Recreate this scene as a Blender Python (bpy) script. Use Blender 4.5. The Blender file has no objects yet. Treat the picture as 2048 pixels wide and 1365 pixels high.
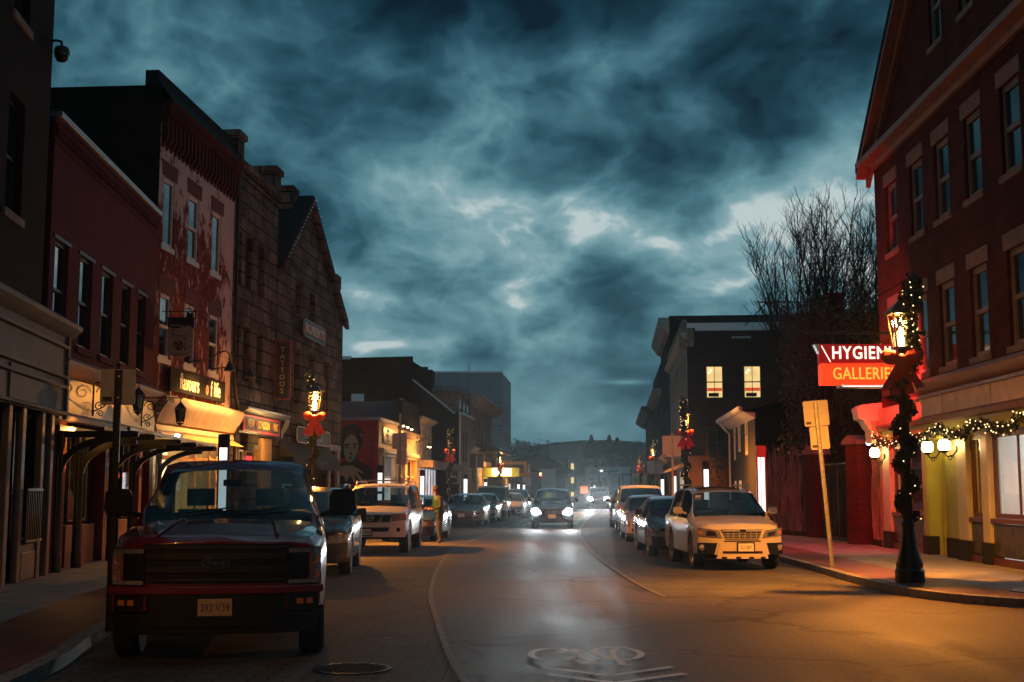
# settings gathered in one place
SKYK = 1.0
EXPO = 0.0
HAZE = 0.0003
HAZEG = .85
SKYRAMP = [(.0, (.0025, .0125, .025)), (.2, (.008, .038, .063)), (.4, (.024, .086, .122)), (.58, (.060, .165, .212)), (.75, (.125, .275, .325)), (.9, (.24, .40, .44)), (1.0, (.52, .62, .63))]
BLOBS = [(100, 80, 550, -.26, 330), (1050, 10, 500, -.2, 80), (1950, 40, 420, -.16, 220), (1000, 575, 230, -.2, 90), (1150, 470, 330, .19, 55), (800, 540, 130, .06, 100), (1400, 510, 130, .03, 70), (690, 185, 45, .16, 24), (1180, 105, 120, .2, 28), (1050, 692, 600, .05, 24), (860, 640, 330, -.12, 24), (1250, 330, 240, -.12, 70), (1180, 830, 500, .07, 80), (1530, 150, 70, .12, 40), (1500, 600, 170, .08, 80), (1700, 350, 260, -.07, 120), (760, 690, 80, .12, 9), (1256, 765, 45, .3, 5), (1080, 770, 300, -.03, 50), (560, 420, 300, -.08, 200), (1180, 432, 60, .12, 14), (1320, 485, 40, .2, 16)]
NZ = (1.75, .5, .5)
SKYN = (2.5, 8.5, 1.0, .75)
PUFF = (4.2, .74, .325)
import bpy, bmesh, math, random
from mathutils import Vector, Matrix
rng = random.Random(11)
SC = bpy.context.scene
COL = SC.collection
PI = math.pi
R = math.radians

# ------------------------------------------------------------------ objects
def thing(name, label, cat, loc=(0, 0, 0), rz=0.0, group=None):
    o = bpy.data.objects.new(name, None)
    o.empty_display_size = .3
    COL.objects.link(o)
    o.location = loc
    o.rotation_euler = (0, 0, rz)
    return tag(o, label, cat, group)

def tag(o, label, cat, group=None):
    o['label'] = label
    o['category'] = cat
    if group:
        o['group'] = group
    return o

def kind(o, k):
    o['kind'] = k
    return o

def copy_tree(o, parent=None):
    c = o.copy()
    COL.objects.link(c)
    if parent is not None:
        c.parent = parent
        c.matrix_parent_inverse = o.matrix_parent_inverse
    for ch in list(o.children):
        copy_tree(ch, c)
    return c

class MB:
    def __init__(s):
        s.v = []; s.f = []; s.m = []; s.mi = 0
    def add(s, p):
        s.v.append(tuple(p)); return len(s.v) - 1
    def face(s, pts):
        i = [s.add(p) for p in pts]
        s.f.append(i); s.m.append(s.mi)
    def box(s, x0, x1, y0, y1, z0, z1):
        a = [s.add((x, y, z)) for z in (z0, z1) for y in (y0, y1) for x in (x0, x1)]
        for q in ((0, 2, 3, 1), (4, 5, 7, 6), (0, 1, 5, 4), (2, 6, 7, 3), (0, 4, 6, 2), (1, 3, 7, 5)):
            s.f.append([a[k] for k in q]); s.m.append(s.mi)
        return s
    def prism(s, pts, a0, a1, ax=1):
        """2-D outline pushed along an axis (0 x, 1 y, 2 z); the outline gives the other two in order."""
        def p3(p, a):
            return (a, p[0], p[1]) if ax == 0 else (p[0], a, p[1]) if ax == 1 else (p[0], p[1], a)
        n = len(pts)
        A = [s.add(p3(p, a0)) for p in pts]; B = [s.add(p3(p, a1)) for p in pts]
        s.f.append(A[::-1]); s.m.append(s.mi); s.f.append(B); s.m.append(s.mi)
        for i in range(n):
            j = (i + 1) % n
            s.f.append([A[i], A[j], B[j], B[i]]); s.m.append(s.mi)
        return s
    def rings(s, rs, closed=True, cap=True):
        I = [[s.add(p) for p in r] for r in rs]
        n = len(rs[0])
        for a, b in zip(I, I[1:]):
            for i in range(n if closed else n - 1):
                j = (i + 1) % n
                s.f.append([a[i], a[j], b[j], b[i]]); s.m.append(s.mi)
        if cap and closed:
            s.f.append(I[0][::-1]); s.m.append(s.mi); s.f.append(I[-1]); s.m.append(s.mi)
        return s
    def tube(s, pts, r, n=8, cap=True):
        pts = [Vector(p) for p in pts]
        rs = []
        up = Vector((0, 0, 1))
        prev = None
        for i, p in enumerate(pts):
            d = (pts[min(i + 1, len(pts) - 1)] - pts[max(i - 1, 0)])
            if d.length < 1e-9: d = Vector((0, 0, 1))
            d.normalize()
            if prev is None:
                a = d.cross(up if abs(d.z) < .95 else Vector((1, 0, 0))).normalized()
            else:
                a = (prev - d * prev.dot(d))
                a = a.normalized() if a.length > 1e-6 else d.cross(Vector((1, 0, 0))).normalized()
            prev = a
            b = d.cross(a)
            rr = r[i] if isinstance(r, (list, tuple)) else r
            rs.append([p + (a * math.cos(2 * PI * k / n) + b * math.sin(2 * PI * k / n)) * rr for k in range(n)])
        return s.rings(rs, True, cap)
    def lathe(s, prof, n=16, c=(0, 0, 0), ax=2):
        rs = []
        for r, h in prof:
            ring = []
            for k in range(n):
                a = 2 * PI * k / n
                u, v = r * math.cos(a), r * math.sin(a)
                p = (u, v, h) if ax == 2 else (h, u, v) if ax == 0 else (u, h, v)
                ring.append((p[0] + c[0], p[1] + c[1], p[2] + c[2]))
            rs.append(ring)
        return s.rings(rs)
    def ball(s, c, r, n=8, sz=1.0):
        return s.lathe([(r * math.sin(PI * k / n) + 1e-4, -r * sz * math.cos(PI * k / n)) for k in range(n + 1)], n, c)
    def leaves(s, c, r, n, size, flat=1.0, rg=rng):
        for _ in range(n):
            d = Vector((rg.gauss(0, 1), rg.gauss(0, 1), rg.gauss(0, 1) * flat))
            d = d.normalized() * (rg.random() ** .5) * r
            p = Vector(c) + d
            u = Vector((rg.uniform(-1, 1), rg.uniform(-1, 1), rg.uniform(-1, 1))).normalized()
            w = u.cross(Vector((rg.uniform(-1, 1), rg.uniform(-1, 1), rg.uniform(-1, 1)))).normalized()
            z = size * rg.uniform(.6, 1.3)
            s.face([p - u * z * .5, p + w * z * .28, p + u * z * .5, p - w * z * .28])
        return s
    def build(s, name, mat, parent=None, smooth=None, bevel=0, label=None, loc=None, rot=None):
        me = bpy.data.meshes.new(name)
        me.from_pydata(s.v, [], s.f)
        mats = mat if isinstance(mat, (list, tuple)) else [mat]
        for m in mats: me.materials.append(m)
        if len(mats) > 1: me.polygons.foreach_set('material_index', s.m)
        bm = bmesh.new(); bm.from_mesh(me)
        bmesh.ops.remove_doubles(bm, verts=bm.verts, dist=1e-5)
        bmesh.ops.recalc_face_normals(bm, faces=bm.faces)
        bm.to_mesh(me); bm.free()
        if smooth is not None:
            me.polygons.foreach_set('use_smooth', [True] * len(me.polygons))
            me.set_sharp_from_angle(angle=R(smooth))
        me.update()
        o = bpy.data.objects.new(name, me)
        COL.objects.link(o)
        if parent is not None: o.parent = parent
        if loc: o.location = loc
        if rot: o.rotation_euler = rot
        if bevel:
            md = o.modifiers.new('bevel', 'BEVEL'); md.width = bevel; md.segments = 2; md.limit_method = 'ANGLE'
        if label: o['label'] = label
        return o

def boxes(*bs):
    m = MB()
    for b in bs: m.box(*b)
    return m

def pieces(name, mat, parent, *bs, bevel=0):
    for b in bs: boxes(b).build(name, mat, parent, bevel=bevel)

def text(name, body, mat, parent, loc, size, rot=(PI / 2, 0, 0), sx=1.0, ext=.006, align='CENTER', sp=1.0, bold=0.0):
    cu = bpy.data.curves.new(name, 'FONT')
    cu.body = body; cu.size = size; cu.extrude = ext; cu.align_x = align; cu.align_y = 'CENTER'
    cu.space_character = sp; cu.offset = bold; cu.resolution_u = 3
    o0 = bpy.data.objects.new(name, cu)
    COL.objects.link(o0)
    dg = bpy.context.evaluated_depsgraph_get()
    me = bpy.data.meshes.new_from_object(o0.evaluated_get(dg))
    bpy.data.objects.remove(o0)
    me.materials.clear(); me.materials.append(mat)
    o = bpy.data.objects.new(name, me); COL.objects.link(o)
    o.parent = parent; o.location = loc; o.rotation_euler = rot; o.scale = (sx, 1, 1)
    return o

def lamp(kind_, name, parent, loc, power, color, size=.05, rot=None, spot=None, blend=.5):
    l = bpy.data.lights.new(name, kind_)
    l.energy = power; l.color = color
    if kind_ == 'AREA':
        l.shape = 'RECTANGLE'; l.size, l.size_y = size if isinstance(size, tuple) else (size, size)
    else:
        l.shadow_soft_size = size
    if kind_ == 'SPOT':
        l.spot_size = spot; l.spot_blend = blend
    o = bpy.data.objects.new(name, l); COL.objects.link(o)
    if parent is not None: o.parent = parent
    o.location = loc
    if rot: o.rotation_euler = rot
    return o

# ---------------------------------------------------------------- materials
def nt(name):
    m = bpy.data.materials.new(name); m.use_nodes = True
    t = m.node_tree
    b = t.nodes['Principled BSDF']
    return m, t, b, t.nodes.new, t.links.new

def rgba(c, k=1.0):
    return (min(c[0] * k, 1), min(c[1] * k, 1), min(c[2] * k, 1), 1)

def mat(name, col, rough=.6, metal=0.0, var=.25, scale=5.0, bump=0.0, bscale=40.0, coat=0.0, spec=.5, col2=None, rvar=0.0, stretch=None, detail=5):
    m, t, b, N, L = nt(name)
    tc = N('ShaderNodeTexCoord'); src = tc.outputs['Object']
    if stretch:
        mp = N('ShaderNodeMapping'); mp.inputs['Scale'].default_value = stretch; L(src, mp.inputs[0]); src = mp.outputs[0]
    n = N('ShaderNodeTexNoise'); n.inputs['Scale'].default_value = scale; n.inputs['Detail'].default_value = detail
    L(src, n.inputs['Vector'])
    r = N('ShaderNodeValToRGB')
    r.color_ramp.elements[0].position = .3; r.color_ramp.elements[1].position = .7
    r.color_ramp.elements[0].color = rgba(col, 1 - var)
    r.color_ramp.elements[1].color = rgba(col2 or col, 1 + (0 if col2 else var))
    L(n.outputs['Fac'], r.inputs[0]); L(r.outputs[0], b.inputs['Base Color'])
    b.inputs['Roughness'].default_value = rough; b.inputs['Metallic'].default_value = metal
    b.inputs['Specular IOR Level'].default_value = spec
    b.inputs['Coat Weight'].default_value = coat; b.inputs['Coat Roughness'].default_value = .06
    if rvar:
        mr = N('ShaderNodeMapRange'); mr.inputs['To Min'].default_value = max(rough - rvar, .02); mr.inputs['To Max'].default_value = rough + rvar
        mr.inputs['From Min'].default_value = .3; mr.inputs['From Max'].default_value = .7
        L(n.outputs['Fac'], mr.inputs[0]); L(mr.outputs[0], b.inputs['Roughness'])
    if bump:
        n2 = N('ShaderNodeTexNoise'); n2.inputs['Scale'].default_value = bscale; n2.inputs['Detail'].default_value = 4
        L(src, n2.inputs['Vector'])
        bp = N('ShaderNodeBump'); bp.inputs['Strength'].default_value = bump; bp.inputs['Distance'].default_value = .02
        L(n2.outputs['Fac'], bp.inputs['Height']); L(bp.outputs[0], b.inputs['Normal'])
    return m

def wall_uv(t, N, L):
    """(along the wall, up) from object space, whichever way the face looks."""
    tc = N('ShaderNodeTexCoord')
    sp = N('ShaderNodeSeparateXYZ'); L(tc.outputs['Object'], sp.inputs[0])
    sn = N('ShaderNodeSeparateXYZ'); L(tc.outputs['Normal'], sn.inputs[0])
    ab = N('ShaderNodeMath'); ab.operation = 'ABSOLUTE'; L(sn.outputs['Y'], ab.inputs[0])
    gt = N('ShaderNodeMath'); gt.operation = 'GREATER_THAN'; gt.inputs[1].default_value = .6; L(ab.outputs[0], gt.inputs[0])
    mx = N('ShaderNodeMix'); L(gt.outputs[0], mx.inputs['Factor']); L(sp.outputs['Y'], mx.inputs['A']); L(sp.outputs['X'], mx.inputs['B'])
    cb = N('ShaderNodeCombineXYZ'); L(mx.outputs['Result'], cb.inputs['X']); L(sp.outputs['Z'], cb.inputs['Y'])
    return tc, sp, cb

def brick(name, c1, c2, mortar, w=.22, h=.075, ms=.008, rough=.88, bump=.6, dirt=.45, peel=None, flat=False, soot=None):
    m, t, b, N, L = nt(name)
    tc, sp, cb = wall_uv(t, N, L)
    vec = cb.outputs[0]
    if flat:
        vec = tc.outputs['Object']
    br = N('ShaderNodeTexBrick')
    br.inputs['Scale'].default_value = 1.0
    br.inputs['Brick Width'].default_value = w; br.inputs['Row Height'].default_value = h
    br.inputs['Mortar Size'].default_value = ms; br.inputs['Mortar Smooth'].default_value = .2
    br.inputs['Color1'].default_value = rgba(c1); br.inputs['Color2'].default_value = rgba(c2); br.inputs['Mortar'].default_value = rgba(mortar)
    br.inputs['Bias'].default_value = -.1
    L(vec, br.inputs['Vector'])
    n = N('ShaderNodeTexNoise'); n.inputs['Scale'].default_value = .9; n.inputs['Detail'].default_value = 8; n.inputs['Roughness'].default_value = .65
    L(tc.outputs['Object'], n.inputs['Vector'])
    mr = N('ShaderNodeMapRange'); mr.inputs['From Min'].default_value = .3; mr.inputs['From Max'].default_value = .7
    mr.inputs['To Min'].default_value = 1 - dirt; mr.inputs['To Max'].default_value = 1 + dirt * .6
    L(n.outputs['Fac'], mr.inputs[0])
    mul = N('ShaderNodeMix'); mul.data_type = 'RGBA'; mul.blend_type = 'MULTIPLY'; mul.inputs['Factor'].default_value = 1
    L(br.outputs['Color'], mul.inputs['A']); L(mr.outputs[0], mul.inputs['B'])
    b.inputs['Specular IOR Level'].default_value = .12
    out = mul.outputs['Result']
    if peel:
        col, zc, amount = peel
        n2 = N('ShaderNodeTexNoise'); n2.inputs['Scale'].default_value = 2.3; n2.inputs['Detail'].default_value = 10; n2.inputs['Roughness'].default_value = .74
        mp = N('ShaderNodeMapping'); mp.inputs['Scale'].default_value = (1.3, 1.3, .75); mp.inputs['Location'].default_value = (3.1, 0, 1.7)
        L(tc.outputs['Object'], mp.inputs[0]); L(mp.outputs[0], n2.inputs['Vector'])
        # more paint left under the cornice and at the far edge of the front
        a = N('ShaderNodeMath'); a.operation = 'SUBTRACT'; a.inputs[1].default_value = zc; L(sp.outputs['Z'], a.inputs[0])
        a2 = N('ShaderNodeMath'); a2.operation = 'ABSOLUTE'; L(a.outputs[0], a2.inputs[0])
        a3 = N('ShaderNodeMapRange'); a3.inputs['From Min'].default_value = .1; a3.inputs['From Max'].default_value = 1.5
        a3.inputs['To Min'].default_value = .16; a3.inputs['To Max'].default_value = 0; L(a2.outputs[0], a3.inputs[0])
        e = N('ShaderNodeMapRange'); e.inputs['From Min'].default_value = 4.9; e.inputs['From Max'].default_value = 6.3
        e.inputs['To Min'].default_value = 0; e.inputs['To Max'].default_value = .17; L(sp.outputs['X'], e.inputs[0])
        s1 = N('ShaderNodeMath'); L(a3.outputs[0], s1.inputs[0]); L(e.outputs[0], s1.inputs[1])
        s2 = N('ShaderNodeMath'); L(n2.outputs['Fac'], s2.inputs[0]); L(s1.outputs[0], s2.inputs[1])
        s3 = N('ShaderNodeMapRange'); s3.inputs['From Min'].default_value = amount; s3.inputs['From Max'].default_value = amount + .06; L(s2.outputs[0], s3.inputs[0])
        # paint keeps to whole bricks in places
        mm = N('ShaderNodeMath'); mm.operation = 'MULTIPLY'; L(s3.outputs[0], mm.inputs[0]); mm.inputs[1].default_value = .85
        px = N('ShaderNodeMix'); px.data_type = 'RGBA'; L(mm.outputs[0], px.inputs['Factor']); L(out, px.inputs['A']); px.inputs['B'].default_value = rgba(col)
        out = px.outputs['Result']
    L(out, b.inputs['Base Color'])
    b.inputs['Roughness'].default_value = rough
    bp = N('ShaderNodeBump'); bp.inputs['Strength'].default_value = bump; bp.inputs['Distance'].default_value = .012; bp.invert = True
    L(br.outputs['Fac'], bp.inputs['Height'])
    n3 = N('ShaderNodeTexNoise'); n3.inputs['Scale'].default_value = 25; n3.inputs['Detail'].default_value = 4; L(tc.outputs['Object'], n3.inputs['Vector'])
    bp2 = N('ShaderNodeBump'); bp2.inputs['Strength'].default_value = .25; bp2.inputs['Distance'].default_value = .02
    L(n3.outputs['Fac'], bp2.inputs['Height']); L(bp.outputs[0], bp2.inputs['Normal']); L(bp2.outputs[0], b.inputs['Normal'])
    return m

def emis(name, col, strength, var=0.0, scale=2.0, stretch=None):
    m, t, b, N, L = nt(name)
    b.inputs['Base Color'].default_value = rgba(col, .5)
    b.inputs['Emission Color'].default_value = rgba(col)
    b.inputs['Emission Strength'].default_value = strength
    if var:
        tc = N('ShaderNodeTexCoord'); src = tc.outputs['Object']
        if stretch:
            mp = N('ShaderNodeMapping'); mp.inputs['Scale'].default_value = stretch; L(src, mp.inputs[0]); src = mp.outputs[0]
        n = N('ShaderNodeTexNoise'); n.inputs['Scale'].default_value = scale; n.inputs['Detail'].default_value = 3; L(src, n.inputs['Vector'])
        mr = N('ShaderNodeMapRange'); mr.inputs['From Min'].default_value = .3; mr.inputs['From Max'].default_value = .7
        mr.inputs['To Min'].default_value = strength * (1 - var); mr.inputs['To Max'].default_value = strength * (1 + var)
        L(n.outputs['Fac'], mr.inputs[0]); L(mr.outputs[0], b.inputs['Emission Strength'])
    return m

def glass_see(name, tint, through=.6, rough=.03):
    """tinted pane: part clear, part mirror (more at a glancing angle)"""
    m, t, b, N, L = nt(name)
    t.nodes.remove(b)
    out = t.nodes['Material Output']
    tr = N('ShaderNodeBsdfTransparent'); tr.inputs[0].default_value = rgba(tint)
    gl = N('ShaderNodeBsdfGlossy'); gl.inputs['Roughness'].default_value = rough; gl.inputs['Color'].default_value = (.9, .95, 1, 1)
    lw = N('ShaderNodeLayerWeight'); lw.inputs['Blend'].default_value = .5
    pw = N('ShaderNodeMath'); pw.operation = 'POWER'; pw.inputs[1].default_value = 5; L(lw.outputs['Facing'], pw.inputs[0])
    fr = N('ShaderNodeMapRange'); fr.inputs['To Min'].default_value = .05; fr.inputs['To Max'].default_value = 1; L(pw.outputs[0], fr.inputs[0])
    mx = N('ShaderNodeMixShader'); L(fr.outputs[0], mx.inputs[0]); L(tr.outputs[0], mx.inputs[1]); L(gl.outputs[0], mx.inputs[2])
    L(mx.outputs[0], out.inputs['Surface'])
    return m

def pane_mat(name, rough=.03, wave=.04, base=(.012, .014, .016), ior=1.9):
    m, t, b, N, L = nt(name)
    b.inputs['Base Color'].default_value = rgba(base)
    b.inputs['Roughness'].default_value = rough; b.inputs['IOR'].default_value = ior
    tc = N('ShaderNodeTexCoord'); n = N('ShaderNodeTexNoise'); n.inputs['Scale'].default_value = 1.3; L(tc.outputs['Object'], n.inputs['Vector'])
    bp = N('ShaderNodeBump'); bp.inputs['Strength'].default_value = wave; bp.inputs['Distance'].default_value = .05
    L(n.outputs['Fac'], bp.inputs['Height']); L(bp.outputs[0], b.inputs['Normal'])
    return m

def asphalt(name, c, rough, speck=.5, crack=True):
    m, t, b, N, L = nt(name)
    tc = N('ShaderNodeTexCoord')
    n1 = N('ShaderNodeTexNoise'); n1.inputs['Scale'].default_value = .35; n1.inputs['Detail'].default_value = 6; L(tc.outputs['Object'], n1.inputs['Vector'])
    n2 = N('ShaderNodeTexNoise'); n2.inputs['Scale'].default_value = 16; n2.inputs['Detail'].default_value = 8; n2.inputs['Roughness'].default_value = .85; L(tc.outputs['Object'], n2.inputs['Vector'])
    # long wear marks along the street
    mp = N('ShaderNodeMapping'); mp.inputs['Scale'].default_value = (1.1, .05, 1); L(tc.outputs['Object'], mp.inputs[0])
    n3 = N('ShaderNodeTexNoise'); n3.inputs['Scale'].default_value = 1.6; n3.inputs['Detail'].default_value = 5; L(mp.outputs[0], n3.inputs['Vector'])
    a = N('ShaderNodeMath'); a.operation = 'ADD'; L(n1.outputs['Fac'], a.inputs[0]); L(n3.outputs['Fac'], a.inputs[1])
    mr = N('ShaderNodeMapRange'); mr.inputs['From Min'].default_value = .7; mr.inputs['From Max'].default_value = 1.3; mr.inputs['To Min'].default_value = .65; mr.inputs['To Max'].default_value = 1.35; L(a.outputs[0], mr.inputs[0])
    r = N('ShaderNodeValToRGB'); r.color_ramp.elements[0].position = .35; r.color_ramp.elements[1].position = .72
    r.color_ramp.elements[0].color = rgba(c, 1 - speck); r.color_ramp.elements[1].color = rgba(c, 1 + speck)
    b.inputs['Specular IOR Level'].default_value = .22
    L(n2.outputs['Fac'], r.inputs[0])
    mul = N('ShaderNodeMix'); mul.data_type = 'RGBA'; mul.blend_type = 'MULTIPLY'; mul.inputs['Factor'].default_value = 1
    L(r.outputs[0], mul.inputs['A']); L(mr.outputs[0], mul.inputs['B'])
    # tar-sealed cracks
    wn = N('ShaderNodeTexNoise'); wn.inputs['Scale'].default_value = .8; wn.inputs['Detail'].default_value = 6; L(tc.outputs['Object'], wn.inputs['Vector'])
    wm = N('ShaderNodeVectorMath'); wm.operation = 'SCALE'; wm.inputs['Scale'].default_value = 1.6; L(wn.outputs['Color'], wm.inputs[0])
    wa = N('ShaderNodeVectorMath'); L(tc.outputs['Object'], wa.inputs[0]); L(wm.outputs[0], wa.inputs[1])
    vo = N('ShaderNodeTexVoronoi'); vo.feature = 'DISTANCE_TO_EDGE'; vo.inputs['Scale'].default_value = .21; L(wa.outputs[0], vo.inputs['Vector'])
    cr = N('ShaderNodeMapRange'); cr.inputs['From Min'].default_value = .004; cr.inputs['From Max'].default_value = .014; cr.inputs['To Min'].default_value = .35; cr.inputs['To Max'].default_value = 1; L(vo.outputs['Distance'], cr.inputs[0])
    m2 = N('ShaderNodeMix'); m2.data_type = 'RGBA'; m2.blend_type = 'MULTIPLY'; m2.inputs['Factor'].default_value = 1; L(mul.outputs['Result'], m2.inputs['A']); L(cr.outputs[0], m2.inputs['B'])
    L(m2.outputs['Result'], b.inputs['Base Color'])
    rr = N('ShaderNodeMapRange'); rr.inputs['From Min'].default_value = .7; rr.inputs['From Max'].default_value = 1.3
    rr.inputs['To Min'].default_value = rough - .1; rr.inputs['To Max'].default_value = rough + .12; L(a.outputs[0], rr.inputs[0]); L(rr.outputs[0], b.inputs['Roughness'])
    bp = N('ShaderNodeBump'); bp.inputs['Strength'].default_value = .35; bp.inputs['Distance'].default_value = .012
    L(n2.outputs['Fac'], bp.inputs['Height']); L(bp.outputs[0], b.inputs['Normal'])
    return m

def paint(name, col, rough=.28, flake=.0, metal=.0):
    m = mat(name, col, rough, metal, .06, 3, coat=1.0, spec=.5)
    return m

M = {}
def mk():
    M['asphalt'] = asphalt('asphalt', (.078, .066, .058), .62, .8)
    M['lane'] = brick('parking_lane_pavers', (.1, .096, .092), (.075, .073, .071), (.035, .035, .035), .3, .15, .012, .75, .45, .35, flat=True)
    M['seam'] = mat('granite_edging', (.11, .105, .1), .7, var=.3, scale=12, bump=.2)
    M['kerb'] = mat('granite_kerb', (.17, .16, .15), .65, var=.35, scale=9, bump=.3, bscale=30)
    M['walk'] = mat('concrete_pavement', (.2, .19, .175), .75, var=.28, scale=2.2, bump=.3, bscale=60, detail=9)
    M['paver'] = brick('brick_pavers', (.2, .075, .055), (.13, .05, .04), (.05, .04, .035), .2, .1, .008, .5, .7, .4, flat=True)
    M['soil'] = mat('dark_soil', (.03, .03, .028), .95)
    M['marking'] = mat('worn_road_paint', (.8, .76, .7), .6, var=.2, scale=9, detail=9)
    M['green'] = mat('green_lane_paint', (.08, .3, .12), .55, var=.4, scale=6)
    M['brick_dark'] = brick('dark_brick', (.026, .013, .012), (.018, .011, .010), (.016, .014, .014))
    M['brick_maroon'] = brick('maroon_painted_brick', (.13, .02, .036), (.105, .017, .03), (.075, .015, .024), bump=.35, dirt=.25)
    M['brick_peel'] = brick('red_brick_with_peeling_paint', (.2, .024, .018), (.12, .016, .014), (.12, .05, .042), peel=((.62, .5, .46), 9.75, .54), dirt=.4)
    M['brick_red'] = brick('red_brick', (.1, .017, .015), (.06, .012, .011), (.045, .024, .022))
    M['brick_brown'] = brick('brown_brick', (.06, .027, .02), (.04, .019, .015), (.03, .024, .021))
    M['brick_orange'] = brick('orange_brick', (.5, .15, .06), (.42, .11, .045), (.3, .12, .07))
    M['stone'] = brick('granite_blocks', (.15, .12, .105), (.075, .06, .056), (.02, .018, .017), .95, .44, .03, .92, 1.0, .9)
    M['stone_pale'] = mat('pale_stone', (.42, .38, .34), .8, var=.3, scale=3, bump=.3)
    M['limestone'] = mat('weathered_limestone', (.24, .18, .15), .8, var=.4, scale=4, bump=.35, detail=8)
    M['lintel'] = mat('brownstone_lintel', (.2, .12, .1), .8, var=.25, scale=5, bump=.2)
    M['trim'] = mat('brown_painted_trim', (.2, .1, .075), .5, var=.2, scale=4)
    M['cream'] = mat('cream_painted_wood', (.5, .36, .22), .5, var=.22, scale=3, bump=.1, detail=7)
    M['grey_wood'] = mat('grey_painted_wood', (.075, .082, .085), .65, var=.2, scale=2, bump=.08, spec=.2)
    M['tan_wood'] = mat('tan_painted_wood', (.19, .13, .11), .5, var=.2, scale=3, bump=.1)
    M['olive'] = mat('olive_painted_wood', (.34, .36, .07), .5, var=.15, scale=2)
    M['pale_green'] = mat('pale_painted_pilaster', (.5, .48, .3), .45, var=.12, scale=2)
    M['marble'] = mat('dark_green_marble', (.03, .035, .028), .3, var=.7, scale=4, detail=10, col2=(.1, .1, .07))
    M['brown_frame'] = mat('dark_red_brown_frame', (.1, .028, .018), .4, var=.15)
    M['white_frame'] = mat('white_window_frame', (.6, .56, .52), .5, var=.1)
    M['dark_frame'] = mat('dark_window_frame', (.022, .023, .025), .45)
    M['black_metal'] = mat('black_iron', (.012, .012, .013), .38, .25, .2, 8)
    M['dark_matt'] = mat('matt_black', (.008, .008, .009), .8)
    M['galv'] = mat('galvanised_steel', (.3, .31, .33), .45, .7, .25, 14)
    M['steel'] = mat('pale_grey_steel', (.55, .57, .6), .35, .8, .1)
    M['sign_back'] = mat('bare_aluminium_sign', (.5, .45, .38), .45, .15, .12, 6, rvar=.1)
    M['pane'] = pane_mat('window_pane')
    M['pane_dull'] = pane_mat('dusty_window_pane', .12, .05, (.015, .018, .02), 1.6)
    M['clear'] = glass_see('shop_glass', (.93, .95, .94))
    M['slate'] = mat('slate_roof', (.018, .019, .022), .92, spec=.15, var=.3, scale=9, bump=.4, bscale=18, stretch=(1, 1, 3))
    M['leaf'] = mat('dark_evergreen', (.018, .035, .016), .6, var=.5, scale=9)
    M['ivy'] = mat('dark_ivy', (.02, .027, .013), .65, var=.5, scale=6)
    M['bark'] = mat('bark', (.03, .026, .023), .9, var=.4, scale=12)
    M['ribbon'] = mat('red_velvet_ribbon', (.62, .018, .014), .5, var=.15, scale=6)
    M['warm_glass'] = emis('lit_lantern_glass', (1, .62, .24), 40)
    M['fairy'] = emis('fairy_light_bulb', (1, .66, .28), 3.5)
    M['globe'] = emis('frosted_globe_lit', (1, .58, .22), 40)
    M['led'] = emis('white_light_column', (1, .93, .92), 1.6)
    M['dark_red'] = mat('dark_red_enamel', (.16, .02, .02), .4)
    M['tyre'] = mat('tyre_rubber', (.012, .012, .012), .8)
    M['rim'] = mat('alloy_rim', (.45, .45, .46), .3, .9, .05)
    M['chrome'] = mat('chrome', (.75, .75, .77), .12, 1, .05)
    M['car_black'] = mat('black_car_plastic', (.006, .006, .007), .5, spec=.3)
    M['lens'] = mat('headlight_lens', (.6, .6, .62), .12, .75, .35, 22, coat=1)
    M['amber'] = mat('amber_lens', (.7, .2, .03), .2, .2, .1, coat=1)
    M['car_glass'] = glass_see('car_window_glass', (.42, .5, .52))
    M['car_dark_glass'] = pane_mat('dark_car_glass', .04, .0, (.01, .013, .016), 1.65)
    M['seat'] = mat('grey_seat_fabric', (.05, .055, .06), .8)
    M['plate'] = mat('number_plate', (.62, .6, .52), .5, var=.08)
    M['plate_blue'] = mat('number_plate_print', (.05, .05, .12), .5)
    M['head_on'] = emis('headlight_on', (.86, .95, 1), 150)
    M['skin'] = mat('skin', (.5, .27, .18), .55, var=.05)
mk()
# ------------------------------------------------------------------ vehicles
def lerp(a, b, t): return a + (b - a) * t
def pl(pts, y):
    if y <= pts[0][0]: return pts[0][1]
    for (a, b), (c, d) in zip(pts, pts[1:]):
        if y <= c: return lerp(b, d, (y - a) / (c - a) if c > a else 0)
    return pts[-1][1]

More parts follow.
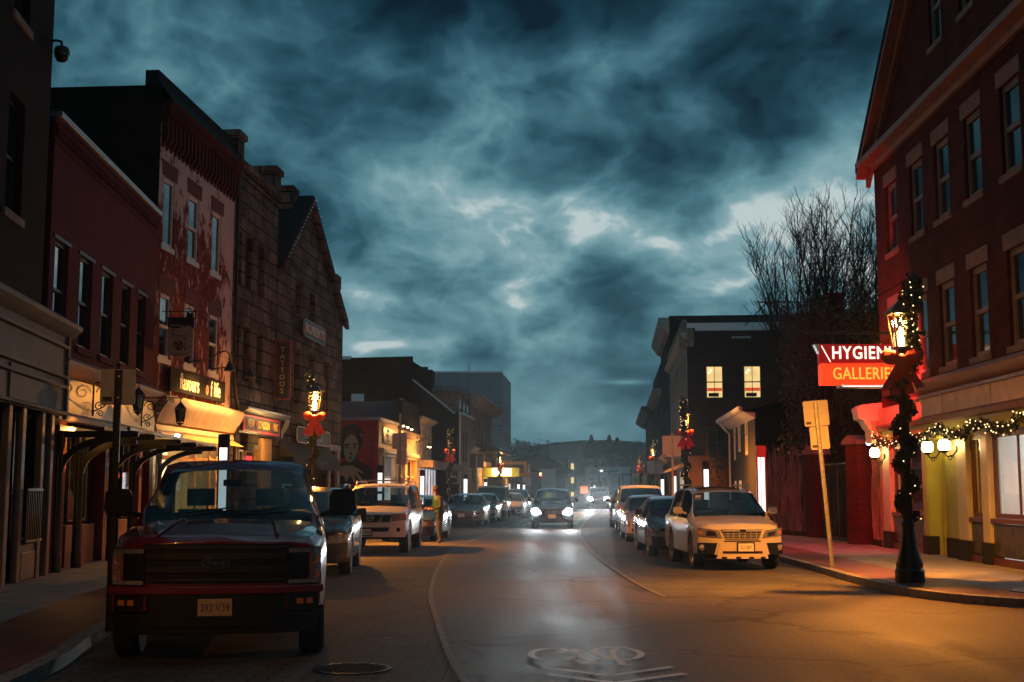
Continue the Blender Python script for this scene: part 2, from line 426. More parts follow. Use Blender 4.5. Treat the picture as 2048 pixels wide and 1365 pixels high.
CARS = {
 'sedan': dict(L=4.75, W=1.82, top=[(0, .70), (.12, .78), (.7, .90), (1.2, .97), (2.05, 1.38), (2.5, 1.455), (3.1, 1.445), (3.6, 1.36), (4.25, 1.08), (4.75, 1.0)],
               cowl=1.2, r0=2.05, r1=3.5, back=4.2, sh=[(0, .66), (.5, .8), (1.2, .9), (4.2, .98), (4.75, .93)], sill=.24, ax=(.95, 3.72), rw=.33, bend=.34),
 'suv': dict(L=4.6, W=1.79, top=[(0, .84), (.1, .93), (.7, 1.02), (1.15, 1.08), (1.85, 1.57), (2.3, 1.665), (3.3, 1.67), (4.05, 1.62), (4.5, 1.15), (4.6, 1.0)],
             cowl=1.15, r0=1.85, r1=4.0, back=4.45, sh=[(0, .78), (.5, .93), (1.15, 1.01), (4.6, 1.06)], sill=.3, ax=(.9, 3.5), rw=.36, bend=.3),
 'bigsuv': dict(L=4.75, W=1.87, top=[(0, .98), (.08, 1.05), (.8, 1.14), (1.3, 1.19), (1.95, 1.68), (2.3, 1.78), (3.6, 1.8), (4.45, 1.75), (4.68, 1.25), (4.75, 1.1)],
                cowl=1.3, r0=1.95, r1=4.4, back=4.65, sh=[(0, .9), (.5, 1.03), (1.3, 1.1), (4.75, 1.12)], sill=.42, ax=(.85, 3.7), rw=.39, bend=.24),
 'truck': dict(L=5.85, W=2.03, top=[(0, 1.14), (.06, 1.19), (.9, 1.28), (1.5, 1.31), (2.1, 1.83), (2.45, 1.945), (3.7, 1.94), (3.95, 1.86), (4.1, 1.36), (5.85, 1.36)],
               cowl=1.5, r0=2.1, r1=3.9, back=4.1, sh=[(0, 1.06), (.5, 1.17), (1.5, 1.24), (5.85, 1.3)], sill=.48, ax=(.98, 4.65), rw=.42, bend=.25),
 'boxy': dict(L=4.3, W=1.86, top=[(0, 1.06), (.05, 1.1), (.8, 1.16), (1.3, 1.18), (1.7, 1.74), (1.85, 1.83), (4.0, 1.83), (4.25, 1.7), (4.3, 1.15)],
              cowl=1.3, r0=1.7, r1=4.1, back=4.28, sh=[(0, .98), (.5, 1.06), (1.3, 1.1), (4.3, 1.12)], sill=.5, ax=(.8, 3.4), rw=.4, bend=.08),
}

def wheel(root, x, y, r, side, rim='rim', n=5, detailed=True):
    w = .24
    m = MB()
    m.lathe([(r * .62, -w * .1), (r * .64, w * .42), (r * .7, w * .46), (r * .7, -w * .4), (r * .2, -w * .4)], 20, ax=0)
    if detailed:
        for k in range(n):
            a = 2 * PI * k / n + .3
            c, s_ = math.cos(a), math.sin(a)
            for da in (-.17, .17):
                e = (math.cos(a + da), math.sin(a + da))
                m.tube([(w * .3, c * r * .12, s_ * r * .12), (w * .43, e[0] * r * .66, e[1] * r * .66)], [.028, .02], 5)
        m.lathe([(.07, w * .2), (.065, w * .4), (.001, w * .42)], 10, ax=0)
    o = m.build('wheel', M[rim], root, 40)
    t = MB(); t.lathe([(r * .68, -w * .5), (r * .93, -w * .5), (r, -w * .36), (r, w * .36), (r * .93, w * .5), (r * .68, w * .47)], 24, ax=0)
    t.build('tyre', M['tyre'], o, 40)
    o.location = (x, y, r)
    if side < 0: o.rotation_euler = (0, 0, PI)
    return o

def make_car(kindname, name, label, cat, loc, slope, paintmat, lower=None, lights='lens', plate=None, rails=False, seats=False,
             grille='bars', emblem=None, mirror_mat=None, fog=True, details=None, group=None, rim='rim', lit=0, see=True, wcap=None, grille_mat=None, nwheel=5, visor=False):
    K = CARS[kindname]
    L, W, top, sh, cowl, r0, r1, back = K['L'], K['W'], K['top'], K['sh'], K['cowl'], K['r0'], K['r1'], K['back']
    hw = W / 2; sill = K['sill']; rw = K['rw']; Ra = rw + .07; bend = K['bend']
    root = thing(name, label, cat, (loc[0], loc[1], 0), math.atan2(-slope, 1), group)
    def warp(p):
        x, y, z = p
        t = min(abs(x) / hw, 1.0)
        k = max(0.0, 1 - y / 1.3) if y < 1.3 else 0.0
        y2 = y + bend * t ** 3.2 * k
        if y > L - 1.0: y2 -= .22 * t ** 3 * (y - L + 1.0)
        return (x, y2, z)
    ys = {0.0, .06, .2, .4, .7, cowl, cowl + .12, r0, (r0 + r1) / 2, r1, back, L - .1, L}
    for p in top: ys.add(p[0])
    for a in K['ax']:
        for u in (-1.001, -.95, -.8, -.55, -.28, 0, .28, .55, .8, .95, 1.001): ys.add(a + u * Ra)
    bp = lerp(r0, r1, .42); bp2 = bp + .1
    ap = cowl + (r0 - cowl) * .55
    ys |= {bp, bp2, ap, r1 - .1}
    ys = sorted(y for y in ys if 0 <= y <= L)
    ys = [y for i, y in enumerate(ys) if i == 0 or y - ys[i - 1] > .012]
    wroof = hw * (.80 if kindname in ('bigsuv', 'boxy') else .74)
    def halfw(y): return hw * (1 - .05 * max(0, 1 - y / .5) - .03 * max(0, (y - L + .8) / .8))
    def ring0(y):
        w = halfw(y)
        zb = sill
        for a in K['ax']:
            d = abs(y - a)
            if d < Ra: zb = max(zb, rw + math.sqrt(Ra * Ra - d * d))
        if y < .3: zb = max(zb, sill + .03)
        zs = max(pl(sh, y), zb + .04); zt = pl(top, y)
        gl = cowl < y < back
        if gl:
            t = min(1, (y - cowl) / (r0 - cowl)); t2 = min(1, max(0, (back - y) / max(back - r1, .01)))
            wt = lerp(w * .9, wroof, min(t, t2))
            e = .055 * min(1, t * 1.5)
        else:
            wt = w * .86; e = .03
        zr = max(zt - e, zs + .012)
        zt = max(zt, zr + .008)
        zm = lerp(zb, zs, .55)
        P = [(0, y, max(zb, sill)), (w * .93, y, zb), (w * .985, y, zb + .02), (w, y, zm), (w * .985, y, lerp(zm, zs, .75)), (w * .955, y, zs),
             (wt, y, zr), (wt * .82, y, lerp(zr, zt, .75)), (wt * .42, y, zt), (0, y, zt + .012)]
        return P
    def ring(y): return [warp(p) for p in ring0(y)]
    rs = [ring(y) for y in ys]
    parts = {'body': MB(), 'windshield': MB(), 'side_window': MB(), 'rear_window': MB()}
    for i in range(len(ys) - 1):
        ym = (ys[i] + ys[i + 1]) / 2
        for j in range(9):
            nm = 'body'
            if j >= 6 and cowl < ym < r0 and ym > cowl + .02: nm = 'windshield'
            elif j >= 6 and max(r1, back - .75) < ym < back - .03 and kindname != 'truck': nm = 'rear_window'
            elif j >= 6 and kindname == 'truck' and r1 + .03 < ym < back: nm = 'rear_window'
            elif j == 5 and ap < ym < r1 - .1 and not (bp < ym < bp2): nm = 'side_window'
            for sg in (1, -1):
                q = [rs[i][j], rs[i][j + 1], rs[i + 1][j + 1], rs[i + 1][j]]
                q = [(p[0] * sg, p[1], p[2]) for p in q]
                if nm == 'windshield' and j == 6: 
                    # thin painted pillar along the edge of the screen
                    f = .12
                    a, b_, c, d = [Vector(p) for p in q]
                    parts['body'].face([a, a.lerp(b_, f), d.lerp(c, f), d]); q = [a.lerp(b_, f), b_, c, d.lerp(c, f)]
                parts[nm].face(q)
    # front and rear faces
    for i, y in ((0, 0), (-1, L)):
        r_ = rs[i]
        src = ring0(y)
        for j in range(1, 9):
            for k in range(-8, 8):
                u0, u1 = k / 8, (k + 1) / 8
                parts['body'].face([warp((src[j][0] * u0, y, src[j][2])), warp((src[j][0] * u1, y, src[j][2])), warp((src[j + 1][0] * u1, y, src[j + 1][2])), warp((src[j + 1][0] * u0, y, src[j + 1][2]))])
    glm = M['car_glass'] if see else M['car_dark_glass']
    body = parts['body'].build('body', paintmat, root, 38)
    parts['windshield'].build('windshield', glm, root, 30)
    parts['side_window'].build('side_window', M['car_dark_glass'], root, 30)
    parts['rear_window'].build('rear_window', glm, root, 30)
    zh = pl(top, 0)
    # a slab laid on the curved nose: four (x,z) corners
    def patch(mb, c, off, thick=.03, nx=8, nz=3):
        G = []
        for b_ in range(nz + 1):
            row = []
            for a in range(nx + 1):
                u, v = a / nx, b_ / nz
                x = lerp(lerp(c[0][0], c[1][0], u), lerp(c[3][0], c[2][0], u), v)
                z = lerp(lerp(c[0][1], c[1][1], u), lerp(c[3][1], c[2][1], u), v)
                row.append((x, z))
            G.append(row)
        def P(x, z, o): 
            p = warp((x, 0, z)); return (p[0], p[1] - o, p[2])
        for b_ in range(nz):
            for a in range(nx):
                mb.face([P(*G[b_][a], off), P(*G[b_][a + 1], off), P(*G[b_ + 1][a + 1], off), P(*G[b_ + 1][a], off)])
        edge = [G[0][a] for a in range(nx + 1)] + [G[b_][nx] for b_ in range(1, nz + 1)] + [G[nz][a] for a in range(nx - 1, -1, -1)] + [G[b_][0] for b_ in range(nz - 1, 0, -1)]
        for p, q in zip(edge, edge[1:] + edge[:1]):
            mb.face([P(*p, off), P(*q, off), P(*q, off - thick), P(*p, off - thick)])
        return mb
    root_patch = lambda c, off, th=.03: patch(MB(), c, off, th)
    def rect(x0, x1, z0, z1): return [(x0, z0), (x1, z0), (x1, z1), (x0, z1)]
    # underbody, so no light leaks below
    boxes((-hw * .8, hw * .8, .35, L - .3, sill - .06, sill + .02)).build('underbody', M['dark_matt'], root)
    for a in K['ax']:
        boxes((-hw * .72, hw * .72, a - Ra, a + Ra, sill, rw + Ra - .02)).build('wheel_well', M['dark_matt'], root)
    det = dict(root=root, patch=patch, rect=rect, hw=hw, zh=zh, sill=sill, warp=warp, W=W, L=L, body=body)
    for sg in (1, -1):
        for a in K['ax']:
            wheel(root, sg * (hw - .135), a, rw, sg, rim, nwheel)
    lm = M['head_on'] if lit else M[lights]
    if details:
        details(det)
    else:
        z1 = zh - .06; z0 = z1 - .17
        for sg in (1, -1):
            o = patch(MB(), [(sg * hw * .52, z0 + .01), (sg * hw * .95, z0 + .03), (sg * hw * .95, z1 + .02), (sg * hw * .56, z1 - .02)], .012).build('headlight', lm, root, 40)
            if lit:
                y = warp((hw * .74, 0, 0))[1]; MB().lathe([(.001, y - .075), (.1, y - .065), (.15, y - .03), (.16, y + .03)], 18, (sg * hw * .75, 0, zh - .13), 1).build('lamp_lens', lm, o, 60)
            if fog: patch(MB(), rect(sg * hw * .62, sg * hw * .82, sill + .1, sill + .2), .012).build('fog_light', M['car_black'], root)
        g = MB(); patch(g, rect(-hw * .5, hw * .5, z0 - .02, z1 - .03), .008)
        go = g.build('grille', M['car_black'], root)
        if grille == 'bars':
            b_ = MB()
            for k in range(3): patch(b_, rect(-hw * .47, hw * .47, z0 + .02 + k * .05, z0 + .045 + k * .05), .022, .012)
            b_.build('grille_bar', M[grille_mat or 'chrome'], go)
        elif grille == 'slots':
            b_ = MB()
            for k in range(7): patch(b_, rect(-hw * .46 + k * hw * .132, -hw * .46 + k * hw * .132 + hw * .05, z0, z1 - .05), .02, .012)
            b_.build('grille_bar', paintmat, go)
        patch(MB(), [(-hw * .6, sill + .06), (hw * .6, sill + .06), (hw * .5, sill + .22), (-hw * .5, sill + .22)], .01).build('lower_intake', M['car_black'], root)
        patch(MB(), rect(-hw * .97, hw * .97, sill - .03, sill + .05), .014).build('front_lip', M['car_black'], root)
    if plate:
        pz, px, body_, pm = plate
        boxes((px - .18, px + .18, -.045, -.01, pz - .1, pz + .1)).build('plate_frame', M['car_black'], root)
        po = boxes((px - .155, px + .155, -.05, -.012, pz - .078, pz + .078)).build('number_plate', pm or M['plate'], root, bevel=.004)
        text('plate_number', body_, M['plate_blue'], po, (px, -.051, pz - .005), .1, sx=.8, ext=.002)
    # mirrors
    mz = pl(sh, cowl) + .1; mw = .30 if kindname == 'truck' else .19; mh = .3 if kindname == 'truck' else .15
    for sg in (1, -1):
        m = MB(); x0 = hw * .97
        m.rings([[(sg * (x0 + .06 + u * mw), cowl + .42 + (.09 if f else -.0) + .05 * u, mz + v * mh) for u, v in ((.0, .2), (.12, -.02), (.85, 0), (1, .25), (.95, .85), (.75, 1), (.12, .95), (0, .7))] for f in (0, 1)])
        m.tube([(sg * (hw * .93), cowl + .5, mz), (sg * (x0 + .12), cowl + .46, mz + .06)], .03, 6)
        m.build('wing_mirror', mirror_mat or paintmat, root, 45, .015)
    if rails:
        for sg in (1, -1):
            m = MB(); zz = pl(top, r0 + .5)
            m.tube([(sg * wroof * .93, r0 + .25, zz - .02), (sg * wroof * .95, r0 + .4, zz + .06), (sg * wroof * .95, r1 - .3, zz + .06), (sg * wroof * .93, r1 - .1, zz - .02)], .02, 6)
            m.build('roof_rail', M['chrome'] if rails == 'chrome' else M['galv'], root, 40)
    if seats:
        for sg in (1, -1):
            m = MB(); y0 = r0 + .35; z0 = pl(sh, y0) - .1
            m.box(sg * .38 - .24, sg * .38 + .24, y0, y0 + .16, .6, z0 + .25)
            m.box(sg * .38 - .15, sg * .38 + .15, y0 + .04, y0 + .14, z0 + .29, z0 + .48)
            m.tube([(sg * .38 - .07, y0 + .08, z0 + .2), (sg * .38 - .07, y0 + .08, z0 + .32)], .012, 5)
            m.tube([(sg * .38 + .07, y0 + .08, z0 + .2), (sg * .38 + .07, y0 + .08, z0 + .32)], .012, 5)
            m.build('seat', M['seat'], root, 50, .05)
        boxes((-hw * .82, hw * .82, cowl + .2, cowl + .55, .7, pl(sh, cowl) + .0)).build('dashboard', M['car_black'], root, bevel=.04)
        m = MB(); m.tube([(.38 + .18 * math.cos(a * PI / 8), r0 - .05 + .03 * math.sin(a * PI / 8), pl(sh, cowl) - .0 + .17 * math.sin(a * PI / 8)) for a in range(17)], .014, 6)
        m.build('steering_wheel', M['car_black'], root, 40)
        boxes((-.1, .1, r0 - .12, r0 - .09, pl(top, r0) - .17, pl(top, r0) - .1)).build('rear_view_mirror', M['car_black'], root, bevel=.01)
    # wipers
    m = MB()
    for x0, x1 in ((-.55, .05), (.05, .6)):
        p = [(x0, cowl + .03, pl(top, cowl + .03) + .03), (x1, cowl + .1, pl(top, cowl + .1) + .04)]
        m.tube(p, .008, 4)
    m.build('wiper', M['car_black'], root)
    return root, det

# --- the pickup's nose
def truck_nose(d):
    root, patch, rect, hw = d['root'], d['patch'], d['rect'], d['hw']
    g = MB(); patch(g, [(-.62, .76), (.62, .76), (.68, 1.12), (-.68, 1.12)], .012)
    go = g.build('grille', M['car_black'], root)
    b = MB()
    for z0, z1 in ((.855, .915), (.975, 1.035)): patch(b, rect(-.64, .64, z0, z1), .035, .02)
    patch(b, rect(-.66, .66, 1.07, 1.1), .03, .02); patch(b, rect(-.6, .6, .775, .8), .03, .02)
    b.build('grille_bar', mat('smoked_grille_bar', (.05, .045, .04), .3, .5), go, bevel=.008)
    m = MB()
    for k in range(12): patch(m, rect(-.6 + k * .105, -.585 + k * .105, .79, 1.06), .02, .01)
    m.build('grille_mesh', M['car_black'], go)
    m = MB(); n = 24
    m.prism([(.135 * math.cos(2 * PI * k / n), .95 + .055 * math.sin(2 * PI * k / n)) for k in range(n)], -.062, -.03)
    e = m.build('emblem', M['chrome'], go)
    m = MB(); m.prism([(.125 * math.cos(2 * PI * k / n), .95 + .047 * math.sin(2 * PI * k / n)) for k in range(n)], -.066, -.06)
    m.build('emblem_field', mat('dark_blue_enamel', (.01, .02, .06), .25), e)
    text('emblem_lettering', 'Ford', M['chrome'], e, (0, -.068, .95), .085, sx=.95, ext=.002)
    for sg in (1, -1):
        # C-shaped lamp: three bright bars round a dark reflector box
        m = MB(); f = lambda x0, x1, z0, z1, o, t=.03: patch(m, rect(sg * x0, sg * x1, z0, z1), o, t, 5, 2)
        patch(m, rect(sg * .64, sg * .96, .74, 1.085), .016, .03, 6, 3)
        h = m.build('headlight', M['car_black'], root)
        m = MB()
        patch(m, rect(sg * .66, sg * .95, 1.035, 1.075), .03, .02, 6, 1); patch(m, rect(sg * .66, sg * .95, .75, .785), .03, .02, 6, 1)
        patch(m, rect(sg * .87, sg * .955, .785, 1.035), .03, .02, 3, 4)
        m.build('chrome_trim', M['lens'], h)
        m = MB(); patch(m, rect(sg * .85, sg * .868, .785, 1.035), .034, .02, 1, 3); patch(m, rect(sg * .88, sg * .94, .88, .93), .036, .01, 2, 2)
        m.build('marker_strip', mat('red_amber_marker', (.4, .05, .02), .25, coat=1), h)
        m = MB()
        for z in (.83, .97): m.lathe([(.001, 0), (.04, -.02), (.045, 0)], 12, (sg * .905, 0, z), 1)
        o = m.build('bulb', M['amber'], h); o.location = (0, d['warp']((.9, 0, 0))[1] - .02, 0)
        patch(MB(), rect(sg * .66, sg * .93, .5, .66), .016, .03, 5, 2).build('fog_light_housing', M['car_black'], root)
        m = MB(); patch(m, rect(sg * .66, sg * .845, .8, 1.02), .026, .01, 4, 2); m.build('reflector_box', M['car_black'], h)
        m = MB()
        for k in range(5):
            for j in range(3): patch(m, rect(sg * (.872 + j * .027), sg * (.892 + j * .027), .79 + k * .05, .825 + k * .05), .04 + .004 * ((k + j) % 2), .01, 1, 1)
        m.build('facet', M['lens'], h)
        fo = MB()
        for x in (.74, .83): patch(fo, rect(sg * x, sg * (x + .06), .56, .61), .03, .02, 2, 2)
        fo.build('fog_light', M['amber'], root)
    # bumper
    m = MB(); patch(m, [(-hw * .98, .66), (hw * .98, .66), (hw * .97, .735), (-hw * .97, .735)], .05, .06, 14, 2)
    m.build('bumper', d['body'].data.materials[0], root, 40, .012)
    m = MB(); patch(m, [(-hw * .6, .36), (hw * .6, .36), (hw * .62, .65), (-hw * .62, .65)], .045, .06, 12, 2)
    patch(m, [(-hw * .88, .3), (hw * .88, .3), (hw * .95, .48), (-hw * .95, .48)], .02, .05, 14, 1)
    m.build('lower_bumper', M['car_black'], root, bevel=.01)
    # hood: centre power dome and creases
    for sg in (1, -1): MB().tube([(sg * .55, .1, 1.205), (sg * .5, .8, 1.285), (sg * .45, 1.45, 1.325)], .018, 6).build('hood_crease', d['body'].data.materials[0], root, 60)

def forester_nose(d):
    root, patch, rect, hw = d['root'], d['patch'], d['rect'], d['hw']
    pm = d['body'].data.materials[0]
    for sg in (1, -1):
        m = MB(); patch(m, [(sg * .40, .655), (sg * .86, .70), (sg * .86, .86), (sg * .47, .81)], .014, .03, 8, 3)
        h = m.build('headlight', M['lens'], root, 40)
        m = MB(); patch(m, [(sg * .5, .69), (sg * .7, .71), (sg * .7, .8), (sg * .53, .78)], .02, .01, 4, 2); m.build('reflector', M['chrome'], h)
        m = MB(); patch(m, [(sg * .78, .72), (sg * .85, .73), (sg * .85, .8), (sg * .78, .79)], .02, .01, 3, 2); m.build('indicator', M['amber'], h)
        m = MB(); patch(m, [(sg * .56, .33), (sg * .87, .33), (sg * .86, .56), (sg * .5, .56)], .012, .03, 5, 3); m.build('fog_light_housing', M['car_black'], root)
        m = MB(); y = d['warp']((.78, 0, 0))[1]
        m.lathe([(.001, y - .03), (.05, y - .035), (.065, y - .02), (.07, y + .01)], 14, (sg * .78, 0, .46), 1); m.build('fog_light', M['lens'], root, 40)
    g = MB(); patch(g, [(-.33, .63), (.33, .63), (.41, .83), (-.41, .83)], .012, .03)
    go = g.build('grille', M['car_black'], root)
    b = MB()
    for k in range(3): patch(b, rect(-.34 - k * .02, .34 + k * .02, .645 + k * .045, .662 + k * .045), .024, .012)
    for k in range(6): patch(b, rect(-.3 + k * .115, -.285 + k * .115, .64, .77), .02, .012, 1, 1)
    patch(b, [(-.39, .785), (.39, .785), (.42, .835), (-.42, .835)], .03, .02)
    b.build('grille_bar', M['steel'], go)
    m = MB(); n = 20
    m.prism([(.085 * math.cos(2 * PI * k / n), .8 + .042 * math.sin(2 * PI * k / n)) for k in range(n)], -.05, -.02)
    e = m.build('emblem', M['steel'], go)
    m = MB(); m.prism([(.074 * math.cos(2 * PI * k / n), .8 + .033 * math.sin(2 * PI * k / n)) for k in range(n)], -.053, -.045)
    m.build('emblem_field', mat('blue_enamel', (.015, .03, .1), .25), e)
    m = MB()
    for x, z, r in ((-.035, .808, .016), (.0, .818, .008), (.03, .812, .008), (-.005, .787, .008), (.028, .785, .008), (.05, .797, .008)):
        m.prism([(x + r * (1 if k % 2 == 0 else .35) * math.cos(k * PI / 4), z + r * (1 if k % 2 == 0 else .35) * math.sin(k * PI / 4)) for k in range(8)], -.056, -.05)
    m.build('emblem_star', M['chrome'], e)
    m = MB(); patch(m, rect(-.37, .37, .585, .607), .008, .02); patch(m, rect(-.4, .4, .355, .4), .03, .02); m.build('air_slot', M['car_black'], root)
    m = MB(); patch(m, [(-.52, .25), (.52, .25), (.46, .56), (-.46, .56)], .02, .05, 10, 3); m.build('bumper_panel', pm, root, 40)
    m = MB()
    for k in (-.42, -.14, .12, .36): patch(m, rect(k, k + .1, .245, .29), .026, .01, 2, 1)
    m.build('bumper_vent', M['car_black'], root)
    boxes((-.5, .5, 2.15, 2.85, 1.672, 1.69)).build('sunroof', M['car_dark_glass'], root, bevel=.01)
    boxes((-.62, -.5, 1.72, 1.74, 1.40, 1.50)).build('windshield_sticker', M['white_frame'], root)

def pathfinder_nose(d):
    root, patch, rect, hw = d['root'], d['patch'], d['rect'], d['hw']
    for sg in (1, -1):
        m = MB(); patch(m, [(sg * .55, .82), (sg * .9, .86), (sg * .9, 1.03), (sg * .52, 1.0)], .014, .03, 7, 3)
        h = m.build('headlight', M['lens'], root, 40)
        m = MB(); patch(m, [(sg * .82, .88), (sg * .89, .89), (sg * .89, 1.0), (sg * .82, .99)], .02, .01, 2, 2); m.build('indicator', mat('red_indicator_lens', (.5, .06, .04), .25, coat=1), h)
        m = MB(); y = d['warp']((.7, 0, 0))[1]
        m.lathe([(.001, y - .012), (.05, y - .015), (.065, y - .008), (.065, y + .01)], 12, (sg * .7, 0, .6), 1); m.build('fog_light', M['car_black'], root)
    g = MB(); patch(g, [(-.5, .8), (.5, .8), (.54, .99), (-.54, .99)], .012)
    go = g.build('grille', M['car_black'], root)
    b = MB()
    for sg in (1, -1): patch(b, [(sg * .2, .8), (sg * .26, .8), (sg * .36, .99), (sg * .3, .99)], .03, .02, 2, 3)
    patch(b, rect(-.24, .24, .785, .81), .03, .02)
    b.build('grille_bar', M['chrome'], go)
    m = MB()
    m.tube([(.078 * math.cos(2 * PI * k / 20), -.035, .9 + .07 * math.sin(2 * PI * k / 20)) for k in range(21)], .011, 6)
    m.box(-.1, .1, -.045, -.03, .885, .915)
    m.build('emblem', M['chrome'], go, 40)
    m = MB(); patch(m, [(-.52, .56), (.46, .56), (.5, .67), (-.52, .67)], .012, .03); m.build('lower_intake', M['car_black'], root)
    m = MB(); patch(m, [(-hw * .93, .42), (hw * .93, .42), (hw * .9, .56), (-hw * .9, .56)], .03, .06, 12, 2); m.build('bumper', d['body'].data.materials[0], root, 40)
    m = MB(); m.box(-.6, .6, 2.2, 2.26, 1.86, 1.89); m.box(-.6, .6, 3.6, 3.66, 1.86, 1.89); m.build('roof_crossbar', M['galv'], root)

P_RED = paint('dark_red_car_paint', (.16, .008, .014), .25)
P_WHITE = paint('white_car_paint', (.72, .7, .66), .3)
P_SILVER = paint('pale_silver_car_paint', (.52, .46, .38), .28)
P_NAVY = paint('dark_slate_car_paint', (.03, .038, .046), .22)
P_BLUE = paint('dark_blue_car_paint', (.025, .05, .07), .22)
P_GREY = paint('dark_grey_car_paint', (.09, .088, .085), .24)
P_TAN = paint('champagne_car_paint', (.38, .34, .28), .26)
P_SILV2 = paint('grey_silver_car_paint', (.32, .33, .34), .28)
P_TEAL = paint('blackish_car_paint', (.02, .03, .035), .22)
PLATE_LIT = mat('amber_lit_number_plate', (.5, .33, .18), .5, var=.15, scale=30)  # amber lamplight on the plate is put into its own colour

make_car('truck', 'pickup_truck', 'dark red pickup truck parked nose-on beside the left kerb, nearest vehicle', 'pickup truck', (-2.74, 11.75), -.155, P_RED,
         details=truck_nose, seats=True, mirror_mat=M['car_black'], plate=(.545, .0, '392 V39', PLATE_LIT), nwheel=6)
make_car('suv', 'parked_car', 'dark SUV with silver roof rails half hidden behind the red pickup truck', 'car', (-3.92, 23.5), -.06, P_NAVY,
         rails='chrome', plate=(.5, 0, 'AK 204', None))
make_car('bigsuv', 'parked_car', 'white boxy SUV with black and chrome grille parked before the red mural', 'car', (-3.62, 32.2), .03, P_WHITE,
         details=pathfinder_nose, rails='galv', seats=True, plate=(.55, -.12, '1UW64', None), mirror_mat=P_WHITE)
make_car('sedan', 'parked_car', 'dark blue sedan beside the person in the green vest', 'car', (-3.3, 39.3), .07, P_BLUE, seats=True)
make_car('sedan', 'parked_car', 'dark grey sedan with chrome barred grille and number plate, parked behind the person', 'car', (-2.24, 55.6), .07, P_GREY,
         seats=True, plate=(.5, .0, 'CT 58 KL', None))
make_car('sedan', 'parked_car', 'black sedan squeezed between the grey sedan and the tan boxy off-roader', 'car', (-1.72, 61.0), .07, P_TEAL, see=False)
make_car('boxy', 'parked_car', 'tan boxy off-roader with flat windshield on the left kerb', 'car', (-1.22, 66.2), .07, P_TAN, grille='slots', fog=False, see=False, mirror_mat=M['car_black'])
make_car('sedan', 'parked_car', 'small silver car beyond the tan boxy off-roader', 'car', (-.3, 72.0), .07, P_SILV2, see=False)
make_car('suv', 'parked_car', 'dark SUV parked farthest along the left kerb, past the small silver car', 'car', (.1, 78.5), .07, P_TEAL, see=False)

ONC, ond = make_car('suv', 'oncoming_car', 'dark SUV driving toward the camera with both headlights blazing', 'car', (1.66, 52.6), .05, P_TEAL, lit=1, see=True, plate=(.52, 0, 'AR 7731', None))
for sg in (1, -1):
    lamp('SPOT', 'headlight_beam', ONC, (sg * .68, -.06, .8), 200, (.86, .96, 1), .07, (R(90 - .5), 0, PI), R(56), 1.0)
    lamp('SPOT', 'headlight_beam', ONC, (sg * .68, -.07, .8), 2600, (.86, .96, 1), .07, (R(90.8), 0, PI), R(10), 1.0)
FARC, fd = make_car('bigsuv', 'oncoming_car', 'farther vehicle on the right lane seen as two merged white headlights', 'car', (7.4, 108.0), .08, P_GREY, lit=1, see=False)
for sg in (1, -1):
    lamp('SPOT', 'headlight_beam', FARC, (sg * .7, -.06, .95), 1200, (.97, .98, 1), .08, (R(90 - .5), 0, PI), R(40), .9)
    lamp('SPOT', 'headlight_beam', FARC, (sg * .7, -.07, .95), 10000, (.97, .98, 1), .08, (R(90.4), 0, PI - R(1.0)), R(10), 1.0)

make_car('suv', 'parked_car', 'silver SUV lit yellow by the street lamp, front car of the right row', 'car', (4.62, 25.35), -.035, P_SILVER,
         details=forester_nose, rails='galv', seats=True, plate=(.475, .06, 'SU 587', None), mirror_mat=P_SILVER)
make_car('sedan', 'parked_car', 'black sedan with wide dark grille tucked behind the yellow-lit silver SUV', 'car', (4.25, 30.4), .0, P_NAVY, grille='plain', see=True, seats=True)
make_car('sedan', 'parked_car', 'champagne sedan third in the right row', 'car', (4.43, 38.7), .03, P_TAN, seats=True)
make_car('bigsuv', 'parked_car', 'tall silver minivan with wide windshield fourth in the right row', 'car', (4.82, 46.0), .045, P_SILV2, grille='bars', see=True)
make_car('suv', 'parked_car', 'dark car mostly hidden beyond the tall silver minivan', 'car', (5.05, 53.0), .06, P_TEAL, see=False)
# ------------------------------------------------------------------ street
def smooth(pts, n=6):
    P = [Vector((p[0], p[1])) for p in pts]
    out = []
    for i in range(len(P) - 1):
        a, b, c, d = P[max(i - 1, 0)], P[i], P[i + 1], P[min(i + 2, len(P) - 1)]
        for k in range(n):
            t = k / n
            out.append(.5 * ((2 * b) + (c - a) * t + (2 * a - 5 * b + 4 * c - d) * t * t + (3 * b - a - 3 * c + d) * t ** 3))
    out.append(P[-1])
    return [(p.x, p.y) for p in out]
def offset(pts, d):
    out = []
    for i, p in enumerate(pts):
        a, b = pts[max(i - 1, 0)], pts[min(i + 1, len(pts) - 1)]
        t = Vector((b[0] - a[0], b[1] - a[1])).normalized()
        out.append((p[0] - t.y * d, p[1] + t.x * d))
    return out
def strip(mb, A, B, za, zb=None):
    zb = za if zb is None else zb
    for i in range(len(A) - 1):
        mb.face([(A[i][0], A[i][1], za), (A[i + 1][0], A[i + 1][1], za), (B[i + 1][0], B[i + 1][1], zb), (B[i][0], B[i][1], zb)])
    return mb
KL = smooth([(-3.2, -6), (-3.5, 3), (-4.02, 10.86), (-4.39, 13.44), (-4.9, 18), (-5.15, 23), (-5.2, 31), (-4.95, 38), (-3.95, 55), (-2.6, 75), (.1, 112), (3.0, 155), (9.5, 250)])
KR = smooth([(30, 12.0), (14, 14.6), (10, 16.0), (8, 16.9), (7.05, 17.55), (6.35, 18.5), (6.03, 19.8), (5.96, 22.4), (6.07, 28), (6.1, 38), (6.3, 50), (7.9, 70), (9.4, 88), (14.2, 147), (23, 250)])
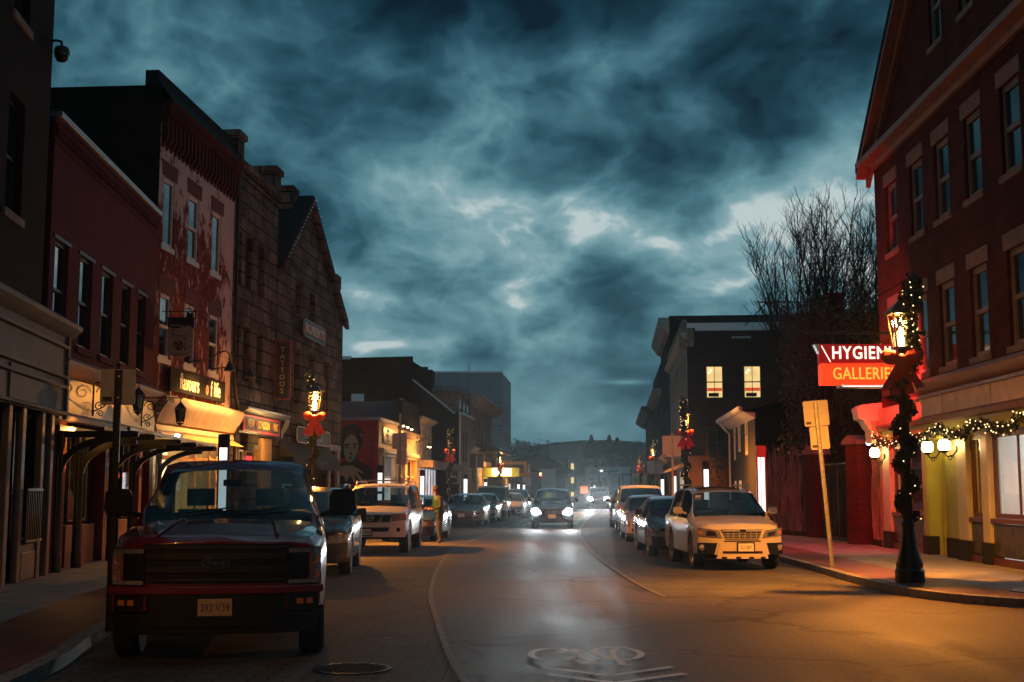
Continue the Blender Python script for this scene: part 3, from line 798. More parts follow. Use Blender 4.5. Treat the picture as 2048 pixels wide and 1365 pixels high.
LL = smooth([(.5, 6.5), (-.4, 10.86), (-1.0, 16.6), (-1.32, 20.7), (-1.57, 27.6), (-1.6, 34.4), (-1.1, 43.4), (-.09, 57.2), (1.3, 77), (4.0, 114), (7, 158)])
LR = smooth([(2.32, 19.3), (2.14, 23), (2.08, 31.8), (2.27, 39.3), (2.77, 51.5), (4.4, 72), (6.3, 92), (10.8, 148)])

def at_y(P, y):
    for (a, b), (c, d) in zip(P, P[1:]):
        if (b - y) * (d - y) <= 0 and b != d: return a + (c - a) * (y - b) / (d - b)
    return P[-1][0]
g = MB(); g.face([(-900, -200, -.16), (900, -200, -.16), (900, 1500, -.16), (-900, 1500, -.16)])
kind(g.build('ground', M['soil']), 'structure')
g = MB()
Y = [-6 + k * 2 for k in range(13)] + [18.9] + [20 + 4 * k for k in range(58)]
for a, b in zip(Y, Y[1:]):
    ra = 34 if a < 18.9 else at_y(KR[12:], a); rb = 34 if b <= 18.9 else at_y(KR[12:], b)
    g.face([(at_y(KL, a) - .05, a, 0), (ra + .05, a, 0), (rb + .05, b, 0), (at_y(KL, b) - .05, b, 0)])
kind(g.build('road', M['asphalt']), 'structure')
# paved parking lanes on both sides, edged by a line of granite setts
def lane(P, K, y0, y1, name):
    g = MB(); ys = [y0 + (y1 - y0) * k / 60 for k in range(61)]
    for a, b in zip(ys, ys[1:]):
        g.face([(at_y(P, a), a, .004), (at_y(K, a), a, .004), (at_y(K, b), b, .004), (at_y(P, b), b, .004)])
    return kind(g.build(name, M['lane']), 'structure')
lane(LL, KL, 7, 150, 'parking_lane')
KR2 = KR[12:]
g = MB(); ys = [19.3 + (147 - 19.3) * (k / 60) ** 1.3 for k in range(61)]
for a, b in zip(ys, ys[1:]):
    ka = at_y(KR2, a) if a > 23 else lerp(3.5, at_y(KR2, 23), (a - 19.3) / 3.7); kb = at_y(KR2, b) if b > 23 else lerp(3.5, at_y(KR2, 23), (b - 19.3) / 3.7)
    g.face([(at_y(LR, a), a, .004), (ka, a, .004), (kb, b, .004), (at_y(LR, b), b, .004)])
kind(g.build('parking_lane', M['lane']), 'structure')
for P in (LL, LR):
    kind(strip(MB(), offset(P, .035), offset(P, -.035), .009).build('lane_edging', M['seam']), 'structure')
# kerbs
for P, s in ((KL, 1), (KR, -1)):
    m = MB(); a = P; b = offset(P, s * .16)
    strip(m, a, a, -.02, .125); strip(m, a, b, .125, .13); strip(m, b, b, .13, -.02)
    kind(m.build('kerb', M['kerb']), 'structure')
# pavements
L1b = offset(KL, 1.25)
kind(strip(MB(), offset(KL, .16), L1b, .134).build('brick_strip', M['paver']), 'structure')
m = MB()
for i in range(len(KL) - 1):
    m.face([(KL[i][0] - .1, KL[i][1], .126), (KL[i + 1][0] - .1, KL[i + 1][1], .126), (min(KL[i + 1][0] - 12, -14), KL[i + 1][1], .126), (min(KL[i][0] - 12, -14), KL[i][1], .126)])
kind(m.build('pavement', M['walk']), 'structure')
R1b = offset(KR, -1.2)
kind(strip(MB(), offset(KR, -.16), R1b, .134).build('brick_strip', M['paver']), 'structure')
m = MB(); A = offset(KR, -.1)
iz = next(i for i, p in enumerate(A) if p[1] > 22.5); az = (36, A[iz][1])
for i in range(len(A) - 1):
    if i < iz: m.face([(A[i][0], A[i][1], .126), (A[i + 1][0], A[i + 1][1], .126), (az[0], az[1], .126)])
    else: m.face([(A[i][0], A[i][1], .126), (A[i + 1][0], A[i + 1][1], .126), (36, A[i + 1][1], .126), (36, A[i][1], .126)])
kind(m.build('pavement', M['walk']), 'structure')
# bike symbol and chevrons painted on the road
m = MB(); zl = [.006]
def pipe2(pts, w):
    for (a, b), (c, d) in zip(pts, pts[1:]):
        t = Vector((c - a, d - b)).normalized() * w / 2; z = zl[0]; zl[0] += .0002
        m.face([(a - t.y, b + t.x, z), (a + t.y, b - t.x, z), (c + t.y, d - t.x, z), (c - t.y, d + t.x, z)])
def circ(cx, cy, rx, ry, n=28): return [(cx + rx * math.cos(2 * PI * k / n), cy + ry * math.sin(2 * PI * k / n)) for k in range(n + 1)]
pipe2(circ(.41, 12.62, .225, .46), .07); pipe2(circ(1.04, 12.66, .235, .5), .07)
for s_ in ([(.41, 12.62), (.62, 12.75), (.66, 12.95), (.44, 12.7)], [(.62, 12.8), (.72, 12.0), (.98, 12.25), (.66, 12.9)], [(.74, 11.98), (.64, 11.86), (.86, 11.9)], [(1.02, 12.95), (.98, 12.3), (1.03, 11.85), (.95, 11.78), (1.1, 11.8)], [(1.0, 12.75), (1.07, 12.98)]):
    pipe2(s_, .06)
for dy in (0, -.42):
    pipe2([(.28 + (.03 if dy else 0), 11.62 + dy), (.86, 11.12 + dy), (1.46 + (.06 if dy else 0), 11.66 + dy)], .085)
kind(m.build('bicycle_marking', M['marking']), 'structure')
# striped green crossing further down the right lane
m = MB()
for k in range(9):
    y = 60 + k * 3.7
    m.face([(at_y(LR, y) - .35, y, .012), (at_y(LR, y) - 2.7, y, .012), (at_y(LR, y + 2) - 2.7, y + 2, .012), (at_y(LR, y + 2) - .35, y + 2, .012)])
kind(m.build('crossing_stripes', M['marking']), 'structure')
m = MB()
for y in range(58, 94, 3):
    m.face([(at_y(LR, y) - .25, y, .008), (at_y(LR, y) - 2.8, y, .008), (at_y(LR, y + 3) - 2.8, y + 3, .008), (at_y(LR, y + 3) - .25, y + 3, .008)])
kind(m.build('green_lane', M['green']), 'structure')
# covers let into the ground
def cover(name, label, loc, r, mt):
    t = thing(name, label, 'cover', loc)
    m = MB(); m.lathe([(r, 0), (r, .012), (r * .9, .012), (r * .9, .006), (.001, .006)], 24); m.build('cover_frame', M['black_metal'], t)
    m = MB(); m.lathe([(r * .88, .006), (r * .87, .014), (.001, .014)], 24)
    for k in range(-4, 5):
        w = math.sqrt(max(.01, (r * .8) ** 2 - (k * r * .18) ** 2)); m.box(-w, w, k * r * .18 - .012, k * r * .18 + .012, .013, .02)
    m.build('cover_plate', mt, t)
cover('manhole_cover', 'round manhole cover in the road beside the pickup truck', (-1.45, 11.6, .004), .36, M['dark_matt'])
cover('utility_cover', 'large shiny round utility cover let into the right brick pavement', (7.85, 18.75, .134), .5, M['steel'])

# ------------------------------------------------------------------ hills and far trees
m = MB(); n = 60
prev = None
for k in range(n + 1):
    x = -260 + k * 10.5
    h = 22 + 2.4 * math.sin(k * .5) + 2 * math.sin(k * .21 + 1)
    row = [(x, 470, -1), (x, 540, h * .6), (x, 610, h), (x, 800, h * .9)]
    if prev:
        for i in range(3): m.face([prev[i], prev[i + 1], row[i + 1], row[i]])
    prev = row
kind(m.build('hills', mat('dark_hillside', (.02, .028, .026), .9, var=.5, scale=.05)), 'structure')
def bare(mb, p, d, L_, r, depth, spread=.5, up=.25, rg=rng, kids=(2, 3), shrink=.72, tw=5):
    q = p + d * L_
    mid = p.lerp(q, .5) + Vector((rg.uniform(-1, 1), rg.uniform(-1, 1), 0)) * L_ * .04
    mb.tube([p, mid, q], [r, r * .85, r * .7], 3 if r < .03 else tw, False)
    if depth == 0: return
    for k in range(rg.randint(*kids)):
        dd = (d + Vector((rg.gauss(0, 1), rg.gauss(0, 1), rg.gauss(0, .6))) * spread + Vector((0, 0, up))).normalized()
        f = rg.uniform(.45, 1.0) if k else 1.0
        bare(mb, p.lerp(q, f), dd, L_ * shrink * rg.uniform(.75, 1.15), r * .66, depth - 1, spread, up, rg, kids, shrink, tw)
rg = random.Random(5)
for i, (px, D, h, sp) in enumerate([(1046, 520, 9, 0), (1075, 540, 7, 0), (1100, 560, 8, 0), (1125, 540, 8, 0), (1145, 560, 9, 0), (1182, 520, 7.5, 1), (1200, 540, 9, 0), (1218, 520, 7.5, 1), (1234, 530, 6.8, 1), (1252, 540, 8, 0), (1270, 540, 9, 0)]):
    x = (px - 1024) / 2500 * D
    words = ['first', 'second', 'third', 'fourth', 'fifth']
    lab = {5: 'pointed conifer standing alone left of the pair on the far wooded hill', 7: 'tallest conifer on the far wooded hill, left of a pair', 8: 'broad conifer on the far wooded hill, right of a pair'}.get(i)
    if not lab:
        nth = [0, 1, 2, 3, 4, 6, 9, 10].index(i)
        lab = ['round bare tree on the far hill nearest the pale tower block', 'low bare tree on the far hill, second from the pale tower block', 'bare tree on the far hill above the dark hipped roof', 'bare tree on the far hill left of the grey block on top', 'bare tree on the far hill behind the grey flat-topped block', 'leafless tree on the far hill between the conifers', 'leafless tree on the far hill just right of the conifers', 'leafless tree at the right end of the far hill'][nth]
    t = thing('hill_conifer' if sp else 'hill_tree', lab, 'tree', (x, D, 16.5), 0, 'trees on the far hill')
    MB().tube([(0, 0, -6), (0, 0, h * .5)], [.35, .2], 6).build('trunk', M['bark'], t)
    m = MB()
    if sp:
        for k in range(900):
            z = rg.random() ** 1.3 * h; rr = (1 - z / h) * h * .36 * rg.uniform(.5, 1.1) + .25; a = rg.uniform(0, 2 * PI)
            m.leaves((rr * math.cos(a), rr * math.sin(a), z), .3, 1, .8, rg=rg)
    else:
        for k in range(26):
            a = rg.uniform(0, 2 * PI); rr = rg.random() ** .5 * h * .4
            m.leaves((rr * math.cos(a), rr * math.sin(a), h * rg.uniform(.05, .55)), h * .16, 34, .6, rg=rg)
    m.build('crown', M['ivy'], t)
m = MB(); rg = random.Random(2)
for k in range(700):
    x = rg.uniform(-8, 66); y = rg.uniform(500, 600)
    m.leaves((x, y, rg.uniform(6, 20.5 + 1.5 * math.sin(x * .2) + 1.2 * math.sin(x * .07))), rg.uniform(.8, 1.9), 9, 1.1, rg=rg)
kind(m.build('woods', M['ivy']), 'stuff')
# ------------------------------------------------------------------ buildings
def frame(p, q):
    return (p[0], p[1], 0), math.atan2(q[1] - p[1], q[0] - p[0])
F0 = frame((-8.35, 23.0), (-8.35 - 1.1, 33.0))     # far-left corner block (x runs away from the camera)
F1 = frame((-8.45, 23.0), (-8.93, 31.0))
F2 = frame((-8.93, 31.0), (-7.18, 54.5))
FR = frame((9.80, 32.2), (9.58, 22.0))             # right gable house (x runs toward the camera)
FQ = frame((5.46, 0), (-2.54, -100.0))             # far right row, x = -distance

def front(mb, x0, x1, z0, z1, holes=(), y=0.0, rev=.16, top=None):
    """wall sheet in the xz plane with openings and their reveals; top = polyline of the roof edge over [x0,x1]"""
    xs = sorted({x0, x1} | {h[0] for h in holes} | {h[1] for h in holes} | ({p[0] for p in top} if top else set()))
    zs = sorted({z0, z1} | {h[2] for h in holes} | {h[3] for h in holes})
    T = (lambda x: pl(top, x)) if top else (lambda x: 1e9)
    for xa, xb in zip(xs, xs[1:]):
        for za, zb in zip(zs, zs[1:]):
            xm, zm = (xa + xb) / 2, (za + zb) / 2
            if any(h[0] < xm < h[1] and h[2] < zm < h[3] for h in holes): continue
            ta, tb = T(xa), T(xb)
            if za >= max(ta, tb): continue
            if zb <= min(ta, tb): mb.face([(xa, y, za), (xb, y, za), (xb, y, zb), (xa, y, zb)])
            else:
                pts = [(xa, za), (xb, za)]
                def clip(poly):
                    out = []
                    for (p, q) in zip(poly, poly[1:] + poly[:1]):
                        f = lambda w: lerp(ta, tb, (w[0] - xa) / (xb - xa)) - w[1]
                        a, b = f(p), f(q)
                        if a >= 0: out.append(p)
                        if a * b < 0: u = a / (a - b); out.append((lerp(p[0], q[0], u), lerp(p[1], q[1], u)))
                    return out
                c = clip([(xa, za), (xb, za), (xb, zb), (xa, zb)])
                if len(c) > 2: mb.face([(p[0], y, p[1]) for p in c])
    for a, b, c, d in holes:
        for q in (((a, c), (a, d)), ((b, c), (b, d)), ((a, c), (b, c)), ((a, d), (b, d))):
            (xa, za), (xb, zb) = q
            mb.face([(xa, y, za), (xb, y, zb), (xb, y + rev, zb), (xa, y + rev, za)])
    return mb

def window(root, x0, x1, z0, z1, y=.12, fm='white_frame', pm='pane', fw=.06, sash=True, sill=None, lintel=None, mull=0, lh=.28, label=None, proud=.05):
    m = MB()
    m.box(x0, x0 + fw, y - .03, y + .04, z0, z1); m.box(x1 - fw, x1, y - .03, y + .04, z0, z1)
    m.box(x0 + fw, x1 - fw, y - .03, y + .04, z1 - fw * 1.3, z1); m.box(x0 + fw, x1 - fw, y - .04, y + .04, z0, z0 + fw)
    zm = (z0 + z1) / 2
    if sash: m.box(x0 + fw, x1 - fw, y - .025, y + .035, zm - fw * .5, zm + fw * .5)
    for k in range(mull):
        xm = lerp(x0, x1, (k + 1) / (mull + 1)); m.box(xm - .02, xm + .02, y - .01, y + .03, z0 + fw, z1 - fw)
    w = m.build('window', M[fm], root, label=label)
    if sash:
        boxes((x0 + fw, x1 - fw, y + .012, y + .02, zm, z1 - fw)).build('pane', M[pm], w)
        boxes((x0 + fw, x1 - fw, y + .028, y + .034, z0 + fw, zm)).build('pane', M[pm], w)
    else:
        boxes((x0 + fw, x1 - fw, y + .012, y + .02, z0 + fw, z1 - fw)).build('pane', M[pm], w)
    if sill: boxes((x0 - .1, x1 + .1, -proud, .1, z0 - .14, z0 - .002)).build('sill', M[sill], w, bevel=.008)
    if lintel: boxes((x0 - .12, x1 + .12, -.025, .1, z1 + .002, z1 + lh)).build('lintel', M[lintel], w, bevel=.006)
    return w

def shell(root, x0, x1, depth, h, wm, rm='dark_matt', z0=0, name='side_wall', y0=0.0):
    """the other three walls and a flat roof behind a front"""
    m = MB()
    m.face([(x0, y0, z0), (x0, depth, z0), (x0, depth, h), (x0, y0, h)]); m.face([(x1, y0, z0), (x1, depth, z0), (x1, depth, h), (x1, y0, h)])
    m.face([(x0, depth, z0), (x1, depth, z0), (x1, depth, h), (x0, depth, h)])
    m.build(name, M[wm], root)
    m = MB(); m.face([(x0, y0, h - .25), (x1, y0, h - .25), (x1, depth, h - .25), (x0, depth, h - .25)]); m.build('roof', M[rm], root)

def moulding(x0, x1, prof, end=True):
    """prof: (y,z) outline of a moulding run along x"""
    return MB().prism([(p[0], p[1]) for p in prof], x0, x1, 0)

# ---- far-left corner block: dark brick over a grey timber shopfront
t = thing('corner_building', 'dark brick corner building with grey panelled shopfront at far left', 'building', F0[0], F0[1])
W0 = [(-3.9, -3.0, 6.0, 7.9), (-1.75, -.95, 4.9, 7.2), (-3.9, -3.0, 9.2, 11.0), (-1.75, -.95, 9.2, 11.0)]
W0 += [(-3.6 - 3 * k, -2.7 - 3 * k, z, z + 2.1) for k in range(1, 16) for z in (5.2, 9.2)]
W0 = [w for w in W0 if w[1] < -1.6]
boxes((-1.5, -.06, 0, 12, 4.2, 4.72)).build('shop_roof', M['dark_matt'], t)
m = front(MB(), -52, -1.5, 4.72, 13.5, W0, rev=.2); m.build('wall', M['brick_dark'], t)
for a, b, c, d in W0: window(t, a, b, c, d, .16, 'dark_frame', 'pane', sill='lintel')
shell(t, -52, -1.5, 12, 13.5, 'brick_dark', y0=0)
# storefront: cornice, three panelled bands, pilasters
moulding(-52, .22, [(.0, 4.3), (-.32, 4.55), (-.34, 4.62), (-.3, 4.66), (0, 4.74)]).build('cornice', M['grey_wood'], t)
s = boxes((-52, .0, -.12, 0, 2.96, 4.55)).build('fascia', M['grey_wood'], t)
m = MB()
for z in (4.17, 3.62, 3.45, 2.97): m.prism([(-.12, z), (-.19, z + .02), (-.2, z + .06), (-.12, z + .09)], -52, -.1, 0)
m.box(-.1, .02, -.17, -.1, 2.9, 4.5); m.box(-3.66, -3.58, -.15, -.1, 2.96, 3.6)
m.build('fascia_moulding', M['grey_wood'], t)
m = MB()
for x in (-3.35, -2.55, -1.35, -.72): boxes((x - .1, x + .1, -.1, .02, .0, 2.95)).build('pilaster', M['tan_wood'], t, bevel=.015)
m.box(-2.44, -1.46, -.06, .02, .0, .72); m.box(-2.36, -1.54, -.09, -.05, .15, .6)
m.build('panel', M['tan_wood'], t, bevel=.015); boxes((-52, -3.46, -.06, .02, 0, .8)).build('stall_riser', M['tan_wood'], t)
m = MB(); front(m, -.68, -.02, .0, 2.95, (), 0); m.build('brick_pier', M['brick_maroon'], t)
window(t, -2.5, -1.4, .78, 2.9, .1, 'dark_frame', 'pane_dull', sash=False, mull=1)
boxes((-52, -3.4, .05, .07, .8, 2.95)).build('shop_window', M['pane_dull'], t)
boxes((-1.3, -.76, .04, .06, .3, 2.9)).build('side_panel', M['dark_matt'], t)
m = MB()
for k in range(9): m.box(-2.42 + k * .11, -2.4 + k * .11, -.16, -.14, .78, 1.62)
m.box(-2.45, -1.45, -.17, -.13, 1.6, 1.64); m.box(-2.45, -1.45, -.17, -.13, .76, .8)
m.build('railing', M['black_metal'], t)
c = thing('security_camera', 'dome security camera on a short arm high on the dark corner building', 'camera', (-8.16, 21.35, 9.4))
m = MB(); m.tube([(-.25, 0, .1), (.1, 0, .12), (.18, 0, .1), (.2, 0, .0)], .025, 8); m.box(-.29, -.24, -.08, .08, .0, .2); m.build('arm', M['black_metal'], c, 40)
MB().lathe([(.001, 0), (.11, -.01), (.13, -.06), (.135, -.14)], 14, (.2, 0, 0)).build('housing', M['dark_frame'], c, 40)
MB().lathe([(.12, -.14), (.115, -.2), (.08, -.26), (.001, -.285)], 14, (.2, 0, 0)).build('dome', M['pane'], c, 60)

# ---- maroon painted brick, five tall windows
t = thing('brick_building', 'two-storey maroon painted brick building with five tall narrow windows', 'building', F1[0], F1[1])
WX = [(-.29, .56), (1.35, 2.25), (3.0, 3.9), (4.66, 5.46), (6.18, 6.95)]
H = [(a, b, 4.42, 6.24) for a, b in WX]
m = front(MB(), -.6, 7.95, 2.9, 8.5, H, rev=.22); m.build('wall', M['brick_maroon'], t)
for a, b, c, d in H: window(t, a, b, c, d, .09, 'dark_frame', 'pane', .055, sill='brick_maroon', lintel='dark_frame', lh=.07)
shell(t, -.6, 7.95, 11, 8.4, 'brick_maroon')
moulding(-.6, 7.9, [(0, 8.46), (-.1, 8.46), (-.12, 8.5), (-.12, 8.56), (.3, 8.56), (.3, 8.5)]).build('coping', M['galv'], t)
m = MB()
for k in range(66): m.box(-.5 + k * .127, -.44 + k * .127, -.05, 0, 8.1, 8.26)
m.box(-.6, 7.95, -.06, 0, 8.27, 8.33); m.box(-.6, 7.95, -.03, 0, 7.98, 8.03); m.build('dentil_course', M['brick_maroon'], t)
moulding(-.1, 8.1, [(0, 3.72), (-.1, 3.74), (-.26, 3.9), (-.3, 4.0), (-.26, 4.05), (-.1, 4.12), (0, 4.16)]).build('cornice', M['trim'], t, 40)
boxes((-.1, 7.9, -.1, -.002, 3.06, 3.72)).build('fascia', mat('dark_bronze_fascia', (.06, .055, .05), .35, .3, var=.5, scale=1.5), t)
moulding(-.1, 7.9, [(0, 2.9), (-.14, 2.92), (-.16, 3.0), (-.12, 3.06), (0, 3.06)]).build('fascia_moulding', M['tan_wood'], t)
# shop wall set back behind the iron columns
m = MB()
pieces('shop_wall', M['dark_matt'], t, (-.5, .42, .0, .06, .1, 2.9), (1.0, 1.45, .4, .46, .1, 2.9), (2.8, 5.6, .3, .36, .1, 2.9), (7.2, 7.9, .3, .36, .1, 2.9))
front(MB(), .5, 1.0, .0, 2.9, (), .02).build('brick_pier', M['brick_orange'], t)
lamp('POINT', 'porch_light', t, (.76, -.25, 2.75), 22, (1, .42, .1), .05)
pieces('stall_riser', mat('dark_crimson_panels', (.16, .02, .035), .5), t, (1.45, 3.5, .1, .36, .1, .92), (5.5, 7.2, .1, .36, .1, .95), bevel=.01)
pieces('door_post', mat('dark_crimson_wood', (.2, .02, .03), .5), t, (4.0, 4.3, .05, .3, .1, 2.9), (7.0, 7.25, .02, .3, .1, 2.9))
warm = emis('amber_window_blind', (1, .5, .08), .5, .35, 1.2)
for i, (a, b) in enumerate(((1.5, 2.78), (5.65, 6.98))):
    w = window(t, a, b, 1.0, 2.78, .12, 'dark_frame', 'clear', .05, sash=False)
    boxes((a, b, .5, .52, 1.0, 2.8)).build('blind', warm, w)
fig = thing('window_mannequin', 'orange patterned dress display lit behind the first amber window', 'window display')
fig.location = Matrix.Rotation(F1[1], 4, 'Z') @ Vector((1.8, .28, 1.0)) + Vector(F1[0]); fig.rotation_euler = (0, 0, F1[1])
m = MB(); m.lathe([(.2, 0), (.24, .1), (.2, .45), (.1, .75), (.14, .95), (.12, 1.02), (.04, 1.08)], 14); m.build('dress', mat('orange_print_cloth', (.8, .28, .05), .7, var=.6, scale=7, col2=(.3, .12, .04)), fig, 50)
MB().ball((0, 0, 1.18), .075, 8, 1.25).build('head', M['dark_red'], fig, 50)
def bauble(name, lab, p, r, mt, fr=F1):
    o = MB().ball((0, 0, 0), r, 10); m_ = o
    m_.tube([(0, 0, r * .9), (0, 0, r * 1.5)], r * .2, 6)
    o = m_.build(name, mt, None, 50); tag(o, lab, 'ornament')
    o.location = Matrix.Rotation(fr[1], 4, 'Z') @ Vector(p) + Vector(fr[0])
bauble('red_ornament', 'glowing red ball hanging in the first amber window', (1.62, .2, 2.1), .07, emis('lit_red_ball', (1, .1, .03), 2.5))
bauble('red_ornament', 'glowing red ornament hanging in the second amber window behind the mirror', (5.95, .2, 1.95), .07, emis('lit_red_ornament', (1, .12, .04), 2.5))
# iron columns with arched awning brackets: one thing
aw = thing('awning_frame', 'black iron awning frame with arched brackets on fluted columns', 'awning frame', F1[0], F1[1])
for x in (.1, 1.45, 4.0, 5.75, 8.35):
    m = MB(); m.lathe([(.1, .12), (.1, .4), (.075, .5), (.07, 2.3), (.1, 2.42), (.1, 2.66)], 12, (x, -.12, 0))
    for k in range(6):
        a = 2 * PI * k / 6; m.tube([(x + .075 * math.cos(a), -.12 + .075 * math.sin(a), .5), (x + .072 * math.cos(a), -.12 + .072 * math.sin(a), 2.28)], .014, 4)
    m.build('column', M['black_metal'], aw, 40)
    m = MB(); n = 12
    pts = [(x, -.15 - 1.05 * (1 - math.cos(PI / 2 * k / n)), 1.95 + .62 * math.sin(PI / 2 * k / n)) for k in range(n + 1)]
    for k in range(n):
        a, b = pts[k], pts[k + 1]; tv = Vector((0, b[1] - a[1], b[2] - a[2])).normalized(); nv = Vector((0, -tv.z, tv.y)) * .06
        for w in (-1,): m.prism([(a[1] - nv.y, a[2] - nv.z), (b[1] - nv.y, b[2] - nv.z), (b[1] + nv.y, b[2] + nv.z), (a[1] + nv.y, a[2] + nv.z)], x - .035, x + .035, 0)
    m.box(x - .04, x + .04, -1.5, -.1, 2.58, 2.7)
    m.ball((x, -1.5, 2.64), .06, 6)
    m.build('bracket', M['black_metal'], aw)
boxes((-.2, 8.6, -.2, -.1, 2.7, 2.8), (-.2, 8.6, -1.0, -.94, 2.7, 2.76), (-.2, 8.6, -1.46, -1.4, 2.7, 2.76)).build('rail', M['black_metal'], aw)
def scroll(m, x, y, z, r, turns, flip, w=.012, s=1, n=26):
    pts = []
    for k in range(n + 1):
        a = turns * 2 * PI * k / n; rr = r * (1 - .8 * k / n)
        pts.append((x, y + s * rr * math.cos(a) * flip, z + rr * math.sin(a)))
    m.tube(pts, w, 5)
for i, x in enumerate((2.3, 6.5)):
    b = thing('lantern_bracket', ['scrolled iron lantern bracket nearer the grey shopfront, partly behind the street sign', 'scrolled iron lantern bracket beside the orange lit cornice'][i], 'wall lamp', Matrix.Rotation(F1[1], 4, 'Z') @ Vector((x, 0, 0)) + Vector(F1[0]), F1[1], 'lanterns on scroll brackets')
    m = MB(); m.box(-.015, .015, -.12, -.09, 3.1, 3.85); m.tube([(0, -.1, 3.78), (0, -1.05, 3.78)], .016, 6)
    m.tube([(0, -.12, 3.2), (0, -.3, 3.28), (0, -.55, 3.5), (0, -.75, 3.78)], .014, 6)
    for y, z, r, f in ((-.3, 3.58, .14, 1), (-.22, 3.3, .1, -1), (-.55, 3.64, .1, -1), (-.25, 3.15, .07, 1), (-.8, 3.7, .06, 1)): scroll(m, 0, y, z, r, 1.4, f)
    m.build('bracket', M['black_metal'], b)
    m = MB(); cy = -1.0
    m.tube([(0, cy, 3.78), (0, cy, 3.66)], .012, 6); m.lathe([(.02, 3.68), (.05, 3.64), (.13, 3.54), (.14, 3.52), (.001, 3.52)], 4, (0, cy, 0))
    for a in range(4):
        c_, s_ = math.cos(a * PI / 2), math.sin(a * PI / 2); m.tube([(.13 * c_, cy + .13 * s_, 3.53), (.085 * c_, cy + .085 * s_, 3.2)], .009, 4)
    m.lathe([(.085, 3.2), (.09, 3.18), (.03, 3.14), (.001, 3.1)], 4, (0, cy, 0)); m.build('lantern', M['black_metal'], b)
    MB().lathe([(.12, 3.51), (.078, 3.21)], 4, (0, cy, 0)).build('lantern_glass', M['pane_dull'], b)
fl = thing('floodlight', 'small white floodlight glaring on the black awning frame', 'floodlight', Matrix.Rotation(F1[1], 4, 'Z') @ Vector((8.0, -.7, 2.9)) + Vector(F1[0]), F1[1])
boxes((-.1, .1, -.06, .06, -.06, .08)).build('housing', M['black_metal'], fl, bevel=.01)
MB().lathe([(.001, -.125), (.07, -.12), (.075, -.1)], 14, (0, 0, .02), 0).build('lens', emis('floodlight_lens', (.9, 1, .95), 12), fl, rot=(0, 0, -.5))
lamp('SPOT', 'flood', fl, (-.2, .0, .1), 60, (.95, 1, .95), .05, (R(60), 0, R(-60)), R(90), .6)

# ---- red brick with peeling paint, three windows a floor, timber shopfront
t = thing('brick_building', 'three-storey red brick building with peeling white paint and a cream shopfront', 'building', F2[0], F2[1])
WX = [(.32, 1.1), (2.25, 3.1), (4.3, 5.12)]
H = [(a, b, 7.85, 9.6) for a, b in WX] + [(a, b, 4.95, 6.6) for a, b in WX]
front(MB(), -.05, 6.38, 3.9, 11.5, H, rev=.2).build('wall', M['brick_peel'], t)
for i, (a, b, c, d) in enumerate(H):
    window(t, a, b, c, d, .06, 'white_frame', 'pane', .075, sash=(i % 3 == 1 or i > 2), sill='white_frame', proud=.02)
arch = mat('red_brick_arch', (.1, .02, .017), .85, var=.3, scale=8)
for a, b, c, d in H: MB().prism([(a - .15, d + .02), (b + .15, d + .02), (b + .2, d + .42), (a - .2, d + .42)], -.015, .02).build('window_head', arch, t)
m = MB(); shell(t, -.05, 6.38, 12, 11.9, 'brick_dark')
m = MB()
m.box(-.05, 6.38, -.1, 0, 11.1, 11.22); m.box(-.05, 6.38, -.2, 0, 11.22, 11.3); m.box(-.05, 6.38, -.3, .3, 11.42, 11.5); m.box(-.05, 6.38, -.24, 0, 11.3, 11.42)
for k in range(21): m.box(.02 + k * .305, .17 + k * .305, -.16, 0, 10.55, 11.1); m.prism([(-.16, 10.55), (0, 10.3), (0, 10.55)], .02 + k * .305, .17 + k * .305, 0)
for k in range(50): m.box(k * .127, k * .127 + .06, -.19, -.1, 11.12, 11.2)
m.build('brick_cornice', M['brick_red'], t)
m = MB(); m.box(-.05, 6.38, .1, .45, 11.5, 12.3); m.face([(-.05, -.3, 11.5), (6.38, -.3, 11.5), (6.38, .3, 12.3), (-.05, .3, 12.3)]); m.build('parapet', M['slate'], t)
moulding(.0, 6.7, [(0, 3.25), (-.12, 3.3), (-.2, 3.5), (-.32, 3.7), (-.38, 3.84), (-.36, 3.93), (-.1, 4.02), (0, 4.05)]).build('cornice', M['cream'], t, 40)
moulding(.0, 6.5, [(0, 2.98), (-.1, 3.0), (-.14, 3.12), (-.1, 3.24), (0, 3.25)]).build('fascia_moulding', M['cream'], t)
m = MB()
for k in range(30): m.prism([(-.16, 3.0), (-.45, 2.88), (-.45, 2.9), (-.16, 3.06)], .1 + k * .21, .3 + k * .21, 0)
m.build('valance', mat('faded_striped_valance', (.45, .27, .1), .8, var=.4, scale=14), t)
m = MB()
for x in (.15, .62, 3.3, 4.55, 5.15, 6.2): m.box(x - .09, x + .09, -.05, .15, .1, 2.98)
m.box(.15, 6.3, -.02, .15, .1, .7); m.box(.6, 5.1, -.02, .12, 2.38, 2.5); m.box(5.2, 6.2, .0, .1, .6, 2.98); m.box(5.0, 5.5, -.12, .0, 1.75, 1.82)
m.build('shopfront_frame', M['cream'], t, bevel=.01)
boxes((.6, 5.1, .1, .11, .7, 2.98)).build('shop_glass', M['clear'], t)
shopw = emis('bright_shop_interior', (1, .74, .36), 3.4, .35, .8)
m = MB(); m.box(.2, 5.1, 1.4, 1.45, .1, 2.98); m.build('interior_wall', shopw, t)
m = MB(); m.box(.15, .2, .15, 1.4, .1, 2.98); m.box(5.1, 5.15, .15, 1.4, .1, 2.98); m.box(.2, 5.1, .15, 1.4, 2.98, 3.0); m.build('interior_side', M['cream'], t)
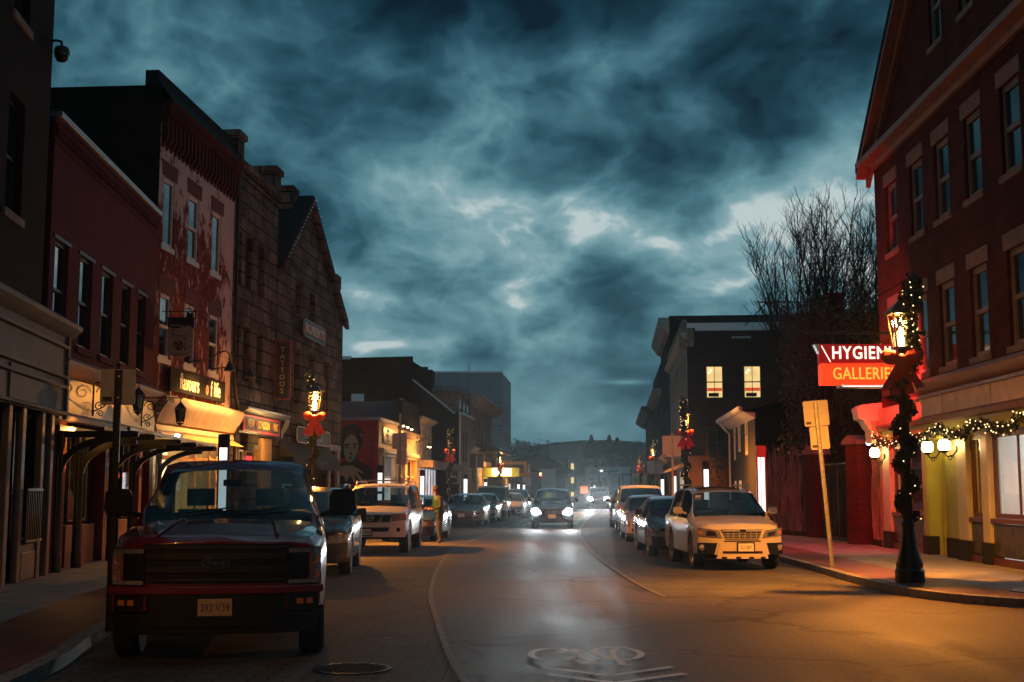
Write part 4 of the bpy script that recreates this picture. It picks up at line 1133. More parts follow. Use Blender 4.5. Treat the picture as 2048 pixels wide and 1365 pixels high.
boxes((1.7, 2.9, .6, .62, 1.75, 1.8), (1.75, 1.77, .6, .62, 1.5, 1.75), (2.8, 2.82, .6, .62, 1.5, 1.75), (3.6, 4.2, .8, 1.0, .7, 1.9)).build('display_rack', M['dark_frame'], t)
tx = thing('lock_box', 'small dark alarm box on the shop doorway of the peeling brick building', 'box', Matrix.Rotation(F2[1], 4, 'Z') @ Vector((3.3, -.16, 2.75)) + Vector(F2[0]), F2[1])
boxes((-.12, .12, -.1, .1, -.12, .12)).build('case', M['trim'], tx, bevel=.02); boxes((-.14, .14, -.12, .1, .12, .16)).build('lid', M['dark_frame'], tx)
# signs
sg_ = thing('shop_sign', 'black board sign with flavours of life in cream letters', 'sign', F2[0], F2[1])
boxes((.78, 5.42, -.16, -.1, 4.13, 4.74)).build('board', mat('dark_bronze_board', (.008, .007, .005), .8, spec=.1), sg_, bevel=.01)
cream_txt = mat('cream_lettering', (.8, .68, .5), .5)
text('lettering', 'flavours', cream_txt, sg_, (2.28, -.165, 4.42), .6, sx=.78, bold=.004, sp=1.05)
text('lettering', 'f life', cream_txt, sg_, (4.5, -.165, 4.42), .6, sx=.8, bold=.004, sp=1.05)
text('lettering', 'o', mat('orange_letter', (.85, .25, .05), .5), sg_, (3.74, -.165, 4.42), .55, sx=.75, bold=.014)
boxes((.9, .94, -.12, -.1, 3.9, 4.13), (5.2, 5.24, -.12, -.1, 3.9, 4.13)).build('hanger', M['black_metal'], sg_)
for i, x in enumerate((2.6, 4.6)):
    b = thing('sign_lamp', ['gooseneck lamp over the left half of the black flavours of life board', 'gooseneck lamp at the right end of the black flavours of life board'][i], 'wall lamp', Matrix.Rotation(F2[1], 4, 'Z') @ Vector((x, 0, 0)) + Vector(F2[0]), F2[1], 'gooseneck sign lamps')
    m = MB(); m.lathe([(.06, -.0), (.06, -.03)], 10, (0, 0, 5.05), 1)
    m.tube([(0, 0, 5.05), (0, -.5, 5.1), (0, -.85, 5.3), (0, -1.02, 5.34), (0, -1.12, 5.26), (0, -1.13, 5.05)], .02, 6); m.build('arm', M['black_metal'], b, 50)
    MB().lathe([(.03, 5.06), (.05, 5.0), (.14, 4.84), (.17, 4.8), (.155, 4.8), (.04, 4.98)], 14, (0, -1.13, 0)).build('shade', M['black_metal'], b, 50)
    MB().ball((0, -1.13, 4.86), .04, 8).build('bulb', emis('sign_lamp_bulb', (1, .62, .25), 20), b)
    lamp('SPOT', 'sign_light', b, (0, -1.1, 4.76), 620, (1, .5, .13), .05, (R(28), 0, 0), R(130), .7)
b = thing('hanging_sign', 'hanging banner sign reading Flavours of Life with round emblem', 'sign', (-8.78, 31.45, 0), 0)
m = MB(); pts = [(.06, 5.9), (.06, 5.05)] + [(.06 + .64 * k / 10, 5.05 - .12 * math.sin(PI * k / 10)) for k in range(1, 10)] + [(.7, 5.05), (.7, 5.9)]
m.prism(pts, -.012, .012); m.build('banner', mat('tan_banner_cloth', (.42, .3, .25), .8, var=.12), b)
m = MB(); m.prism([(.05, 5.95), (.05, 5.73)] + [(.06 + .64 * k / 10, 5.72 - .035 * k / 10 - .03 * math.sin(2 * PI * k / 10)) for k in range(11)] + [(.71, 5.66), (.71, 5.95)], -.017, .017)
m.prism([(.5, 5.95), (.68, 5.95), (.68, 6.05), (.52, 6.12)], -.01, .01); m.build('header', M['dark_matt'], b)
m = MB(); m.tube([(-.1, 0, 6.12), (.8, 0, 6.12)], .012, 6); m.tube([(.0, 0, 5.95), (.78, 0, 5.95)], .02, 6)
for k, (x, z, r) in enumerate(((.62, 6.22, .07), (.72, 6.15, .04))):
    m.tube([(x + r * math.cos(a * .5) * (1 - a / 20), 0, z + r * math.sin(a * .5) * (1 - a / 20)) for a in range(14)], .012, 5)
m.build('hanging_rod', M['black_metal'], b)
ink = mat('dark_print', (.03, .03, .035), .7)
text('lettering', 'FAIRLY TRADED GOODS', cream_txt, b, (.385, -.018, 5.745), .052, rot=(PI / 2, R(4), 0), sx=.95, ext=.002)
text('lettering', 'F', ink, b, (.19, -.014, 5.52), .36, sx=.62, ext=.002)
text('lettering', 'lavours', ink, b, (.37, -.014, 5.50), .11, ext=.002); text('lettering', 'of', ink, b, (.5, -.014, 5.42), .11, ext=.002)
text('lettering', 'L', ink, b, (.51, -.014, 5.23), .26, sx=.7, ext=.002); text('lettering', 'ife', ink, b, (.61, -.014, 5.22), .09, ext=.002)
text('lettering', 'FROM AROUND THE WORLD', ink, b, (.38, -.014, 5.02), .05, sx=.9, ext=.002)
em = MB(); em.prism([(.33 + .125 * math.cos(2 * PI * k / 24), 5.25 + .125 * math.sin(2 * PI * k / 24)) for k in range(24)], -.016, -.01)
em = em.build('emblem', ink, b)
m = MB()
for k in range(3):
    a0 = k * 2 * PI / 3
    pts = [(.33 + (.02 + .09 * u) * math.cos(a0 + u * 1.8), 5.25 + (.02 + .09 * u) * math.sin(a0 + u * 1.8)) for u in (0, .25, .5, .75, 1)]
    pts += [(.33 + (.02 + .075 * u) * math.cos(a0 + u * 1.8 + .55), 5.25 + (.02 + .075 * u) * math.sin(a0 + u * 1.8 + .55)) for u in (1, .75, .5, .25)]
    m.prism(pts, -.02, -.016)
m.build('emblem_swirl', mat('orange_swirl', (.6, .22, .08), .6), em)

# ---- granite block building, flat roofed with two chimney blocks
t = thing('stone_building', 'flat-roofed grey granite building with two chimney blocks above the tattoo shop', 'building', F2[0], F2[1])
WX = [(6.75, 7.3), (7.75, 8.45), (9.2, 9.9)]
H = [(a, b, 7.95, 9.6) for a, b in WX] + [(a, b, 5.0, 6.72) for a, b in WX]
front(MB(), 6.4, 11.55, .0, 11.75, H + [(7.0, 11.3, .1, 4.0)], y=.02, rev=.25).build('wall', M['stone'], t)
for a, b, c, d in H: window(t, a, b, c, d, .2, 'dark_frame', 'pane_dull', .06)
shell(t, 6.4, 11.55, 12, 11.8, 'stone', y0=.02)
m = MB(); m.box(6.4, 11.55, -.06, .3, 11.3, 11.4); m.box(6.4, 11.55, -.14, .3, 11.6, 11.78); boxes((6.4, 11.55, -.03, .02, 7.45, 7.6)).build('string_course', M['stone'], t)
for k in range(16): m.box(6.5 + k * .32, 6.62 + k * .32, -.1, .02, 11.4, 11.6)
m.build('cornice', M['stone'], t)
for x0, x1 in ((6.42, 7.1), (10.75, 11.55)):
    boxes((x0, x1, -.05, 1.2, 11.78, 12.42), (x0 - .08, x1 + .08, -.13, 1.28, 12.42, 12.62)).build('chimney', M['stone'], t, bevel=.02)
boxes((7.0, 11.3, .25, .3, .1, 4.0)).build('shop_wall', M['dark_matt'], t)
pieces('shop_pillar', mat('ochre_painted_pillar', (.5, .28, .09), .6, var=.25, scale=4), t, (9.9, 10.35, -.02, .3, .1, 3.3), (10.45, 11.2, -.02, .3, .1, 3.3), bevel=.02)
m = MB()
for x0, x1 in ((7.0, 7.6), (8.4, 9.6)): m.box(x0, x1, .0, .25, .1, 2.2); m.box(x0, x1, .0, .25, 2.85, 3.35)
m.build('shop_panelling', M['stone'], t)
for x0, x1 in ((7.05, 7.55), (7.75, 8.25), (8.5, 9.55)):
    w = boxes((x0, x1, .08, .12, 2.2, 2.26), (x0, x1, .08, .12, 2.8, 2.86), (x0, x0 + .07, .08, .12, 2.26, 2.8), (x1 - .07, x1, .08, .12, 2.26, 2.8)).build('display_frame', M['cream'], t)
    n = 0 if x0 == 7.75 else (2 if x0 < 8 else 4)
    m = MB()
    for k in range(n):
        xx = lerp(x0 + .15, x1 - .15, (k + .5) / n); m.lathe([(.001, 2.4), (.04, 2.45), (.03, 2.52), (.06, 2.58), (.05, 2.66), (.001, 2.7)], 8, (xx, .16, 0))
    if n: m.build('red_charm', emis('red_neon_charm', (1, .04, .05), 1.6), w)
lamp('POINT', 'shop_light', t, (9.6, -.7, 3.2), 60, (1, .55, .15), .06)
m = moulding(6.95, 12.1, [(0, 3.9), (-.3, 4.0), (-.42, 4.08), (-.42, 4.14), (-.06, 4.2), (0, 4.2)]); m.build('shop_cornice', M['galv'], t)
m = moulding(6.95, 11.7, [(0, 3.34), (-.14, 3.36), (-.18, 3.9), (0, 3.92)]); m.build('shop_fascia', M['dark_frame'], t)
m = MB(); m.prism([(-.15, 3.35), (-.2, 3.5), (-.38, 3.8), (-.42, 4.0), (-.3, 4.0), (-.14, 3.6)], 11.9, 12.0, 0); m.build('cornice_bracket', M['galv'], t)
m = MB(); m.tube([(6.5, -.08, 11.2), (6.5, -.08, 5.0), (6.6, -.12, 4.4), (6.75, -.2, 3.9), (6.6, -.14, 3.2), (6.55, -.1, .2)], .05, 8); m.build('downpipe', M['black_metal'], t, 50)
s1 = thing('shop_sign', 'red framed sign reading NEW LONDON INK in yellow letters', 'sign', F2[0], F2[1])
boxes((7.12, 11.4, -.24, -.19, 3.4, 3.93)).build('frame', mat('red_sign_frame', (.6, .04, .03), .45), s1, bevel=.02)
boxes((7.3, 11.22, -.25, -.235, 3.47, 3.86)).build('board', mat('brown_sign_board', (.08, .05, .025), .5), s1)
yel = mat('yellow_letter', (.85, .5, .1), .5)
text('lettering', 'NEW', yel, s1, (7.85, -.255, 3.66), .34, sx=.92, bold=.012); text('lettering', 'LONDON', yel, s1, (9.3, -.255, 3.66), .34, sx=.95, bold=.012); text('lettering', 'INK', yel, s1, (10.78, -.255, 3.66), .34, sx=.95, bold=.012)
m = MB()
for x in (8.4, 10.3): m.prism([(x - .05, 3.66), (x, 3.58), (x + .05, 3.66), (x, 3.76)], -.262, -.25)
m.build('diamond', M['ribbon'], s1)
lamp('AREA', 'sign_wash', s1, (9.3, -.75, 4.0), 15, (1, .62, .3), (3.5, .1), (R(70), 0, 0))
s2 = thing('blade_sign', 'tall narrow black blade sign spelling TATTOOS downward', 'sign', (-8.06, 42.4, 0), R(4))
boxes((.02, .46, -.06, .06, 4.75, 6.6)).build('board', mat('black_sign_board', (.012, .016, .016), .5), s2)
boxes((.46, .52, -.07, .07, 4.7, 6.65), (-.03, .02, -.07, .07, 4.7, 6.65), (-.03, .52, -.07, .07, 4.66, 4.72), (-.03, .52, -.07, .07, 6.62, 6.68), (-.25, .0, -.02, .02, 6.3, 6.34), (-.25, .0, -.02, .02, 5.0, 5.04)).build('frame', M['dark_red'], s2)
for k, ch in enumerate('TATTOOS'): text('lettering', ch, mat('tan_letter', (.6, .34, .2), .6), s2, (.24, -.065, 6.36 - k * .235), .24, ext=.004)
# ---- stone gable building
t = thing('stone_building', 'gabled granite building with a steep roof edge strung with tiny lights', 'building', F2[0], F2[1])
TOP = [(11.6, 9.25), (15.9, 12.6), (22.35, 8.85)]
H = [(14.05, 14.85, 8.05, 9.15), (16.25, 17.1, 8.05, 9.15)] + [(a, b, 4.75, 6.75) for a, b in ((12.2, 13.0), (14.0, 14.9), (16.3, 17.3), (18.9, 19.75))]
front(MB(), 11.6, 21.6, .0, 12.7, H + [(12.2, 19.6, .1, 3.3), (20.2, 21.15, .1, 3.2)], y=0, rev=.3, top=TOP).build('wall', M['stone'], t)
for a, b, c, d in H: window(t, a, b, c, d, .24, 'dark_frame', 'pane_dull', .06)
m = MB(); D_ = 13
for x in (11.6, 21.6): z = pl(TOP, x); m.face([(x, 0, 0), (x, D_, 0), (x, D_, z), (x, 0, z)])
front(m, 11.6, 21.6, 0, 12.7, (), y=D_, top=TOP); m.build('side_wall', M['stone'], t)
m = MB()
for (xa, za), (xb, zb) in zip(TOP, TOP[1:]):
    dx = .35 if xb > 20 else 0
    zz = zb - dx * .58
    m.prism([(xa, za + .02), (xb + dx, zz + .02), (xb + dx, zz + .2), (xa, za + .2)], -.18, D_)
m.build('roof', M['slate'], t)
m = MB(); m.prism([(15.9, 12.62), (22.7, 8.67), (22.7, 8.5), (22.2, 8.6), (15.9, 12.4)], -.2, -.05); m.box(19.9, 20.7, -.25, .2, 9.9, 10.45)
m.prism([(11.6, 9.25), (15.9, 12.6), (15.9, 12.38), (11.6, 9.0)], -.2, -.05)
m.build('bargeboard', M['stone'], t)
boxes((15.0, 15.9, .4, 2.2, 12.0, 13.0)).build('chimney', M['stone'], t)
m = MB()
for k in range(34):
    u = k / 33; p = (lerp(15.9, 12.0, u * 2), lerp(12.66, 9.7, u * 2)) if u < .5 else (lerp(15.9, 22.6, u * 2 - 1), lerp(12.66, 8.8, u * 2 - 1))
    m.ball((p[0], -.24, p[1] - .06 if u < .5 else p[1] + .12), .022, 4)
fb = m.build('fairy_lights', emis('faint_string_light', (.8, .9, 1), .1), t)
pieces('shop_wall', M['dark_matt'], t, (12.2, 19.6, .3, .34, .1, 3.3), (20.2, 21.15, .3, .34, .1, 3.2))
boxes((19.7, 20.1, -.08, .1, .1, 3.2), (21.2, 21.6, -.12, .1, .1, 3.3), (19.6, 21.7, -.14, .1, 3.2, 3.45)).build('door_pilaster', M['stone_pale'], t, bevel=.02)
av = thing('shop_awning', 'plain dark shop awning under the stone gable', 'awning', F2[0], F2[1])
m = MB(); m.prism([(-.05, 3.3), (-.6, 2.75), (-.6, 2.35), (-.55, 2.35), (-.55, 2.73), (-.05, 3.22)], 12.1, 19.4, 0)
for x in (12.1, 19.4): m.prism([(-.05, 3.28), (-.58, 2.74), (-.05, 2.74)], x - .01, x + .01, 0)
m.build('canopy', mat('dark_green_canvas', (.03, .035, .022), .8), av)
text('lettering', "ISSY'S", mat('faded_letter', (.16, .15, .08), .7), av, (16.4, -.615, 2.55), .3, sx=2.2, ext=.003)
s3 = thing('shop_sign', 'long rounded granite-grey sign reading ROBERTS in pale block letters', 'sign', F2[0], F2[1])
m = MB(); r_ = .2
out = [(x + r_ * math.cos(a), z + r_ * math.sin(a)) for x, z, a0 in ((17.9, 7.68, 0), (14.8, 7.68, 90), (14.8, 7.46, 180), (17.9, 7.46, 270)) for a in [R(a0 + 22.5 * k) for k in range(5)]]
m.prism(out, -.2, -.04); m.build('board', mat('dark_sign_metal', (.03, .035, .038), .4, .4), s3)
m = MB(); m.tube([(p[0], -.2, p[1]) for p in out + out[:1]], .03, 5); m.build('rim', M['galv'], s3)
text('lettering', 'ROBERTS', mat('pale_letter', (.62, .55, .5), .5), s3, (16.35, -.22, 7.57), .5, sx=1.45, ext=.015, sp=1.05, bold=.012)
s4 = thing('shop_sign', 'dark oblong hanging sign with pale script and outline behind the left lamp post', 'sign', F2[0], F2[1])
out = [(x + .22 * math.cos(a), z + .2 * math.sin(a)) for x, z, a0 in ((18.9, 3.68, 0), (14.0, 3.68, 90), (14.0, 3.52, 180), (18.9, 3.52, 270)) for a in [R(a0 + 22.5 * k) for k in range(5)]]
MB().prism(out, -.22, -.18).build('board', mat('slate_blue_board', (.02, .035, .04), .5), s4)
m = MB(); m.tube([(p[0], -.23, p[1]) for p in out + out[:1]], .022, 5); m.build('outline', cream_txt, s4)
text('lettering', "Frank's Grill", mat('script_letter', (.5, .52, .5), .6), s4, (16.3, -.23, 3.6), .38, sx=1.6, ext=.003)
m = MB(); m.tube([(14.6, 0, 4.0), (14.6, -.2, 4.0), (14.6, -.2, 3.85)], .025, 5); m.tube([(18.4, 0, 4.0), (18.4, -.2, 4.0), (18.4, -.2, 3.85)], .025, 5); m.build('hanger', M['black_metal'], s4)
# ---- right: gabled brick house with the lit gallery shopfront
t = thing('brick_house', 'tall red brick gabled house with stone lintels and a lit green and yellow shopfront', 'building', FR[0], FR[1])
WX = [(.08, 1.05), (2.2, 3.2), (4.12, 5.12), (6.14, 7.14), (8.25, 9.25), (10.3, 11.3)]
TOP = [(-.95, 10.45), (5.6, 15.9), (12.2, 10.45)]
H = [(a, b, 7.72, 9.5) for a, b in WX] + [(a, b, 4.36, 6.24) for a, b in WX] + [(4.15, 5.0, 11.8, 13.6), (6.2, 7.05, 11.8, 13.6)]
front(MB(), -.95, 12.2, 4.05, 15.9, H, rev=.22, top=TOP).build('wall', M['brick_red'], t)
for a, b, c, d in H: window(t, a, b, c, d, .1, 'tan_wood', 'pane_dull', .1, sill='lintel', lintel='lintel', lh=.33)
m = MB(); D_ = 14
for x in (-.95, 12.2): m.face([(x, 0, 0), (x, D_, 0), (x, D_, 10.4), (x, 0, 10.4)])
front(m, -.95, 12.2, 0, 16, (), y=D_, top=TOP); m.build('side_wall', M['brick_red'], t)
m = MB()
for (xa, za), (xb, zb), s in ((TOP[0], TOP[1], -1), (TOP[1], TOP[2], 1)):
    k = (zb - za) / (xb - xa)
    xa2, za2, xb2, zb2 = (xa - .4, za - .4 * k, xb, zb) if s < 0 else (xa, za, xb + .4, zb + .4 * k)
    m.prism([(xa2, za2 + .12), (xb2, zb2 + .12), (xb2, zb2 + .3), (xa2, za2 + .3)], -.4, D_)
m.build('roof', M['slate'], t)
m = MB()
for (xa, za), (xb, zb), s in ((TOP[0], TOP[1], -1), (TOP[1], TOP[2], 1)):
    k = (zb - za) / (xb - xa)
    xa2, za2, xb2, zb2 = (xa - .4, za - .4 * k, xb, zb) if s < 0 else (xa, za, xb + .4, zb + .4 * k)
    m.prism([(xa2, za2 - .28), (xb2, zb2 - .28), (xb2, zb2 + .11), (xa2, za2 + .11)], -.12, 0)
    m.prism([(xa2, za2 - .05), (xb2, zb2 - .05), (xb2, zb2 + .11), (xa2, za2 + .11)], -.38, -.12)
m.prism([(0, 10.2), (-.1, 10.2), (-.14, 10.32), (-.4, 10.36), (-.42, 10.5), (-.36, 10.56), (0, 10.62)], -1.3, 12.6, 0)
m.build('cornice', M['trim'], t)
# shopfront entablature
moulding(1.95, 13, [(0, 3.78), (-.06, 3.8), (-.2, 3.98), (-.28, 4.06), (-.24, 4.14), (0, 4.22)]).build('cornice', M['trim'], t, 40)
m = MB(); m.box(-.9, 13, -.1, 0, 3.3, 3.74); 
for x in (2.15, 2.45, 2.6, 4.3, 7.3, 10.1): m.box(x - .012, x + .012, -.112, -.1, 3.3, 3.74)
m.build('fascia', M['cream'], t)
moulding(1.55, 13, [(0, 3.72), (-.16, 3.74), (-.18, 3.8), (-.06, 3.84), (0, 3.84)]).build('fascia_moulding', M['trim'], t)
moulding(-.95, 13, [(0, 3.14), (-.14, 3.16), (-.2, 3.26), (-.12, 3.32), (0, 3.32)]).build('fascia_moulding', M['trim'], t)
boxes((-.95, 13, -.02, .2, 2.78, 3.14)).build('transom_panel', M['olive'], t)
def pil(x0, x1, mt, y=-.06):
    p = boxes((x0, x1, y, .2, .55, 2.8)).build('pilaster', M[mt], t, bevel=.015)
    boxes((x0 - .03, x1 + .03, y - .03, .2, .1, .55)).build('plinth', M['dark_matt'], p)
pil(-.92, -.25, 'pale_green'); pil(2.5, 2.78, 'olive'); pil(3.85, 4.78, 'olive', .05); pil(4.95, 5.58, 'pale_green'); pil(6.45, 6.85, 'pale_green'); pil(10.7, 11.1, 'pale_green')
# windows and panelling
for i, (a, b, mul) in enumerate(((-.2, 2.48, 1), (5.6, 6.43, 0), (6.88, 10.68, 2))):
    window(t, a, b, 1.06, 2.78, .08, 'brown_frame', 'clear', .09, sash=False, mull=mul)
    boxes((a, b, .0, .2, .3, .94)).build('stall_riser', M['marble'], t, bevel=.01)
    boxes((a, b, -.06, .2, .96, 1.05)).build('shop_sill', M['brown_frame'], t, bevel=.01); boxes((a, b, -.03, .0, .1, .28)).build('skirting', M['brown_frame'], t)
gal = mat('white_gallery_wall', (.8, .79, .78), .8, var=.03)
m = MB(); m.box(-.6, 11, 2.6, 2.65, .1, 3.1); m.box(5.55, 5.6, .25, 2.6, .1, 3.1); m.box(11, 11.05, .25, 2.6, .1, 3.1); m.box(6.55, 6.6, .25, 2.6, .1, 3.1); m.build('interior_wall', gal, t)
m = MB(); m.box(-.6, 11, .25, 2.65, .08, .1); m.build('interior_floor', M['cream'], t)
m = MB(); m.box(-.6, 11, .25, 2.65, 3.1, 3.12); m.build('interior_ceiling', gal, t)
m = MB(); m.box(6.9, 10.6, .9, 2.1, 3.06, 3.09); m.build('ceiling_light', emis('white_gallery_light', (1, .95, .93), 4), t)
m = MB(); m.box(.1, 2.2, .9, 1.7, 3.06, 3.09); m.build('ceiling_light', emis('pink_white_light', (1, .8, .68), 4), t)
m = MB(); m.box(5.7, 6.4, .8, 1.6, 3.06, 3.09); m.build('ceiling_light', emis('amber_room_light', (1, .55, .12), 4), t)
lamp('AREA', 'gallery_light', t, (8.7, 1.5, 3.04), 60, (1, .95, .93), (3.4, 1.2)); lamp('AREA', 'front_room_light', t, (1.1, 1.3, 3.04), 22, (1, .72, .55), (2.0, .8)); lamp('AREA', 'side_room_light', t, (6.05, 1.2, 3.04), 14, (1, .52, .12), (.6, .7))
boxes((8.0, 8.5, .7, 1.3, 2.6, 3.05)).build('hanging_duct', M['galv'], t, bevel=.02)
# yellow door, set back
d = boxes((2.8, 2.9, .3, .36, .1, 2.75), (3.72, 3.82, .3, .36, .1, 2.75), (2.9, 3.72, .3, .36, .1, .3), (2.9, 3.72, .3, .36, 2.62, 2.75)).build('door', mat('yellow_painted_door', (.7, .4, .08), .4), t)
boxes((2.9, 3.72, .32, .34, .3, 2.62)).build('door_glass', emis('amber_door_glass', (1, .6, .14), .5, .3, 1.5), d)
m = MB(); m.tube([(3.62, .3, 1.35), (3.62, .2, 1.35), (3.62, .2, 1.05), (3.62, .3, 1.05)], .015, 6); m.build('handle', M['chrome'], d)
boxes((3.2, 3.45, .31, .325, 1.15, 1.28)).build('door_notice', M['white_frame'], d)
m = MB(); m.box(2.78, 2.8, -.02, .36, .1, 2.8); m.box(3.82, 3.85, -.02, .36, .1, 2.8); m.build('door_reveal', M['olive'], t)
m = MB(); m.tube([(-.97, -.06, 3.1), (-.97, -.06, .14)], .05, 8); m.lathe([(.06, .5), (.065, .58), (.06, .62)], 8, (-.97, -.06, 0)); m.build('downpipe', M['trim'], t, 50)
# corner console and its white lamp
m = MB(); m.prism([(0, 3.0), (-.35, 3.2), (-.5, 3.45), (-.62, 3.5), (-.66, 3.78), (-.55, 3.86), (0, 3.92)], -1.55, -.95, 0)
m.prism([(-1.5, 2.85), (-.95, 2.85), (-.95, 3.45), (-1.75, 3.45)], -.3, 0); m.build('corner_console', M['pale_green'], t)
def wpos(fr, p): return Matrix.Rotation(fr[1], 4, 'Z') @ Vector(p) + Vector(fr[0])
c = thing('security_light', 'cold white spotlight cluster under the corner console of the brick house', 'spotlight', wpos(FR, (-1.7, -.2, 2.78)), FR[1])
m = MB(); m.lathe([(.05, -.12), (.08, .02), (.08, .05)], 12, (0, 0, .1), 0); m.lathe([(.04, -.1), (.07, .02), (.07, .05)], 12, (0, .12, -.06), 0); m.tube([(0, 0, .1), (.2, 0, .12)], .02, 6); m.build('housing', M['steel'], c, 50)
MB().ball((.06, 0, .1), .06, 8).build('lens', emis('cold_lens', (.75, .88, 1), 22), c)
lamp('SPOT', 'cold_beam', c, (.12, -.06, .1), 45, (.7, .85, 1), .04, (0, R(-100), 0), R(140), .6)
for i, (x, y, lab) in enumerate(((-.6, -.06, 'round frosted wall lantern at the corner pilaster beside the twig panel'), (3.78, -.03, 'round frosted wall lantern just left of the green panel by the door'), (5.05, -.06, 'round frosted wall lantern on the pale pilaster right of the door'))):
    b = thing('wall_lantern', lab, 'wall lamp', wpos(FR, (x, y, 0)), FR[1], 'globe wall lanterns')
    m = MB(); m.lathe([(.07, 0), (.06, -.03)], 12, (0, 0, 2.5), 1); m.tube([(0, 0, 2.46), (0, -.1, 2.34), (0, -.22, 2.34), (0, -.27, 2.42)], .016, 6)
    scroll(m, 0, -.14, 2.3, .07, 1.2, 1, .01); m.lathe([(.02, 2.4), (.09, 2.44), (.1, 2.47)], 14, (0, -.27, 0)); m.lathe([(.09, 2.69), (.06, 2.73), (.015, 2.76), (.02, 2.79), (.001, 2.81)], 14, (0, -.27, 0)); m.build('bracket', M['black_metal'], b, 50)
    MB().lathe([(.075, 2.46), (.12, 2.51), (.13, 2.58), (.115, 2.66), (.085, 2.7)], 16, (0, -.27, 0)).build('globe', M['globe'], b, 60)
    lamp('POINT', 'globe_light', b, (0, -.3, 2.58), 22, (1, .58, .2), .12)
# garland swags under the fascia
gl = thing('swag_garland', 'evergreen garland with fairy lights swagged over the gallery shop windows', 'garland', FR[0], FR[1])
m = MB(); bl = MB(); rg = random.Random(3); x = -.75
pts = []
while x < 12:
    k = (x + .75) / 2.6; z = 2.98 - .2 * abs(math.sin(k * PI)) ** 1.0 + .04 * math.sin(7 * x)
    pts.append((x, -.27, z)); x += .035
for p in pts: m.leaves(p, .13, 7, .085, rg=rg)
for p in pts[::3]:
    a = rg.uniform(0, 2 * PI); q = (p[0] + rg.uniform(-.1, .1), p[1] - .1 + rg.uniform(-.05, .05), p[2] + .12 * math.sin(a))
    bl.ball(q, .0135, 4)
m.tube(pts[::4], .03, 5); m.build('foliage', M['leaf'], gl); bl.build('fairy_lights', M['fairy'], gl)
# ---- the double-decker blade sign
s = thing('blade_sign', 'red double-tier neon sign reading HYGIENIC over GALLERIES on an iron arm', 'sign', (0, 29.3, 0), 0)
red = emis('lit_red_enamel', (.75, .012, .016), .22)
boxes((7.22, 9.55, -.12, .12, 4.58, 5.02)).build('upper_panel', red, s, bevel=.01)
m = MB(); m.prism([(7.1, 5.02), (7.22, 5.02), (7.45, 4.58), (7.34, 4.58)], -.11, .11); m.build('end_fin', M['steel'], s)
lowm = emis('glowing_red_panel', (1, .055, .012), 1.0, .25, .8)
boxes((7.24, 9.4, -.16, .16, 4.06, 4.56)).build('lower_panel', lowm, s, bevel=.02)
boxes((7.65, 9.3, -.1, .1, 3.99, 4.06)).build('bottom_fin', M['steel'], s)
text('neon_lettering', 'HYGIENIC', emis('white_neon', (1, .85, .7), 1.6), s, (7.5, -.13, 4.8), .42, align='LEFT', ext=.015, sx=.8, sp=1.12, bold=.004)
text('neon_lettering', 'GALLERIES', emis('amber_neon', (1, .42, .05), 1.3), s, (7.5, -.175, 4.31), .4, align='LEFT', ext=.015, sx=.76, sp=1.06, bold=.002)
m = MB(); m.tube([(7.27, -.12, 4.98), (7.47, -.12, 4.6)], .012, 5); m.tube([(7.72, -.11, 4.09), (7.76, -.11, 4.03), (9.3, -.11, 4.03)], .012, 5); m.build('neon_edge', emis('pink_neon_edge', (1, .6, .55), 2.5), s)
m = MB(); m.tube([(6.95, 0, 5.3), (9.75, 0, 5.3)], .035, 8); m.tube([(7.05, 0, 5.32), (9.72, .3, 6.75)], .015, 6)
m.lathe([(.09, 9.7), (.09, 9.74)], 10, (0, 0, 5.3), 0)
for x in (7.6, 9.0): m.tube([(x, 0, 5.3), (x, 0, 5.02)], .02, 6)
m.tube([(9.7, 0, 4.6), (9.55, 0, 4.55)], .02, 6); scroll(m, 9.45, 0, 4.35, .1, 1.3, 1, .01)
m.build('arm', M['black_metal'], s)
lamp('AREA', 'neon_glow', s, (8.35, .2, 4.5), 850, (1, .035, .03), (1.9, .9), (R(78), 0, 0))
# ---- yard beside it: twig screens, brick gate piers, iron gates
def leafless_panel(name, lab, p, q, h, mt, n, base=.14):
    a = math.atan2(q[1] - p[1], q[0] - p[0]); Lh = math.hypot(q[0] - p[0], q[1] - p[1])
    o = thing(name, lab, 'fence', (p[0], p[1], base), a); rg = random.Random(len(lab))
    m = MB()
    for k in range(n):
        x = rg.uniform(0, Lh); z1 = h * rg.uniform(.8, 1.12); pts = [(x, rg.uniform(-.06, .06), 0)]
        for j in range(1, 6): pts.append((pts[-1][0] + rg.gauss(0, .03), rg.uniform(-.07, .07), z1 * j / 5))
        m.tube(pts, [.022, .022, .018, .016, .012, .006], 4)
    m.build('twigs', mt, o)
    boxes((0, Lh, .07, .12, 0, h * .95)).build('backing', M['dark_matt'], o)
    boxes((-.04, Lh + .04, -.08, .14, -.02, .14)).build('base_rail', M['brick_brown'], o)
    return o
twig = mat('weathered_twigs', (.16, .15, .145), .85, var=.5, scale=6, stretch=(1, 1, .2))
twig2 = mat('brown_twigs', (.2, .12, .09), .85, var=.5, scale=6, stretch=(1, 1, .2))
leafless_panel('twig_screen', 'grey twig screen fence right of the white light column', (8.75, 43.2), (9.7, 40.3), 2.75, twig, 110)
leafless_panel('twig_screen', 'carved brown twig panel at the corner of the brick house', (9.93, 34.6), (9.84, 33.3), 2.85, twig2, 60)
